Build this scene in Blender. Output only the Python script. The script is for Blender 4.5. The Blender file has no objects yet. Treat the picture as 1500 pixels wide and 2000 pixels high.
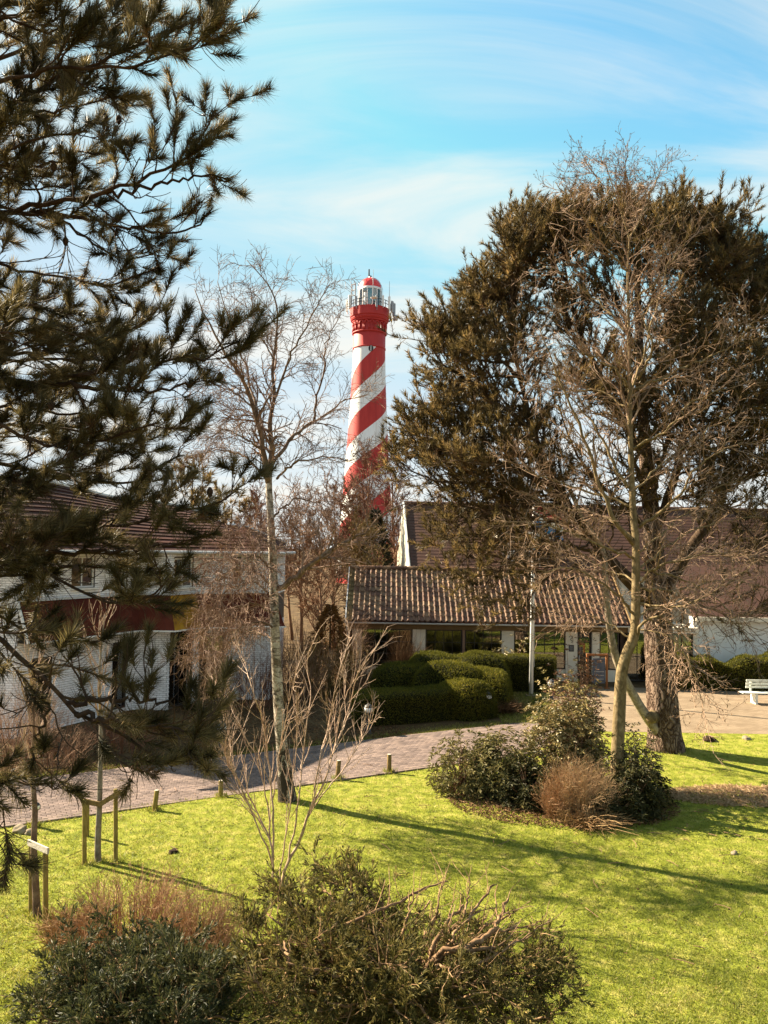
import bpy, math, time
import numpy as np
from mathutils import Vector, Matrix, Quaternion

# ------------------------------------------------------------------ camera, light, sky
SC = bpy.context.scene
COL = SC.collection
F, CX, CY = 1517.0, 750.0, 1000.0           # focal length and centre, in pixels of the 1500 x 2000 photograph
CAM = np.array([0.0, 0.0, 6.0])
PITCH, ROLL = math.radians(2.64), math.radians(0.9)
cd = bpy.data.cameras.new('camera')
cd.sensor_fit = 'VERTICAL'
cd.sensor_height = 36.0
cd.lens = F / 2000.0 * 36.0
cd.clip_start, cd.clip_end = 0.1, 3000.0
cam = bpy.data.objects.new('camera', cd)
COL.objects.link(cam)
CROT = Matrix.Rotation(math.radians(90) + PITCH, 3, 'X') @ Matrix.Rotation(ROLL, 3, 'Z')
cam.matrix_world = Matrix.Translation(Vector(CAM)) @ CROT.to_4x4()
SC.camera = cam
CR = np.array(CROT)

SUN_EL = math.radians(33.5)
SUN_AZ = np.array([-0.906, 0.423])
SUN = np.array([SUN_AZ[0] * math.cos(SUN_EL), SUN_AZ[1] * math.cos(SUN_EL), math.sin(SUN_EL)])
sd = bpy.data.lights.new('sun', 'SUN')
sd.energy = 5.0
sd.angle = math.radians(0.5)
sd.color = (1.0, 0.86, 0.64)
sun = bpy.data.objects.new('sun', sd)
COL.objects.link(sun)
sun.rotation_euler = Vector(SUN).to_track_quat('Z', 'Y').to_euler()
sun.location = (-20, 10, 30)

LOCX, LOCY = 2.2, 5.1
W = bpy.data.worlds.new('World')
SC.world = W
W.use_nodes = True
nt = W.node_tree
nt.nodes.clear()


def wn(t, **kw):
    n = nt.nodes.new(t)
    for k, v in kw.items():
        setattr(n, k, v)
    return n


def wl(a, b):
    nt.links.new(a, b)


def wmath(op, a, b=None, clamp=False):
    n = wn('ShaderNodeMath', operation=op, use_clamp=clamp)
    for i, v in enumerate((a, b)):
        if v is None:
            continue
        if isinstance(v, (int, float)):
            n.inputs[i].default_value = v
        else:
            wl(v, n.inputs[i])
    return n.outputs[0]


sky = wn('ShaderNodeTexSky', sky_type='NISHITA')
sky.sun_disc = False
sky.sun_elevation = SUN_EL
sky.sun_rotation = math.atan2(SUN_AZ[0], SUN_AZ[1])
sky.altitude = 0
sky.air_density, sky.dust_density, sky.ozone_density = 1.0, 0.6, 1.0
tint = wn('ShaderNodeMix', data_type='RGBA', blend_type='MULTIPLY')
tint.inputs[0].default_value = 1.0
wl(sky.outputs[0], tint.inputs[6])
tint.inputs[7].default_value = (0.55, 0.95, 0.86, 1)
cap = wn('ShaderNodeMix', data_type='RGBA', blend_type='DARKEN')
cap.inputs[0].default_value = 1.0
wl(tint.outputs[2], cap.inputs[6])
cap.inputs[7].default_value = (1.66, 2.30, 2.76, 1)
tc = wn('ShaderNodeTexCoord')
sep = wn('ShaderNodeSeparateXYZ')
wl(tc.outputs['Generated'], sep.inputs[0])
zc = wmath('MAXIMUM', sep.outputs[2], 0.0)
den = wmath('ADD', zc, 0.16)
uu = wmath('DIVIDE', sep.outputs[0], den)
vv = wmath('DIVIDE', sep.outputs[1], den)
comb = wn('ShaderNodeCombineXYZ')
wl(uu, comb.inputs[0])
wl(vv, comb.inputs[1])
mp = wn('ShaderNodeMapping')
mp.inputs['Location'].default_value = (LOCX, LOCY, 0)
mp.inputs['Rotation'].default_value = (0, 0, math.radians(-16))
mp.inputs['Scale'].default_value = (0.5, 1.35, 1)
wl(comb.outputs[0], mp.inputs[0])
nz = wn('ShaderNodeTexNoise')
nz.inputs['Scale'].default_value = 1.35
nz.inputs['Detail'].default_value = 9
nz.inputs['Roughness'].default_value = 0.56
nz.inputs['Distortion'].default_value = 0.9
wl(mp.outputs[0], nz.inputs['Vector'])
rmp = wn('ShaderNodeMapRange', interpolation_type='SMOOTHSTEP')
rmp.inputs[1].default_value = 0.40
rmp.inputs[2].default_value = 0.66
wl(nz.outputs[0], rmp.inputs[0])
haze = wmath('POWER', wmath('SUBTRACT', 1.0, zc, True), 5.5)
haze = wmath('MULTIPLY', haze, 0.95)
cl = wmath('MULTIPLY', rmp.outputs[0], 0.92)
inv = wmath('MULTIPLY', wmath('SUBTRACT', 1.0, cl), wmath('SUBTRACT', 1.0, haze))
mask = wmath('SUBTRACT', 1.0, inv, True)
cm = wn('ShaderNodeMix', data_type='RGBA')
wl(mask, cm.inputs[0])
wl(cap.outputs[2], cm.inputs[6])
CLOUD = 2.80
cm.inputs[7].default_value = (CLOUD, CLOUD, CLOUD * 0.94, 1)
bg = wn('ShaderNodeBackground')
bg.inputs[1].default_value = 0.073
wl(cm.outputs[2], bg.inputs[0])
wo = wn('ShaderNodeOutputWorld')
wl(bg.outputs[0], wo.inputs[0])

vs = SC.view_settings
vs.view_transform = 'Standard'
vs.look = 'None'
vs.exposure = 2.25
vs.gamma = 1.0
vs.use_curve_mapping = False
SC.render.engine = 'CYCLES'
cy = SC.cycles
cy.max_bounces = 6
cy.diffuse_bounces = 3
cy.glossy_bounces = 2
cy.transmission_bounces = 3
cy.transparent_max_bounces = 6
cy.use_denoising = True
SC.render.film_transparent = False

# ------------------------------------------------------------------ helpers
RNG = np.random.default_rng(11)


def ray(px, py):
    return CR @ np.array([(px - CX) / F, -(py - CY) / F, -1.0])


def at(px, py, Y):
    d = ray(px, py)
    return CAM + d * ((Y - CAM[1]) / d[1])


def G(px, py, z=0.0):
    d = ray(px, py)
    return CAM + d * ((z - CAM[2]) / d[2])


def proj(P):
    q = (np.asarray(P, float) - CAM) @ CR
    return np.stack([CX + F * q[..., 0] / -q[..., 2], CY - F * q[..., 1] / -q[..., 2], -q[..., 2]], -1)


def nrm(v):
    return v / np.maximum(np.linalg.norm(v, axis=-1, keepdims=True), 1e-9)


def rvec(rng, shape):
    return nrm(rng.normal(size=shape + (3,)))


def snoise(x, y, s=1.0, seed=0):
    """cheap smooth value noise from sines, about -1..1"""
    r = np.random.default_rng(seed)
    out = 0
    for k in range(5):
        a = r.random() * 6.28
        f = s * (0.6 + 0.55 * k)
        out = out + np.sin((x * math.cos(a) + y * math.sin(a)) * f + r.random() * 6.28) / (1 + 0.4 * k)
    return out / 3.0


ORG = {}


def thing(name, loc, label, cat, group=None):
    o = bpy.data.objects.new(name, None)
    o.empty_display_size = 0.2
    COL.objects.link(o)
    o.location = [float(v) for v in loc]
    ORG[o.name] = np.array(loc, float)
    tag(o, label, cat, group)
    return o


def tag(o, label=None, cat=None, group=None, kind=None):
    if label:
        o['label'] = label
    if cat:
        o['category'] = cat
    if group:
        o['group'] = group
    if kind:
        o['kind'] = kind
    return o


def mk(name, V, FS, mat, parent=None, attr=None, smooth=False, origin=None, midx=None):
    """one mesh object from world-space vertices; V minus the origin of its parent (or of itself)"""
    V = np.asarray(V, np.float64).reshape(-1, 3)
    if origin is None:
        origin = ORG[parent.name] if parent is not None else np.zeros(3)
    me = bpy.data.meshes.new(name)
    FS = [np.asarray(f, np.int32) for f in FS if len(f)]
    idx = np.concatenate([f.ravel() for f in FS])
    tot = np.concatenate([np.full(len(f), f.shape[1], np.int32) for f in FS])
    st = np.concatenate([[0], np.cumsum(tot)[:-1]]).astype(np.int32)
    me.vertices.add(len(V))
    me.vertices.foreach_set('co', (V - origin).astype(np.float32).ravel())
    me.loops.add(len(idx))
    me.loops.foreach_set('vertex_index', idx)
    me.polygons.add(len(tot))
    me.polygons.foreach_set('loop_start', st)
    me.polygons.foreach_set('loop_total', tot)
    if attr is not None:
        a = me.attributes.new('rnd', 'FLOAT', 'POINT')
        a.data.foreach_set('value', np.asarray(attr, np.float32).ravel())
    for m in (mat if isinstance(mat, (list, tuple)) else [mat]):
        me.materials.append(m)
    if midx is not None:
        me.polygons.foreach_set('material_index', np.asarray(midx, np.int32))
    me.update(calc_edges=True)
    me.polygons.foreach_set('use_smooth', np.full(len(tot), smooth, bool))
    o = bpy.data.objects.new(name, me)
    COL.objects.link(o)
    if parent is not None:
        o.parent = parent
        ORG[o.name] = origin
    else:
        o.location = [float(v) for v in origin]
        ORG[o.name] = np.array(origin, float)
    return o


class MB:
    """collects boxes, tubes and sheets in world space"""

    def __init__(s):
        s.V, s.Q, s.T, s.n, s.A = [], [], [], 0, []

    def add(s, V, quads=None, tris=None, attr=None):
        V = np.asarray(V, float).reshape(-1, 3)
        s.V.append(V)
        if quads is not None and len(quads):
            s.Q.append(np.asarray(quads, np.int64) + s.n)
        if tris is not None and len(tris):
            s.T.append(np.asarray(tris, np.int64) + s.n)
        s.A.append(np.zeros(len(V)) if attr is None else np.broadcast_to(np.asarray(attr, float), (len(V),)))
        s.n += len(V)
        return s

    def box(s, c, size, ang=0.0, attr=None, M=None):
        h = np.array(size, float) / 2
        k = np.array([[x, y, z] for x in (-1, 1) for y in (-1, 1) for z in (-1, 1)], float) * h
        if M is not None:
            k = k @ np.array(M).T
        elif ang:
            ca, sa = math.cos(ang), math.sin(ang)
            k = np.stack([k[:, 0] * ca - k[:, 1] * sa, k[:, 0] * sa + k[:, 1] * ca, k[:, 2]], 1)
        s.add(k + np.array(c, float), [[0, 1, 3, 2], [4, 6, 7, 5], [0, 4, 5, 1], [2, 3, 7, 6], [0, 2, 6, 4], [1, 5, 7, 3]], attr=attr)
        return s

    def beam(s, a, b, w, d, up=(0, 0, 1), attr=None):
        """a bar from a to b, w wide and d deep"""
        a, b = np.array(a, float), np.array(b, float)
        t = nrm(b - a)
        u = np.cross(t, np.array(up, float))
        if np.linalg.norm(u) < 1e-3:
            u = np.cross(t, np.array([1.0, 0, 0]))
        u = nrm(u)
        v = np.cross(u, t)
        s.box((a + b) / 2, (w, np.linalg.norm(b - a), d), M=np.stack([u, t, v], 1), attr=attr)
        return s

    def tubes(s, P, R, k=5, attr=None, cap=False, bark=0.0, seed=0):
        V, Q, T = tube_arrays(P, R, k, cap, bark, seed)
        if attr is not None:
            attr = np.repeat(np.asarray(attr, float), V.shape[0] // len(P)) if np.ndim(attr) else attr
        s.add(V, Q, T, attr)
        return s

    def tube(s, pts, rad, k=8, cap=True, bark=0.0, seed=0):
        pts = np.asarray(pts, float)
        rad = np.broadcast_to(np.asarray(rad, float), (len(pts),))
        return s.tubes(pts[None], rad[None], k, cap=cap, bark=bark, seed=seed)

    def lathe(s, prof, c, k=32, close=False):
        """prof: list of (radius, z), c: xy centre and base z"""
        a = np.linspace(0, 2 * np.pi, k, endpoint=False)
        pr = np.array(prof, float)
        V = np.stack([c[0] + pr[:, 0:1] * np.cos(a), c[1] + pr[:, 0:1] * np.sin(a), c[2] + np.repeat(pr[:, 1:2], k, 1)], -1)
        n = len(pr)
        i, j = np.meshgrid(np.arange(n - 1), np.arange(k), indexing='ij')
        q = np.stack([i * k + j, i * k + (j + 1) % k, (i + 1) * k + (j + 1) % k, (i + 1) * k + j], -1).reshape(-1, 4)
        return s.add(V, q)

    def poly(s, pts):
        """a flat convex polygon as a fan"""
        n = len(pts)
        return s.add(pts, tris=[[0, i, i + 1] for i in range(1, n - 1)])

    def quad(s, a, b, c, d, attr=None):
        return s.add([a, b, c, d], [[0, 1, 2, 3]], attr=attr)

    def slab(s, pts, n, t):
        """a polygon pushed along n by t: real thickness"""
        pts = np.array(pts, float)
        m = len(pts)
        V = np.concatenate([pts, pts + np.array(n, float) * t])
        tr = [[0, i + 1, i] for i in range(1, m - 1)] + [[m, m + i, m + i + 1] for i in range(1, m - 1)]
        q = [[i, (i + 1) % m, m + (i + 1) % m, m + i] for i in range(m)]
        return s.add(V, q, tr)

    def build(s, name, mat, parent=None, smooth=False, attr=False, origin=None, bevel=0.0):
        FS = []
        if s.Q:
            FS.append(np.concatenate(s.Q))
        if s.T:
            FS.append(np.concatenate(s.T))
        o = mk(name, np.concatenate(s.V), FS, mat, parent, np.concatenate(s.A) if attr else None, smooth, origin)
        if bevel:
            b = o.modifiers.new('bevel', 'BEVEL')
            b.width = bevel
            b.segments = 2
            b.limit_method = 'ANGLE'
        return o


def tube_arrays(P, R, k, cap=False, bark=0.0, seed=0):
    P, R = np.asarray(P, float), np.asarray(R, float)
    M, N, _ = P.shape
    T = nrm(np.gradient(P, axis=1))
    mt = nrm(P[:, -1] - P[:, 0])
    ref = np.zeros((M, 3))
    ref[np.arange(M), np.argmin(np.abs(mt), axis=1)] = 1.0
    U = nrm(np.cross(T, ref[:, None, :]))
    Vv = np.cross(T, U)
    a = np.linspace(0, 2 * np.pi, k, endpoint=False)
    rr = R[:, :, None] * np.ones(k)
    if bark:
        r = np.random.default_rng(seed)
        ph = r.random(6) * 6.28
        ii = np.arange(N)[None, :, None]
        rr = rr * (1 + bark * (np.sin(3 * a + ph[0] + ii * 0.21) * 0.5 + np.sin(7 * a + ph[1] + ii * 0.5) * 0.35 + r.normal(size=(M, N, k)) * 0.45))
    V = P[:, :, None, :] + rr[..., None] * (np.cos(a)[:, None] * U[:, :, None, :] + np.sin(a)[:, None] * Vv[:, :, None, :])
    V = V.reshape(-1, 3)
    m, i, j = np.meshgrid(np.arange(M), np.arange(N - 1), np.arange(k), indexing='ij')
    b = m * N * k
    Q = np.stack([b + i * k + j, b + i * k + (j + 1) % k, b + (i + 1) * k + (j + 1) % k, b + (i + 1) * k + j], -1).reshape(-1, 4)
    T3 = None
    if cap:
        f = np.array([[0, q, q + 1] for q in range(1, k - 1)])
        b0 = (np.arange(M) * N * k)[:, None, None]
        T3 = np.concatenate([(b0 + f[:, ::-1]).reshape(-1, 3), (b0 + (N - 1) * k + f).reshape(-1, 3)])
    return V, Q, T3


def cr(pts, n):
    """Catmull-Rom through pts, n samples evenly spaced"""
    p = np.asarray(pts, float)
    if len(p) < 2:
        return np.repeat(p, n, 0)
    q = np.vstack([2 * p[0] - p[1], p, 2 * p[-1] - p[-2]])
    out = []
    for i in range(len(p) - 1):
        t = np.linspace(0, 1, 14, endpoint=False)[:, None]
        a, b, c, d = q[i], q[i + 1], q[i + 2], q[i + 3]
        out.append(0.5 * (2 * b + (c - a) * t + (2 * a - 5 * b + 4 * c - d) * t ** 2 + (3 * b - a - 3 * c + d) * t ** 3))
    out.append(p[-1:])
    o = np.concatenate(out)
    s = np.concatenate([[0], np.cumsum(np.linalg.norm(np.diff(o, axis=0), axis=1))])
    x = np.linspace(0, s[-1], n)
    return np.stack([np.interp(x, s, o[:, k]) for k in range(o.shape[1])], 1)


def grow(P, R, n, t0, t1, ang, L, npts, rng, ratio=0.55, rmin=0.004, up=0.0, wob=0.18, flat=0.0, fall=0.35, rel=False, lj=0.35, angj=0.25, rcap=9.0, sag=0.0):
    """n children on each of the paths P: each leaves at an angle, wanders and tapers"""
    M, N, _ = P.shape
    t = t0 + (t1 - t0) * ((np.arange(n)[None, :] + rng.random((M, n))) / n)
    f = t * (N - 1)
    i = np.clip(f.astype(int), 0, N - 2)
    w = (f - i)[..., None]
    mi = np.arange(M)[:, None]
    p0 = P[mi, i] * (1 - w) + P[mi, i + 1] * w
    T = nrm(P[mi, i + 1] - P[mi, i])
    r = R[mi, i] * (1 - w[..., 0]) + R[mi, i + 1] * w[..., 0]
    D = nrm(np.cross(T, rvec(rng, (M, n))))
    D[..., 2] *= (1 - flat)
    D = nrm(D)
    a = ang * (1 + angj * rng.normal(size=(M, n)))[..., None]
    d = nrm(np.cos(a) * T + np.sin(a) * D)
    ln = L * (1 - fall * t) * (1 - lj + 2 * lj * rng.random((M, n)))
    if rel:
        ln = ln * np.linalg.norm(np.diff(P, axis=1), axis=2).sum(1)[:, None]
    d = d.reshape(-1, 3)
    p = p0.reshape(-1, 3)
    step = (ln.reshape(-1) / (npts - 1))[:, None]
    out = [p]
    for q in range(npts - 1):
        d = d + rng.normal(size=d.shape) * wob
        d[:, 2] += up - sag * q
        d = nrm(d)
        p = p + d * step
        out.append(p)
    P2 = np.stack(out, 1)
    r0 = np.clip(r.reshape(-1) * ratio, rmin, rcap)
    R2 = r0[:, None] * np.linspace(1, 0.45, npts)[None, :]
    return P2, np.maximum(R2, rmin * 0.55)


def needles(S0, S1, K, L, w, rng, a0=0.45, a1=1.1, lift=0.12):
    S = len(S0)
    u = rng.random((S, K)) ** 0.8
    ax = nrm(S1 - S0)[:, None, :]
    base = S0[:, None, :] + (S1 - S0)[:, None, :] * u[..., None]
    pp = nrm(np.cross(np.broadcast_to(ax, (S, K, 3)), rvec(rng, (S, K))))
    a = (a0 + (a1 - a0) * rng.random((S, K)) * (1.1 - 0.5 * u))[..., None]
    d = np.cos(a) * ax + np.sin(a) * pp
    d[..., 2] += lift
    d = nrm(d)
    ln = (L * (0.75 + 0.5 * rng.random((S, K))))[..., None]
    sd_ = nrm(np.cross(d, rvec(rng, (S, K)))) * (w / 2)
    V = np.stack([base - sd_, base + sd_, base + d * ln], 2).reshape(-1, 3)
    sh = rng.random((S, 1))
    at_ = np.clip(0.55 * sh + 0.45 * rng.random((S, K)), 0, 1)
    return V, np.arange(len(V)).reshape(-1, 3), np.repeat(at_.reshape(-1), 3)


def leaves(P, D, L, w, rng, attr=None, fold=0.25, nup=None):
    """one pointed leaf of two faces folded at the midrib at each point"""
    n = len(P)
    D = nrm(D)
    s = nrm(np.cross(D, rvec(rng, (n,)) if nup is None else nup + 0.5 * rng.normal(size=(n, 3))))
    nn = np.cross(s, D)
    L = (L * (0.7 + 0.6 * rng.random(n)))[:, None]
    ww = (w * (0.75 + 0.5 * rng.random(n)))[:, None]
    mid = P + D * L * 0.5
    tip = P + D * L - nn * L * 0.12
    a = mid + s * ww / 2 + nn * ww * fold
    b = mid - s * ww / 2 + nn * ww * fold
    V = np.stack([P, a, tip, b], 1).reshape(-1, 3)
    o = np.arange(n)[:, None] * 4
    T = np.concatenate([o + [0, 1, 2], o + [0, 2, 3]])
    at_ = rng.random(n) if attr is None else attr
    return V, T, np.repeat(at_, 4)


# ------------------------------------------------------------------ materials
class NT:
    def __init__(s, name):
        s.m = bpy.data.materials.new(name)
        s.m.use_nodes = True
        s.t = s.m.node_tree
        s.b = s.t.nodes['Principled BSDF']
        s.out = s.t.nodes['Material Output']

    def n(s, t, **kw):
        x = s.t.nodes.new(t)
        for k, v in kw.items():
            setattr(x, k, v)
        return x

    def l(s, a, b):
        s.t.links.new(a, b)

    def ramp(s, fac, cols, pos=None, mode='LINEAR'):
        r = s.n('ShaderNodeValToRGB')
        e = r.color_ramp
        e.interpolation = mode
        pos = pos or list(np.linspace(0, 1, len(cols)))
        while len(e.elements) < len(cols):
            e.elements.new(0.5)
        for q, (c, p) in enumerate(zip(cols, pos)):
            e.elements[q].position = p
            e.elements[q].color = (*c, 1)
        s.l(fac, r.inputs[0])
        return r.outputs[0]

    def noise(s, scale, detail=5, rough=0.6, stretch=None, dist=0.0, rot=None):
        t = s.n('ShaderNodeTexCoord')
        x = s.n('ShaderNodeTexNoise')
        x.inputs['Scale'].default_value = scale
        x.inputs['Detail'].default_value = detail
        x.inputs['Roughness'].default_value = rough
        x.inputs['Distortion'].default_value = dist
        if stretch or rot:
            m = s.n('ShaderNodeMapping')
            m.inputs['Scale'].default_value = stretch or (1, 1, 1)
            m.inputs['Rotation'].default_value = rot or (0, 0, 0)
            s.l(t.outputs['Object'], m.inputs[0])
            s.l(m.outputs[0], x.inputs['Vector'])
        else:
            s.l(t.outputs['Object'], x.inputs['Vector'])
        return x.outputs[0]

    def mix(s, fac, a, b, mode='MIX'):
        x = s.n('ShaderNodeMix', data_type='RGBA', blend_type=mode)
        for i, v in ((0, fac), (6, a), (7, b)):
            if isinstance(v, (int, float)):
                x.inputs[i].default_value = v
            elif isinstance(v, tuple):
                x.inputs[i].default_value = (*v, 1)
            else:
                s.l(v, x.inputs[i])
        return x.outputs[2]

    def bump(s, h, strength=0.5, dist=0.02):
        x = s.n('ShaderNodeBump')
        x.inputs['Strength'].default_value = strength
        x.inputs['Distance'].default_value = dist
        s.l(h, x.inputs['Height'])
        s.l(x.outputs[0], s.b.inputs['Normal'])

    def fin(s, color, rough=0.8, spec=0.3, metal=0.0):
        if isinstance(color, tuple):
            s.b.inputs['Base Color'].default_value = (*color, 1)
        else:
            s.l(color, s.b.inputs['Base Color'])
        s.b.inputs['Roughness'].default_value = rough
        s.b.inputs['Specular IOR Level'].default_value = spec
        s.b.inputs['Metallic'].default_value = metal
        return s.m


PALE = {'white_paint', 'cream_render', 'cream_boards', 'opal_glass', 'bench_paint', 'flag_red', 'flag_white', 'flag_blue', 'lamp_shade_cloth', 'grey_metal', 'zinc', 'white_brick',
        'red_paint', 'bright_red_dome', 'window_glass', 'grey_plank', 'dark_metal', 'dark_brown_frame', 'dim_interior', 'blue_grey_panel'}


def alb(name, cols):
    """plants, bark, earth and clay are darkened and given the warm brown of shade"""
    if name in PALE:
        return cols
    return [(c[0] * 0.66, c[1] * 0.595, c[2] * 0.50) for c in cols]  # warm tint of the shadows put into the base colour


def m_noise(name, cols, scale, rough=0.85, spec=0.25, bump=0.0, bscale=None, stretch=None, metal=0.0, detail=6, pos=None, bd=0.02):
    s = NT(name)
    n = s.noise(scale, detail, 0.62, stretch)
    cols = alb(name, cols)
    if bump:
        s.bump(s.noise(bscale or scale * 3, 6, 0.65, stretch), bump, bd)
    return s.fin(s.ramp(n, cols, pos or list(np.linspace(0.28, 0.72, len(cols)))), rough, spec, metal)


def m_leaf(name, cols, pos=None, rough=0.5, spec=0.4, trans=0.3, tcol=None):
    """leaf or needle: every leaf's own colour from its rnd value, some light through it"""
    s = NT(name)
    a = s.n('ShaderNodeAttribute', attribute_name='rnd')
    c = s.ramp(a.outputs['Fac'], alb(name, cols), pos)
    s.fin(c, rough, spec)
    if trans:
        t = s.n('ShaderNodeBsdfTranslucent')
        if tcol:
            s.l(s.mix(1.0, c, tcol, 'MULTIPLY'), t.inputs[0])
        else:
            s.l(c, t.inputs[0])
        x = s.n('ShaderNodeMixShader')
        x.inputs[0].default_value = trans
        s.l(s.b.outputs[0], x.inputs[1])
        s.l(t.outputs[0], x.inputs[2])
        s.l(x.outputs[0], s.out.inputs[0])
    return s.m


def m_glass(name, tintc=(0.75, 0.78, 0.76), refl=0.12):
    s = NT(name)
    g = s.n('ShaderNodeBsdfGlossy')
    g.inputs['Roughness'].default_value = 0.02
    t = s.n('ShaderNodeBsdfTransparent')
    t.inputs[0].default_value = (*tintc, 1)
    fr = s.n('ShaderNodeFresnel')
    fr.inputs[0].default_value = 1.5
    ad = s.n('ShaderNodeMath', operation='ADD')
    s.l(fr.outputs[0], ad.inputs[0])
    ad.inputs[1].default_value = refl
    x = s.n('ShaderNodeMixShader')
    s.l(ad.outputs[0], x.inputs[0])
    s.l(t.outputs[0], x.inputs[1])
    s.l(g.outputs[0], x.inputs[2])
    s.l(x.outputs[0], s.out.inputs[0])
    return s.m


M = {}
M['ground'] = m_noise('earth', [(0.05, 0.035, 0.02), (0.13, 0.09, 0.05), (0.20, 0.15, 0.08)], 1.4, 0.95, 0.1, 0.8, 12)
M['lawn'] = m_noise('turf', [(0.12, 0.17, 0.02), (0.30, 0.36, 0.05), (0.50, 0.48, 0.15)], 3.5, 0.95, 0.1, 1.0, 26, bd=0.05)
M['grass'] = m_leaf('grass_blade', [(0.066, 0.10, 0.015), (0.27, 0.345, 0.060), (0.47, 0.49, 0.14), (0.76, 0.66, 0.36)], [0, 0.45, 0.8, 1], 0.6, 0.25, 0.38, (1.0, 0.95, 0.55))
M['dry_grass'] = m_leaf('dry_grass_blade', [(0.26, 0.15, 0.075), (0.47, 0.31, 0.16), (0.64, 0.47, 0.26)], None, 0.7, 0.2, 0.25)
M['hay'] = m_leaf('straw_hay', [(0.42, 0.29, 0.19), (0.66, 0.49, 0.34), (0.86, 0.70, 0.52)], None, 0.7, 0.2, 0.3)
M['litter'] = m_leaf('litter_leaf', [(0.08, 0.045, 0.025), (0.20, 0.11, 0.055), (0.34, 0.22, 0.12)], None, 0.75, 0.2, 0.15)
M['needle'] = m_leaf('pine_needle', [(0.030, 0.029, 0.012), (0.115, 0.104, 0.048), (0.30, 0.25, 0.122), (0.70, 0.55, 0.33)], [0, 0.45, 0.8, 1], 0.5, 0.2, 0.42)
M['needle_far'] = m_leaf('pine_needle_far', [(0.030, 0.027, 0.012), (0.122, 0.100, 0.044), (0.31, 0.232, 0.10), (0.58, 0.39, 0.19)], [0, 0.45, 0.8, 1], 0.5, 0.2, 0.42)
M['needle_dead'] = m_leaf('pine_needle_brown', [(0.07, 0.035, 0.016), (0.16, 0.085, 0.04), (0.26, 0.15, 0.075)], None, 0.5, 0.3, 0.2)


def m_bark(name, cols, scale=5.0, stretch=(3, 3, 0.6), bump=0.9, bd=0.03, plates=0.0):
    s = NT(name)
    n = s.noise(scale, 8, 0.68, stretch, 0.6)
    c = s.ramp(n, alb(name, cols), list(np.linspace(0.3, 0.7, len(cols))))
    h = s.noise(scale * 2.2, 8, 0.7, stretch, 0.8)
    if plates:
        t = s.n('ShaderNodeTexCoord')
        mpp = s.n('ShaderNodeMapping')
        mpp.inputs['Scale'].default_value = (1, 1, 0.17)
        wv = s.n('ShaderNodeTexNoise')
        wv.inputs['Scale'].default_value = 2.6
        wv.inputs['Detail'].default_value = 5
        s.l(t.outputs['Object'], wv.inputs['Vector'])
        vm = s.n('ShaderNodeVectorMath', operation='MULTIPLY_ADD')
        s.l(wv.outputs['Color'], vm.inputs[0])
        vm.inputs[1].default_value = (0.45, 0.45, 1.2)
        s.l(t.outputs['Object'], vm.inputs[2])
        s.l(vm.outputs[0], mpp.inputs[0])
        v = s.n('ShaderNodeTexVoronoi', feature='DISTANCE_TO_EDGE')
        v.inputs['Scale'].default_value = plates
        s.l(mpp.outputs[0], v.inputs['Vector'])
        r = s.ramp(v.outputs['Distance'], [(0.22, 0.17, 0.14), (1, 1, 1)], [0.0, 0.22])
        c = s.mix(1.0, c, r, 'MULTIPLY')
        ad = s.n('ShaderNodeMath', operation='MULTIPLY_ADD')
        s.l(r, ad.inputs[0])
        ad.inputs[1].default_value = 0.8
        s.l(h, ad.inputs[2])
        h = ad.outputs[0]
    s.bump(h, bump, bd)
    return s.fin(c, 0.9, 0.15)


M['pine_bark'] = m_bark('pine_bark', [(0.13, 0.09, 0.075), (0.32, 0.245, 0.21), (0.54, 0.45, 0.41)], 4.0, (2.2, 2.2, 0.8), 1.0, 0.06, 9.0)
M['pine_limb'] = m_bark('pine_limb_bark', [(0.045, 0.032, 0.024), (0.10, 0.07, 0.05), (0.20, 0.145, 0.10)], 6, (1, 1, 1))
M['pine_twig'] = m_noise('pine_twig_bark', [(0.06, 0.04, 0.025), (0.13, 0.09, 0.055), (0.22, 0.15, 0.09)], 8, 0.85, 0.2)
M['near_bark'] = m_bark('near_pine_bark', [(0.035, 0.024, 0.018), (0.085, 0.055, 0.036), (0.17, 0.105, 0.055)], 9, (1, 1, 1))
M['near_twig'] = m_noise('near_pine_twig', [(0.035, 0.024, 0.016), (0.08, 0.05, 0.03), (0.15, 0.095, 0.05)], 8, 0.8, 0.2)
M['tan_bark'] = m_bark('tan_bark', [(0.10, 0.08, 0.045), (0.24, 0.19, 0.11), (0.42, 0.36, 0.24)], 5, (2, 2, 1.2), 0.6, 0.015)
M['tan_twig'] = m_noise('tan_twig', [(0.18, 0.125, 0.095), (0.37, 0.265, 0.205), (0.60, 0.46, 0.37)], 5, 0.8, 0.2)
M['pale_bark'] = m_bark('pale_limb_bark', [(0.10, 0.085, 0.07), (0.38, 0.34, 0.29), (0.62, 0.57, 0.50)], 5, (1, 1, 1), 0.6, 0.015)
M['pink_stem'] = m_noise('pinkish_stem', [(0.30, 0.20, 0.15), (0.54, 0.40, 0.32), (0.74, 0.60, 0.50)], 7, 0.7, 0.25)
M['brown_twig'] = m_noise('brown_twig', [(0.14, 0.088, 0.062), (0.30, 0.19, 0.135), (0.50, 0.34, 0.24)], 2.0, 0.85, 0.15)
M['red_twig'] = m_noise('reddish_twig', [(0.13, 0.065, 0.045), (0.24, 0.12, 0.085), (0.36, 0.20, 0.14)], 2.0, 0.85, 0.15)
M['spiraea'] = m_noise('orange_brown_stem', [(0.28, 0.155, 0.085), (0.48, 0.30, 0.18), (0.68, 0.48, 0.32)], 4, 0.8, 0.2)
M['straw'] = m_noise('straw_stem', [(0.30, 0.19, 0.11), (0.52, 0.36, 0.22), (0.74, 0.56, 0.38)], 4, 0.8, 0.2)
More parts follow.
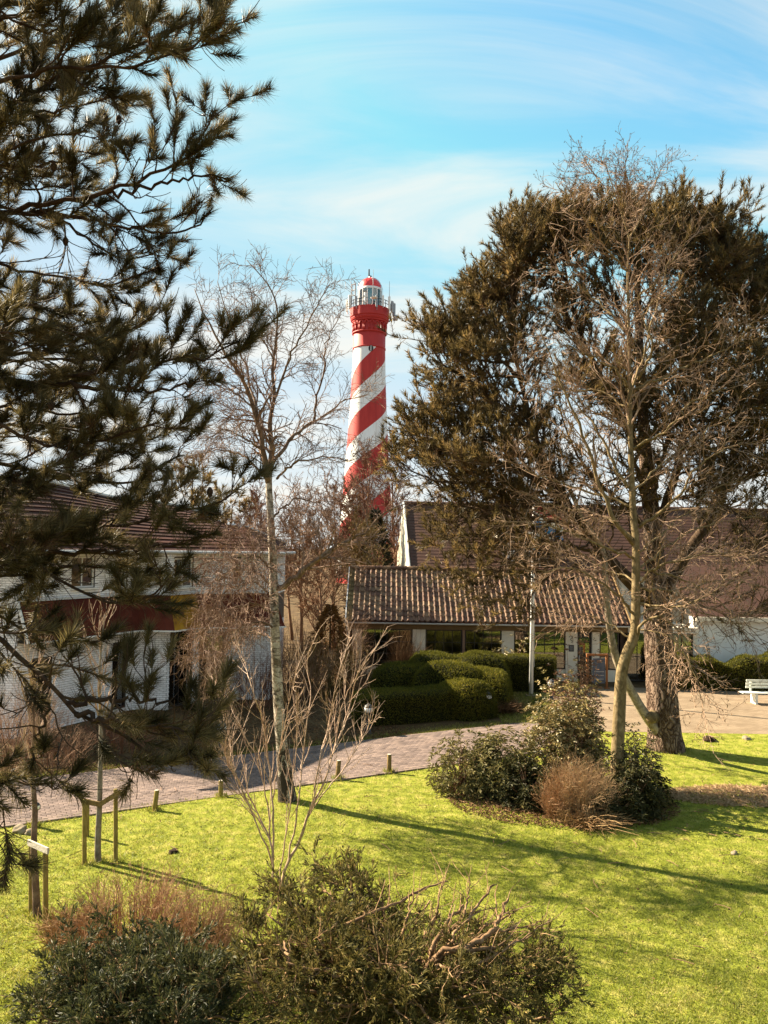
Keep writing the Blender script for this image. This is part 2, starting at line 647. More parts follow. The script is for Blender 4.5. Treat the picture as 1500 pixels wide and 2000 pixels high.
M['bare_wood'] = m_bark('bare_conifer_wood', [(0.08, 0.05, 0.032), (0.26, 0.17, 0.105), (0.50, 0.36, 0.24)], 9, (1, 1, 1), 0.6, 0.01)
M['birch_twig'] = m_noise('birch_twig', [(0.13, 0.085, 0.072), (0.28, 0.19, 0.16), (0.48, 0.35, 0.29)], 3, 0.8, 0.2)
M['olive_twig'] = m_noise('olive_twig', [(0.12, 0.09, 0.03), (0.22, 0.16, 0.06), (0.34, 0.25, 0.10)], 3, 0.8, 0.2)


def m_birch():
    s = NT('birch_bark')
    n = s.noise(3.4, 8, 0.74, (1.2, 1.2, 3.2), 1.4)
    c = s.ramp(n, [(0.03, 0.024, 0.02), (0.20, 0.155, 0.115), (0.46, 0.40, 0.325)], [0.34, 0.44, 0.53])
    br = s.noise(1.5, 8, 0.72, (1.5, 1.5, 0.9), 1.2)
    c = s.mix(s.ramp(br, [(0, 0, 0), (1, 1, 1)], [0.48, 0.60]), c, s.ramp(n, [(0.035, 0.026, 0.017), (0.16, 0.115, 0.07)], [0.4, 0.6]))
    big = s.noise(2.6, 7, 0.75, (2.0, 2.0, 0.8), 1.0)
    tco = s.n('ShaderNodeTexCoord')
    sp = s.n('ShaderNodeSeparateXYZ')
    s.l(tco.outputs['Object'], sp.inputs[0])
    mr = s.n('ShaderNodeMapRange')
    mr.inputs[1].default_value, mr.inputs[2].default_value = 0.1, 3.6
    mr.inputs[3].default_value, mr.inputs[4].default_value = 0.57, 0.38
    s.l(sp.outputs[2], mr.inputs[0])
    lt = s.n('ShaderNodeMath', operation='LESS_THAN')
    s.l(big, lt.inputs[0])
    s.l(mr.outputs[0], lt.inputs[1])
    c = s.mix(lt.outputs[0], c, (0.035, 0.025, 0.018))
    s.bump(big, 1.0, 0.04)
    return s.fin(c, 0.75, 0.2)


M['birch_bark'] = m_birch()
M['birch_limb'] = m_bark('birch_limb_bark', [(0.08, 0.055, 0.045), (0.20, 0.14, 0.11), (0.40, 0.33, 0.27)], 5, (1, 1, 1), 0.5, 0.01)
M['lichen_bark'] = m_bark('lichen_bark', [(0.12, 0.09, 0.07), (0.26, 0.24, 0.22), (0.46, 0.46, 0.46)], 6, (1, 1, 1), 0.6, 0.01)
M['juniper'] = m_leaf('conifer_spray', [(0.036, 0.036, 0.014), (0.15, 0.145, 0.048), (0.31, 0.265, 0.09), (0.52, 0.37, 0.16)], [0, 0.5, 0.85, 1], 0.65, 0.15, 0.3)
M['juniper_dark'] = m_leaf('dark_conifer_spray', [(0.020, 0.030, 0.016), (0.075, 0.092, 0.042), (0.17, 0.18, 0.07), (0.34, 0.28, 0.13)], [0, 0.5, 0.85, 1], 0.55, 0.25, 0.25)
M['juniper_wood'] = m_bark('conifer_wood', [(0.13, 0.08, 0.05), (0.32, 0.21, 0.13), (0.55, 0.41, 0.28)], 8, (1, 1, 1), 0.6, 0.01)
M['hedge'] = m_leaf('hedge_leaf', [(0.026, 0.032, 0.008), (0.14, 0.155, 0.024), (0.34, 0.32, 0.05), (0.55, 0.44, 0.11)], [0, 0.5, 0.88, 1], 0.6, 0.15, 0.38)
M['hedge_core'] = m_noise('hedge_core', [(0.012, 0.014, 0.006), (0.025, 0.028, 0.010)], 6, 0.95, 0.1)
M['rhodo'] = m_leaf('broad_leaf', [(0.06, 0.066, 0.024), (0.19, 0.185, 0.07), (0.38, 0.33, 0.15)], None, 0.55, 0.18, 0.2)
M['rhodo_dark'] = m_leaf('dark_broad_leaf', [(0.020, 0.026, 0.010), (0.06, 0.066, 0.026), (0.17, 0.15, 0.06)], None, 0.55, 0.15, 0.15)
M['olive_leaf'] = m_leaf('variegated_leaf', [(0.08, 0.08, 0.028), (0.25, 0.225, 0.09), (0.52, 0.44, 0.21), (0.82, 0.72, 0.45)], [0, 0.4, 0.75, 1], 0.45, 0.4, 0.2)
M['bronze_leaf'] = m_leaf('bronze_leaf', [(0.10, 0.055, 0.03), (0.25, 0.13, 0.08), (0.44, 0.27, 0.18)], None, 0.5, 0.35, 0.2)
M['far_conifer'] = m_leaf('far_conifer', [(0.020, 0.024, 0.012), (0.045, 0.048, 0.022), (0.09, 0.08, 0.035)], None, 0.6, 0.3, 0.15)
M['rust_leaf'] = m_leaf('rust_leaf', [(0.16, 0.07, 0.02), (0.30, 0.14, 0.035), (0.42, 0.22, 0.06)], None, 0.6, 0.3, 0.2)


def m_rnd(name, cols, rough=0.85, spec=0.2, nscale=6.0, namt=0.5, bump=0.3, pos=None, stretch=None):
    """piece material: each object of its own random tone, plus wear"""
    s = NT(name)
    oi = s.n('ShaderNodeObjectInfo')
    a = s.n('ShaderNodeAttribute', attribute_name='rnd')
    ad = s.n('ShaderNodeMath', operation='ADD')
    s.l(oi.outputs['Random'], ad.inputs[0])
    s.l(a.outputs['Fac'], ad.inputs[1])
    fr = s.n('ShaderNodeMath', operation='FRACT')
    s.l(ad.outputs[0], fr.inputs[0])
    c = s.ramp(fr.outputs[0], alb(name, cols), pos)
    g = s.n('ShaderNodeNewGeometry')
    n = s.n('ShaderNodeTexNoise')
    n.inputs['Scale'].default_value = nscale
    n.inputs['Detail'].default_value = 7
    if stretch:
        mpp = s.n('ShaderNodeMapping')
        mpp.inputs['Scale'].default_value = stretch
        s.l(g.outputs['Position'], mpp.inputs[0])
        s.l(mpp.outputs[0], n.inputs['Vector'])
    else:
        s.l(g.outputs['Position'], n.inputs['Vector'])
    d = s.ramp(n.outputs[0], [(1 - namt,) * 3, (1, 1, 1)], [0.32, 0.62])
    c = s.mix(1.0, c, d, 'MULTIPLY')
    if bump:
        s.bump(n.outputs[0], bump, 0.01)
    return s.fin(c, rough, spec)


M['brick'] = m_rnd('white_brick', [(0.76, 0.73, 0.71), (0.86, 0.83, 0.82), (0.90, 0.88, 0.87)], 0.8, 0.2, 5, 0.15)
M['mortar'] = m_noise('mortar', [(0.14, 0.12, 0.115), (0.22, 0.20, 0.19)], 8, 0.95, 0.1)
M['tile'] = m_rnd('roof_pantile', [(0.15, 0.076, 0.052), (0.24, 0.130, 0.090), (0.30, 0.19, 0.125), (0.38, 0.25, 0.16)], 0.6, 0.22, 2.6, 0.55, 0.3)
M['tile_moss'] = m_rnd('mossy_pantile', [(0.26, 0.20, 0.10), (0.33, 0.26, 0.13)], 0.8, 0.2, 6, 0.5, 0.5)
M['red_tile'] = m_rnd('dark_red_tile', [(0.115, 0.026, 0.017), (0.15, 0.037, 0.024), (0.19, 0.052, 0.034)], 0.75, 0.12, 2.0, 0.35, 0.1)
M['lichen_tile'] = m_noise('lichen_tile', [(0.15, 0.05, 0.025), (0.42, 0.22, 0.02), (0.55, 0.32, 0.03)], 1.6, 0.8, 0.2, pos=[0.35, 0.47, 0.6])
M['shaded_plum_tile'] = m_rnd('shaded_plum_roof_tile', [(0.060, 0.026, 0.024), (0.085, 0.036, 0.032), (0.11, 0.048, 0.042)], 0.8, 0.1, 1.5, 0.3, 0.1)  # darker copy of the red tile, the roof's shade put into its colour
M['brown_tile'] = m_rnd('far_roof_tile', [(0.085, 0.042, 0.032), (0.115, 0.058, 0.044), (0.15, 0.080, 0.062)], 0.7, 0.25, 1.2, 0.4, 0.1)
M['paver'] = m_rnd('path_brick', [(0.20, 0.165, 0.175), (0.28, 0.23, 0.24), (0.35, 0.285, 0.285)], 0.9, 0.15, 2.2, 0.3, 0.4)
M['sand'] = m_noise('joint_sand', [(0.10, 0.075, 0.06), (0.17, 0.13, 0.10)], 10, 0.95, 0.1)
M['white'] = m_noise('white_paint', [(0.70, 0.68, 0.64), (0.80, 0.78, 0.74)], 3, 0.6, 0.3)
M['cream'] = m_noise('cream_render', [(0.62, 0.55, 0.44), (0.76, 0.69, 0.57)], 2.2, 0.85, 0.2, 0.2, 30)
M['gable'] = m_noise('cream_boards', [(0.62, 0.57, 0.44), (0.76, 0.71, 0.58)], 2.2, 0.8, 0.2)
M['ochre'] = m_noise('ochre_board', [(0.20, 0.14, 0.07), (0.28, 0.20, 0.11)], 3, 0.75, 0.25)
M['dark_frame'] = m_noise('dark_brown_frame', [(0.014, 0.009, 0.008), (0.026, 0.018, 0.015)], 5, 0.45, 0.4)
M['pink_frame'] = m_noise('faded_red_post', [(0.30, 0.19, 0.15), (0.38, 0.25, 0.20)], 5, 0.6, 0.3)
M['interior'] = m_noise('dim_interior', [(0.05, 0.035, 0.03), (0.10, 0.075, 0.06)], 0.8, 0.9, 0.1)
M['glass'] = m_glass('window_glass')
M['glass_clear'] = m_glass('lantern_glass', (0.86, 0.90, 0.90), 0.10)
M['metal_dark'] = m_noise('dark_metal', [(0.02, 0.022, 0.024), (0.04, 0.042, 0.045)], 6, 0.5, 0.4)
M['metal_grey'] = m_noise('grey_metal', [(0.20, 0.20, 0.21), (0.34, 0.34, 0.35)], 4, 0.45, 0.5, metal=0.3)
M['zinc'] = m_noise('zinc', [(0.38, 0.38, 0.38), (0.52, 0.52, 0.52)], 3, 0.5, 0.5)
M['red_paint'] = m_noise('red_paint', [(0.36, 0.022, 0.020), (0.46, 0.034, 0.028)], 0.6, 0.6, 0.3)
M['dome_red'] = m_noise('bright_red_dome', [(0.55, 0.02, 0.02), (0.66, 0.03, 0.025)], 0.6, 0.4, 0.5)
M['opal'] = m_noise('opal_glass', [(0.72, 0.72, 0.70), (0.82, 0.82, 0.80)], 3, 0.25, 0.5)
M['stake'] = m_noise('treated_stake', [(0.20, 0.16, 0.05), (0.34, 0.28, 0.09), (0.46, 0.38, 0.16)], 9, 0.85, 0.2, 0.5, 30, stretch=(3, 3, 0.6))
M['post_wood'] = m_noise('weathered_post', [(0.16, 0.12, 0.06), (0.28, 0.21, 0.10), (0.36, 0.28, 0.14)], 9, 0.9, 0.15, 0.6, 30, stretch=(3, 3, 0.6))
M['grey_wood'] = m_noise('grey_plank', [(0.30, 0.26, 0.22), (0.46, 0.42, 0.36)], 9, 0.9, 0.15, 0.5, 30)
M['orange_wood'] = m_noise('orange_wood', [(0.30, 0.12, 0.045), (0.42, 0.18, 0.07)], 6, 0.8, 0.2, stretch=(2, 2, 0.5))
M['bench'] = m_noise('bench_paint', [(0.58, 0.58, 0.50), (0.70, 0.70, 0.62)], 5, 0.7, 0.25)
M['board_blue'] = m_noise('blue_grey_panel', [(0.04, 0.05, 0.075), (0.10, 0.11, 0.14)], 5, 0.5, 0.3)
M['stone'] = m_noise('stone', [(0.20, 0.17, 0.13), (0.42, 0.38, 0.30)], 6, 0.9, 0.2, 0.6)
M['soil'] = m_noise('dark_soil', [(0.02, 0.014, 0.01), (0.06, 0.042, 0.03)], 10, 0.95, 0.1, 0.8)
M['fl_red'] = m_noise('flag_red', [(0.50, 0.03, 0.05), (0.58, 0.05, 0.07)], 3, 0.8, 0.1)
M['fl_white'] = m_noise('flag_white', [(0.75, 0.75, 0.75), (0.80, 0.80, 0.80)], 3, 0.8, 0.1)
M['fl_blue'] = m_noise('flag_blue', [(0.02, 0.16, 0.42), (0.03, 0.20, 0.50)], 3, 0.8, 0.1)
M['shade'] = m_noise('lamp_shade_cloth', [(0.72, 0.70, 0.66), (0.80, 0.78, 0.74)], 4, 0.8, 0.1)
M['rust'] = m_noise('copper_panel', [(0.30, 0.11, 0.05), (0.38, 0.15, 0.07)], 4, 0.6, 0.3)

# ------------------------------------------------------------------ the ground
PU, PV = np.array([0.882, 0.471]), np.array([-0.471, 0.882])     # along and across the brick path
V0, V1 = 18.38, 21.75


def lawn_edge(X):
    y = (V0 - PV[0] * X) / PV[1]
    return np.where(X > 4, y + (26.1 - y) * np.clip((X - 4) / 3.2, 0, 1) ** 0.7, y)


def lawn_z(X, Y):
    e = np.clip((lawn_edge(X) - Y) / 1.6, 0, 1)
    return 0.02 + e * (0.045 + 0.03 * snoise(X, Y, 0.9, 3) + 0.012 * snoise(X, Y, 3.2, 5)) + 0.06 * np.exp(-((X + 2.5) / 2.2) ** 2 - ((Y - 18.0) / 1.0) ** 2)


gm = MB()
gx = np.concatenate([[-1500, -400, -120], np.linspace(-50, 50, 26), [120, 400, 1500]])
gy = np.concatenate([[-300, -60], np.linspace(-10, 70, 24), [120, 300, 900, 2000]])
XX, YY = np.meshgrid(gx, gy, indexing='ij')
nx, ny = XX.shape
ii, jj = np.meshgrid(np.arange(nx - 1), np.arange(ny - 1), indexing='ij')
gq = np.stack([ii * ny + jj, (ii + 1) * ny + jj, (ii + 1) * ny + jj + 1, ii * ny + jj + 1], -1).reshape(-1, 4)
gm.add(np.stack([XX, YY, np.zeros_like(XX)], -1), gq)
tag(gm.build('ground', M['ground']), kind='structure')

lx = np.linspace(-16, 22, 190)
lv = np.linspace(0, 1, 130)
XX = np.repeat(lx[:, None], len(lv), 1)
YY = 1.0 + (lawn_edge(XX) - 1.0) * lv[None, :]
nx, ny = XX.shape
ii, jj = np.meshgrid(np.arange(nx - 1), np.arange(ny - 1), indexing='ij')
lq = np.stack([ii * ny + jj, (ii + 1) * ny + jj, (ii + 1) * ny + jj + 1, ii * ny + jj + 1], -1).reshape(-1, 4)
tag(MB().add(np.stack([XX, YY, lawn_z(XX, YY)], -1), lq).build('lawn', M['lawn'], smooth=True), kind='structure')

# brick path: bed, then bricks in a half-bond, the 300 that show largest one by one
pu0, pu1 = -11.5, 18.0


def puv(u, v, z):
    return np.stack([PU[0] * u + PV[0] * v, PU[1] * u + PV[1] * v, np.broadcast_to(z, np.shape(u))], -1)


c4 = [(pu0, V0), (pu1, V0), (pu1, V1), (pu0, V1)]
path = MB().slab([puv(np.array(u), np.array(v), 0.004) for u, v in c4], (0, 0, 1), 0.014).build('path', M['sand'])
tag(path, kind='structure')
bl, bw = 0.205, 0.105
us, vs_ = [], []
for r, v in enumerate(np.arange(V0 + bw / 2, V1 - bw / 2 + 0.001, bw)):
    u = np.arange(pu0 + (bl / 2 if r % 2 else bl), pu1 - bl / 2, bl)
    us.append(u)
    vs_.append(np.full(len(u), v))
us, vs_ = np.concatenate(us), np.concatenate(vs_)
bz = 0.022 + 0.004 * RNG.random(len(us)) + 0.012 * snoise(us, vs_, 1.5, 9)
bp = puv(us, vs_, bz)
pang = math.atan2(PU[1], PU[0])


def paver_mesh():
    h = np.array([bl - 0.010, bw - 0.010, 0.03]) / 2
    b = []
    for z, i in ((-h[2], 0), (h[2] - 0.006, 0), (h[2], 0.006)):
        b += [(-h[0] + i, -h[1] + i, z), (h[0] - i, -h[1] + i, z), (h[0] - i, h[1] - i, z), (-h[0] + i, h[1] - i, z)]
    q = []
    for k in (0, 4):
        q += [[k + j, k + (j + 1) % 4, k + 4 + (j + 1) % 4, k + 4 + j] for j in range(4)]
    q += [[8, 9, 10, 11]]
    return np.array(b), np.array(q)


def rotz(V, a):
    ca, sa = math.cos(a), math.sin(a)
    return np.stack([V[..., 0] * ca - V[..., 1] * sa, V[..., 0] * sa + V[..., 1] * ca, V[..., 2]], -1)


def pieces(name, V, Q, locs, angs, mat, parent, size, nmax=300, euler=None, rest_name=None, vis=None, sx=None):
    """a laid surface: the nmax pieces that show largest as objects sharing one mesh, the rest joined as stuff"""
    pr = proj(locs)
    inside = (pr[:, 2] > 0.5) & (pr[:, 0] > 2) & (pr[:, 0] < 1498) & (pr[:, 1] > 2) & (pr[:, 1] < 1998)
    if vis is not None:
        inside &= vis
    score = np.where(inside, size / np.maximum(pr[:, 2], 0.1), 0)
    order = np.argsort(-score)
    one = [i for i in order[:nmax] if score[i] > 0]
    rest = np.setdiff1d(np.arange(len(locs)), one)
    org = ORG[parent.name]
    first = None
    rots = euler if euler is not None else np.stack([np.zeros(len(locs)), np.zeros(len(locs)), angs], 1)
    for i in one:
        if first is None:
            first = mk(name, V, [Q], mat, origin=np.zeros(3), attr=np.zeros(len(V)))
            o = first
        else:
            o = first.copy()
            COL.objects.link(o)
        o.parent = parent
        o.location = [float(x) for x in locs[i] - org]
        o.rotation_euler = [float(x) for x in rots[i]]
        if sx is not None:
            o.scale = (float(sx[i]), 1, 1)
        ORG[o.name] = org
    if len(rest):
        from mathutils import Euler
        if euler is None:
            ca, sa = np.cos(angs[rest])[:, None], np.sin(angs[rest])[:, None]
            vx = V[None, :, 0] * (sx[rest][:, None] if sx is not None else 1.0)
            A = np.stack([vx * ca - V[:, 1] * sa, vx * sa + V[:, 1] * ca, np.broadcast_to(V[:, 2], (len(rest), len(V)))], -1)
        else:
            R3 = np.array(Euler([float(x) for x in rots[0]]).to_matrix())
            A = np.broadcast_to((V @ R3.T)[None], (len(rest), len(V), 3))
        A = A + locs[rest][:, None, :]
        QQ = (Q[None] + (np.arange(len(rest)) * len(V))[:, None, None]).reshape(-1, Q.shape[1])
        o = mk(rest_name or name, A.reshape(-1, 3), [QQ], mat, parent, np.repeat(RNG.random(len(rest)), len(V)))
        o['kind'] = 'stuff'
    return one


pvV, pvQ = paver_mesh()
pieces('paving_brick', pvV, pvQ, bp, np.full(len(bp), pang) + RNG.normal(size=len(bp)) * 0.012, M['paver'], path, 1.0)
# kerb row of bricks on edge along the lawn
kb = MB()
for u in np.arange(pu0, 15.5, 0.215):
    kb.box(puv(np.array(u), np.array(V0 - 0.055), 0.03), (0.2, 0.09, 0.06), pang, attr=RNG.random())
ko = kb.build('kerb_brick', M['paver'], path, attr=True)
ko['kind'] = 'stuff'


# pale brick square beyond, to the right
def m_plaza():
    s = NT('pale_brick_square')
    t = s.n('ShaderNodeTexCoord')
    b = s.n('ShaderNodeTexBrick')
    b.inputs['Scale'].default_value = 1.0
    b.inputs['Brick Width'].default_value = 0.21
    b.inputs['Row Height'].default_value = 0.105
    b.inputs['Mortar Size'].default_value = 0.006
    b.inputs['Color1'].default_value = (0.20, 0.148, 0.098, 1)
    b.inputs['Color2'].default_value = (0.25, 0.187, 0.125, 1)
    b.inputs['Mortar'].default_value = (0.15, 0.11, 0.07, 1)
    s.l(t.outputs['Object'], b.inputs['Vector'])
    n = s.noise(0.9, 7, 0.65, (1, 2.2, 1))
    c = s.mix(1.0, b.outputs[0], s.ramp(n, [(0.72, 0.70, 0.68), (1, 1, 1)], [0.35, 0.6]), 'MULTIPLY')
    s.bump(b.outputs['Fac'], 0.4, 0.004)
    return s.fin(c, 0.9, 0.15)


M['plaza'] = m_plaza()
pz = [(4.6, 26.6), (7.2, 26.15), (40, 26.15), (40, 34.6), (7.0, 34.6), (6.2, 30.0)]
tag(MB().slab([(x, y, 0.003) for x, y in pz], (0, 0, 1), 0.009).build('square', M['plaza']), kind='structure')

# ------------------------------------------------------------------ walls, windows
def wallpts(a, b):
    a, b = np.array(a, float), np.array(b, float)
    d = b - a
    L = np.linalg.norm(d)
    t = d / L
    n = np.array([t[1], -t[0]])          # outward: right-hand side of a->b
    return a, t, n, L


def wall_slab(mb, a, b, z0, z1, holes=(), thick=0.2, off=0.0):
    a, t, n, L = wallpts(a, b)
    ss = sorted({0.0, L, *[h[0] for h in holes], *[h[1] for h in holes]})
    zz = sorted({z0, z1, *[h[2] for h in holes], *[h[3] for h in holes]})
    ang = math.atan2(t[1], t[0])
    for s0, s1 in zip(ss[:-1], ss[1:]):
        for q0, q1 in zip(zz[:-1], zz[1:]):
            sm, qm = (s0 + s1) / 2, (q0 + q1) / 2
            if any(h[0] < sm < h[1] and h[2] < qm < h[3] for h in holes):
                continue
            c = a + t * sm - n * (thick / 2 - off)
            mb.box((c[0], c[1], qm), (s1 - s0, thick, q1 - q0), ang)
    return mb


def brick_locs(a, b, z0, z1, holes=(), L0=0.21, H0=0.065, J=0.011):
    """half-bond courses, bricks cut at openings and wall ends; centre and length of each"""
    a, t, n, L = wallpts(a, b)
    out, zs = [], np.arange(z0 + H0 / 2 + J, z1 - H0 / 2, H0 + J)
    for r, z in enumerate(zs):
        free = [(0.0, L)]
        for h in holes:
            if h[2] - 0.03 < z < h[3] + 0.03:
                nf = []
                for f0, f1 in free:
                    if h[1] <= f0 or h[0] >= f1:
                        nf.append((f0, f1))
                        continue
                    if h[0] > f0:
                        nf.append((f0, h[0]))
                    if h[1] < f1:
                        nf.append((h[1], f1))
                free = nf
        for s in np.arange(-(L0 + J) / 2 * (r % 2), L, L0 + J):
            for f0, f1 in free:
                q0, q1 = max(s, f0), min(s + L0, f1)
                if q1 - q0 < 0.03:
                    continue
                p = a + t * (q0 + q1) / 2
                out.append((p[0], p[1], z, (q1 - q0) / L0))
    return np.array(out), math.atan2(t[1], t[0])


def window(parent, a, b, s0, s1, z0, z1, cols, rows, fmat, gmat, fw=0.055, mw=0.03, rec=0.06, sill=None, label=None, mulls=()):
    a, t, n, L = wallpts(a, b)
    ang = math.atan2(t[1], t[0])

    def pt(s, z, o=0.0):
        p = a + t * s + n * o
        return np.array([p[0], p[1], z])
    fr = MB()
    w, h = s1 - s0, z1 - z0
    for s_ in (s0 + fw / 2, s1 - fw / 2):
        fr.box(pt(s_, (z0 + z1) / 2, -rec), (fw, 0.07, h), ang)
    for z_ in (z0 + fw / 2, z1 - fw / 2):
        fr.box(pt((s0 + s1) / 2, z_, -rec), (w - 2 * fw - 0.002, 0.07, fw), ang)
    xs = np.linspace(s0 + fw, s1 - fw, cols + 1)
    zs = np.linspace(z0 + fw, z1 - fw, rows + 1)
    for x in xs[1:-1]:
        fr.box(pt(x, (z0 + z1) / 2, -rec), (mw, 0.05, h - 2 * fw - 0.002), ang)
    for z in zs[1:-1]:
        for x0, x1 in zip(xs[:-1], xs[1:]):
            fr.box(pt((x0 + x1) / 2, z, -rec), (x1 - x0 - mw - 0.002, 0.045, mw), ang)
    o = fr.build('window', fmat, parent)
    if label:
        o['label'] = label
    for x0, x1 in zip(xs[:-1], xs[1:]):
        for q0, q1 in zip(zs[:-1], zs[1:]):
            MB().box(pt((x0 + x1) / 2, (q0 + q1) / 2, -rec - 0.004), (x1 - x0 - 0.004, 0.006, q1 - q0 - 0.004), ang).build('pane', gmat, o)
    if sill:
        MB().box(pt((s0 + s1) / 2, z0 - 0.035, 0.02), (w + 0.1, 0.16, 0.05), ang).build('sill', sill, o)
    return o


# ------------------------------------------------------------------ the low building with the pantile roof
FY = 36.0
hall = thing('hall', (6, 38, 0), 'single storey building with brown pantile roof and cream pillars behind the clipped hedges', 'building')
XL, XR = -1.62, float(at(1224, 1240, FY)[0])
px2x = lambda p: (p - 750) / F * FY + 0.02
EZ = 2.62


def hx(p):
    return at(p, 1240, FY)[0]


seg = [(hx(688), hx(706)), (hx(806), hx(831)), (hx(980), hx(1004)), (hx(1105), hx(1128)), (hx(1157), hx(1171)), (hx(1302), hx(1310)), (hx(1354), hx(1362))]
wins = [(seg[0][1], seg[1][0], 4, 3), (seg[1][1], hx(903), 4, 3), (hx(908), seg[2][0], 4, 3), (seg[2][1], seg[3][0], 5, 3), (seg[4][1] + 0.01, seg[4][1] + 0.9, 2, 3)]
pl = MB()
for x0, x1 in seg[:4]:
    MB().box(((x0 + x1) / 2, FY + 0.15, EZ / 2 - 0.1), (x1 - x0, 0.3, EZ - 0.2)).build('pillar', M['cream'], hall, bevel=0.01)
MB().box(((seg[4][0] + seg[4][1]) / 2, FY + 0.15, EZ / 2 - 0.1), (seg[4][1] - seg[4][0], 0.3, EZ - 0.2)).build('post', M['cream'], hall)
MB().box((hx(905.5), FY + 0.02, EZ / 2 - 0.12), (0.10, 0.12, EZ - 0.24)).build('post', M['pink_frame'], hall)
for x0, x1, c, r in wins:
    window(hall, (x0, FY), (x1, FY), 0.0, x1 - x0, 0.55, 2.28, c, r, M['dark_frame'], M['glass'], rec=0.08)
for x0, x1, c, r in wins:
    MB().box(((x0 + x1) / 2, FY + 0.16, 0.272), (x1 - x0 - 0.004, 0.2, 0.54)).build('plinth', M['cream'], hall)
LINK_POSTS = seg[5:]
# entrance: dark double door between pillar and post, then glazing to the right behind the pine trunk
dx0, dx1 = seg[3][1], seg[4][0]
d = MB().box(((dx0 + dx1) / 2, FY + 0.20, 1.13), (dx1 - dx0 - 0.01, 0.06, 2.26)).build('door', M['dark_frame'], hall)
MB().box((dx0 + 0.12, FY + 0.15, 1.05), (0.03, 0.05, 0.25)).build('handle', M['zinc'], d)
for q in range(2):
    MB().box(((dx0 + dx1) / 2, FY + 0.164, 0.65 + q * 0.95), (dx1 - dx0 - 0.22, 0.006, 0.8)).build('pane', M['glass'], d)
lk = thing('link_wing', (XR + 1.6, FY + 1.5, 0), 'flat roofed glazed link between the hall and the white annex, behind the thick pine trunk', 'building')
gx0 = XR + 0.02
window(lk, (gx0, FY), (seg[5][0], FY), 0.0, seg[5][0] - gx0, 0.05, 2.28, 4, 2, M['dark_frame'], M['glass'], rec=0.08)
window(lk, (seg[5][1], FY), (seg[6][0], FY), 0.0, seg[6][0] - seg[5][1], 0.55, 2.28, 2, 3, M['dark_frame'], M['glass'], rec=0.08)
MB().box(((seg[5][1] + seg[6][0]) / 2, FY + 0.16, 0.272), (seg[6][0] - seg[5][1] - 0.004, 0.2, 0.54)).build('plinth', M['cream'], lk)
MB().box(((XR + seg[6][1]) / 2 + 0.01, FY + 1.9, 2.42), (seg[6][1] - XR - 0.02, 4.2, 0.26)).build('roof', M['cream'], lk)
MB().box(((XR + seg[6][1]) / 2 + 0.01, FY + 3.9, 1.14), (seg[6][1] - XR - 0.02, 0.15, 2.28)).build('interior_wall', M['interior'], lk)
for x0, x1 in LINK_POSTS:
    MB().box(((x0 + x1) / 2, FY + 0.12, 1.14), (x1 - x0, 0.24, 2.28)).build('post', M['cream'], lk)
# room behind: back wall, floor, side walls
rm = MB()
rm.box(((XL + XR) / 2, FY + 4.6, 1.3), (XR - XL, 0.2, 2.6))
rm.box((XL + 0.1, FY + 2.4, 1.3), (0.2, 4.2, 2.6))
rm.box((XR - 0.1, FY + 2.4, 1.3), (0.2, 4.2, 2.6))
rm.box(((XL + XR) / 2, FY + 2.4, 0.06), (XR - XL - 0.42, 4.18, 0.1))
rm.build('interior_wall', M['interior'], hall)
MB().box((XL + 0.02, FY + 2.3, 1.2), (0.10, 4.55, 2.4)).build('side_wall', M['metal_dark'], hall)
MB().box(((XL + XR) / 2, FY - 0.02, EZ - 0.21), (XR - XL, 0.14, 0.26)).build('fascia', M['ochre'], hall)
MB().box(((XL + XR) / 2, FY + 0.04, EZ - 0.04), (XR - XL + 0.1, 1.0, 0.05)).build('soffit', M['ochre'], hall)
# gutter and downpipe
gt = MB()
gyy, gz = FY - 0.62, EZ - 0.0
ga = np.linspace(np.pi, 2 * np.pi, 7)
P0 = np.stack([np.zeros(7), gyy + 0.07 * np.cos(ga), gz + 0.07 * np.sin(ga)], 1)
Vg = np.concatenate([P0 + [XL - 0.1, 0, 0], P0 + [XR, 0, 0], P0 * [1, 1, 1] + [XL - 0.1, 0, 0.004], P0 + [XR, 0, 0.004]])
gt.add(Vg, [[i, i + 1, 8 + i, 7 + i] for i in range(6)])
gt.build('gutter', M['zinc'], hall)
MB().tube([(XL + 0.05, gyy, gz - 0.05), (XL + 0.05, gyy + 0.2, gz - 0.25), (XL + 0.05, FY - 0.06, gz - 0.45), (XL + 0.05, FY - 0.06, 0.1)], 0.04, 8).build('downpipe', M['zinc'], hall)
# roof: deck, pantiles, verge, ridge
E0, E1 = np.array([FY - 0.58, EZ + 0.06]), np.array([FY + 2.55, 4.93])
sl = E1 - E0
SLEN = np.linalg.norm(sl)
sdir = sl / SLEN
RA = math.atan2(sdir[1], sdir[0])
dk = MB()
nrmv = np.array([0, -sdir[1], sdir[0]])
back = (E1[0] + 3.1, EZ)
dk.slab([(XL, E0[0], E0[1]), (XR, E0[0], E0[1]), (XR, E1[0], E1[1]), (XL, E1[0], E1[1])], -nrmv, 0.09)
dk.slab([(XL, E1[0], E1[1]), (XR, E1[0], E1[1]), (XR, back[0], back[1]), (XL, back[0], back[1])], (0, -0.6, -0.8), 0.09)
dk.build('roof', M['brown_tile'], hall)
roof_part = [o for o in hall.children if o.name.startswith('roof')][0]
TW, TH, ROWS = 0.25, 0.345, 11
TH = SLEN / ROWS


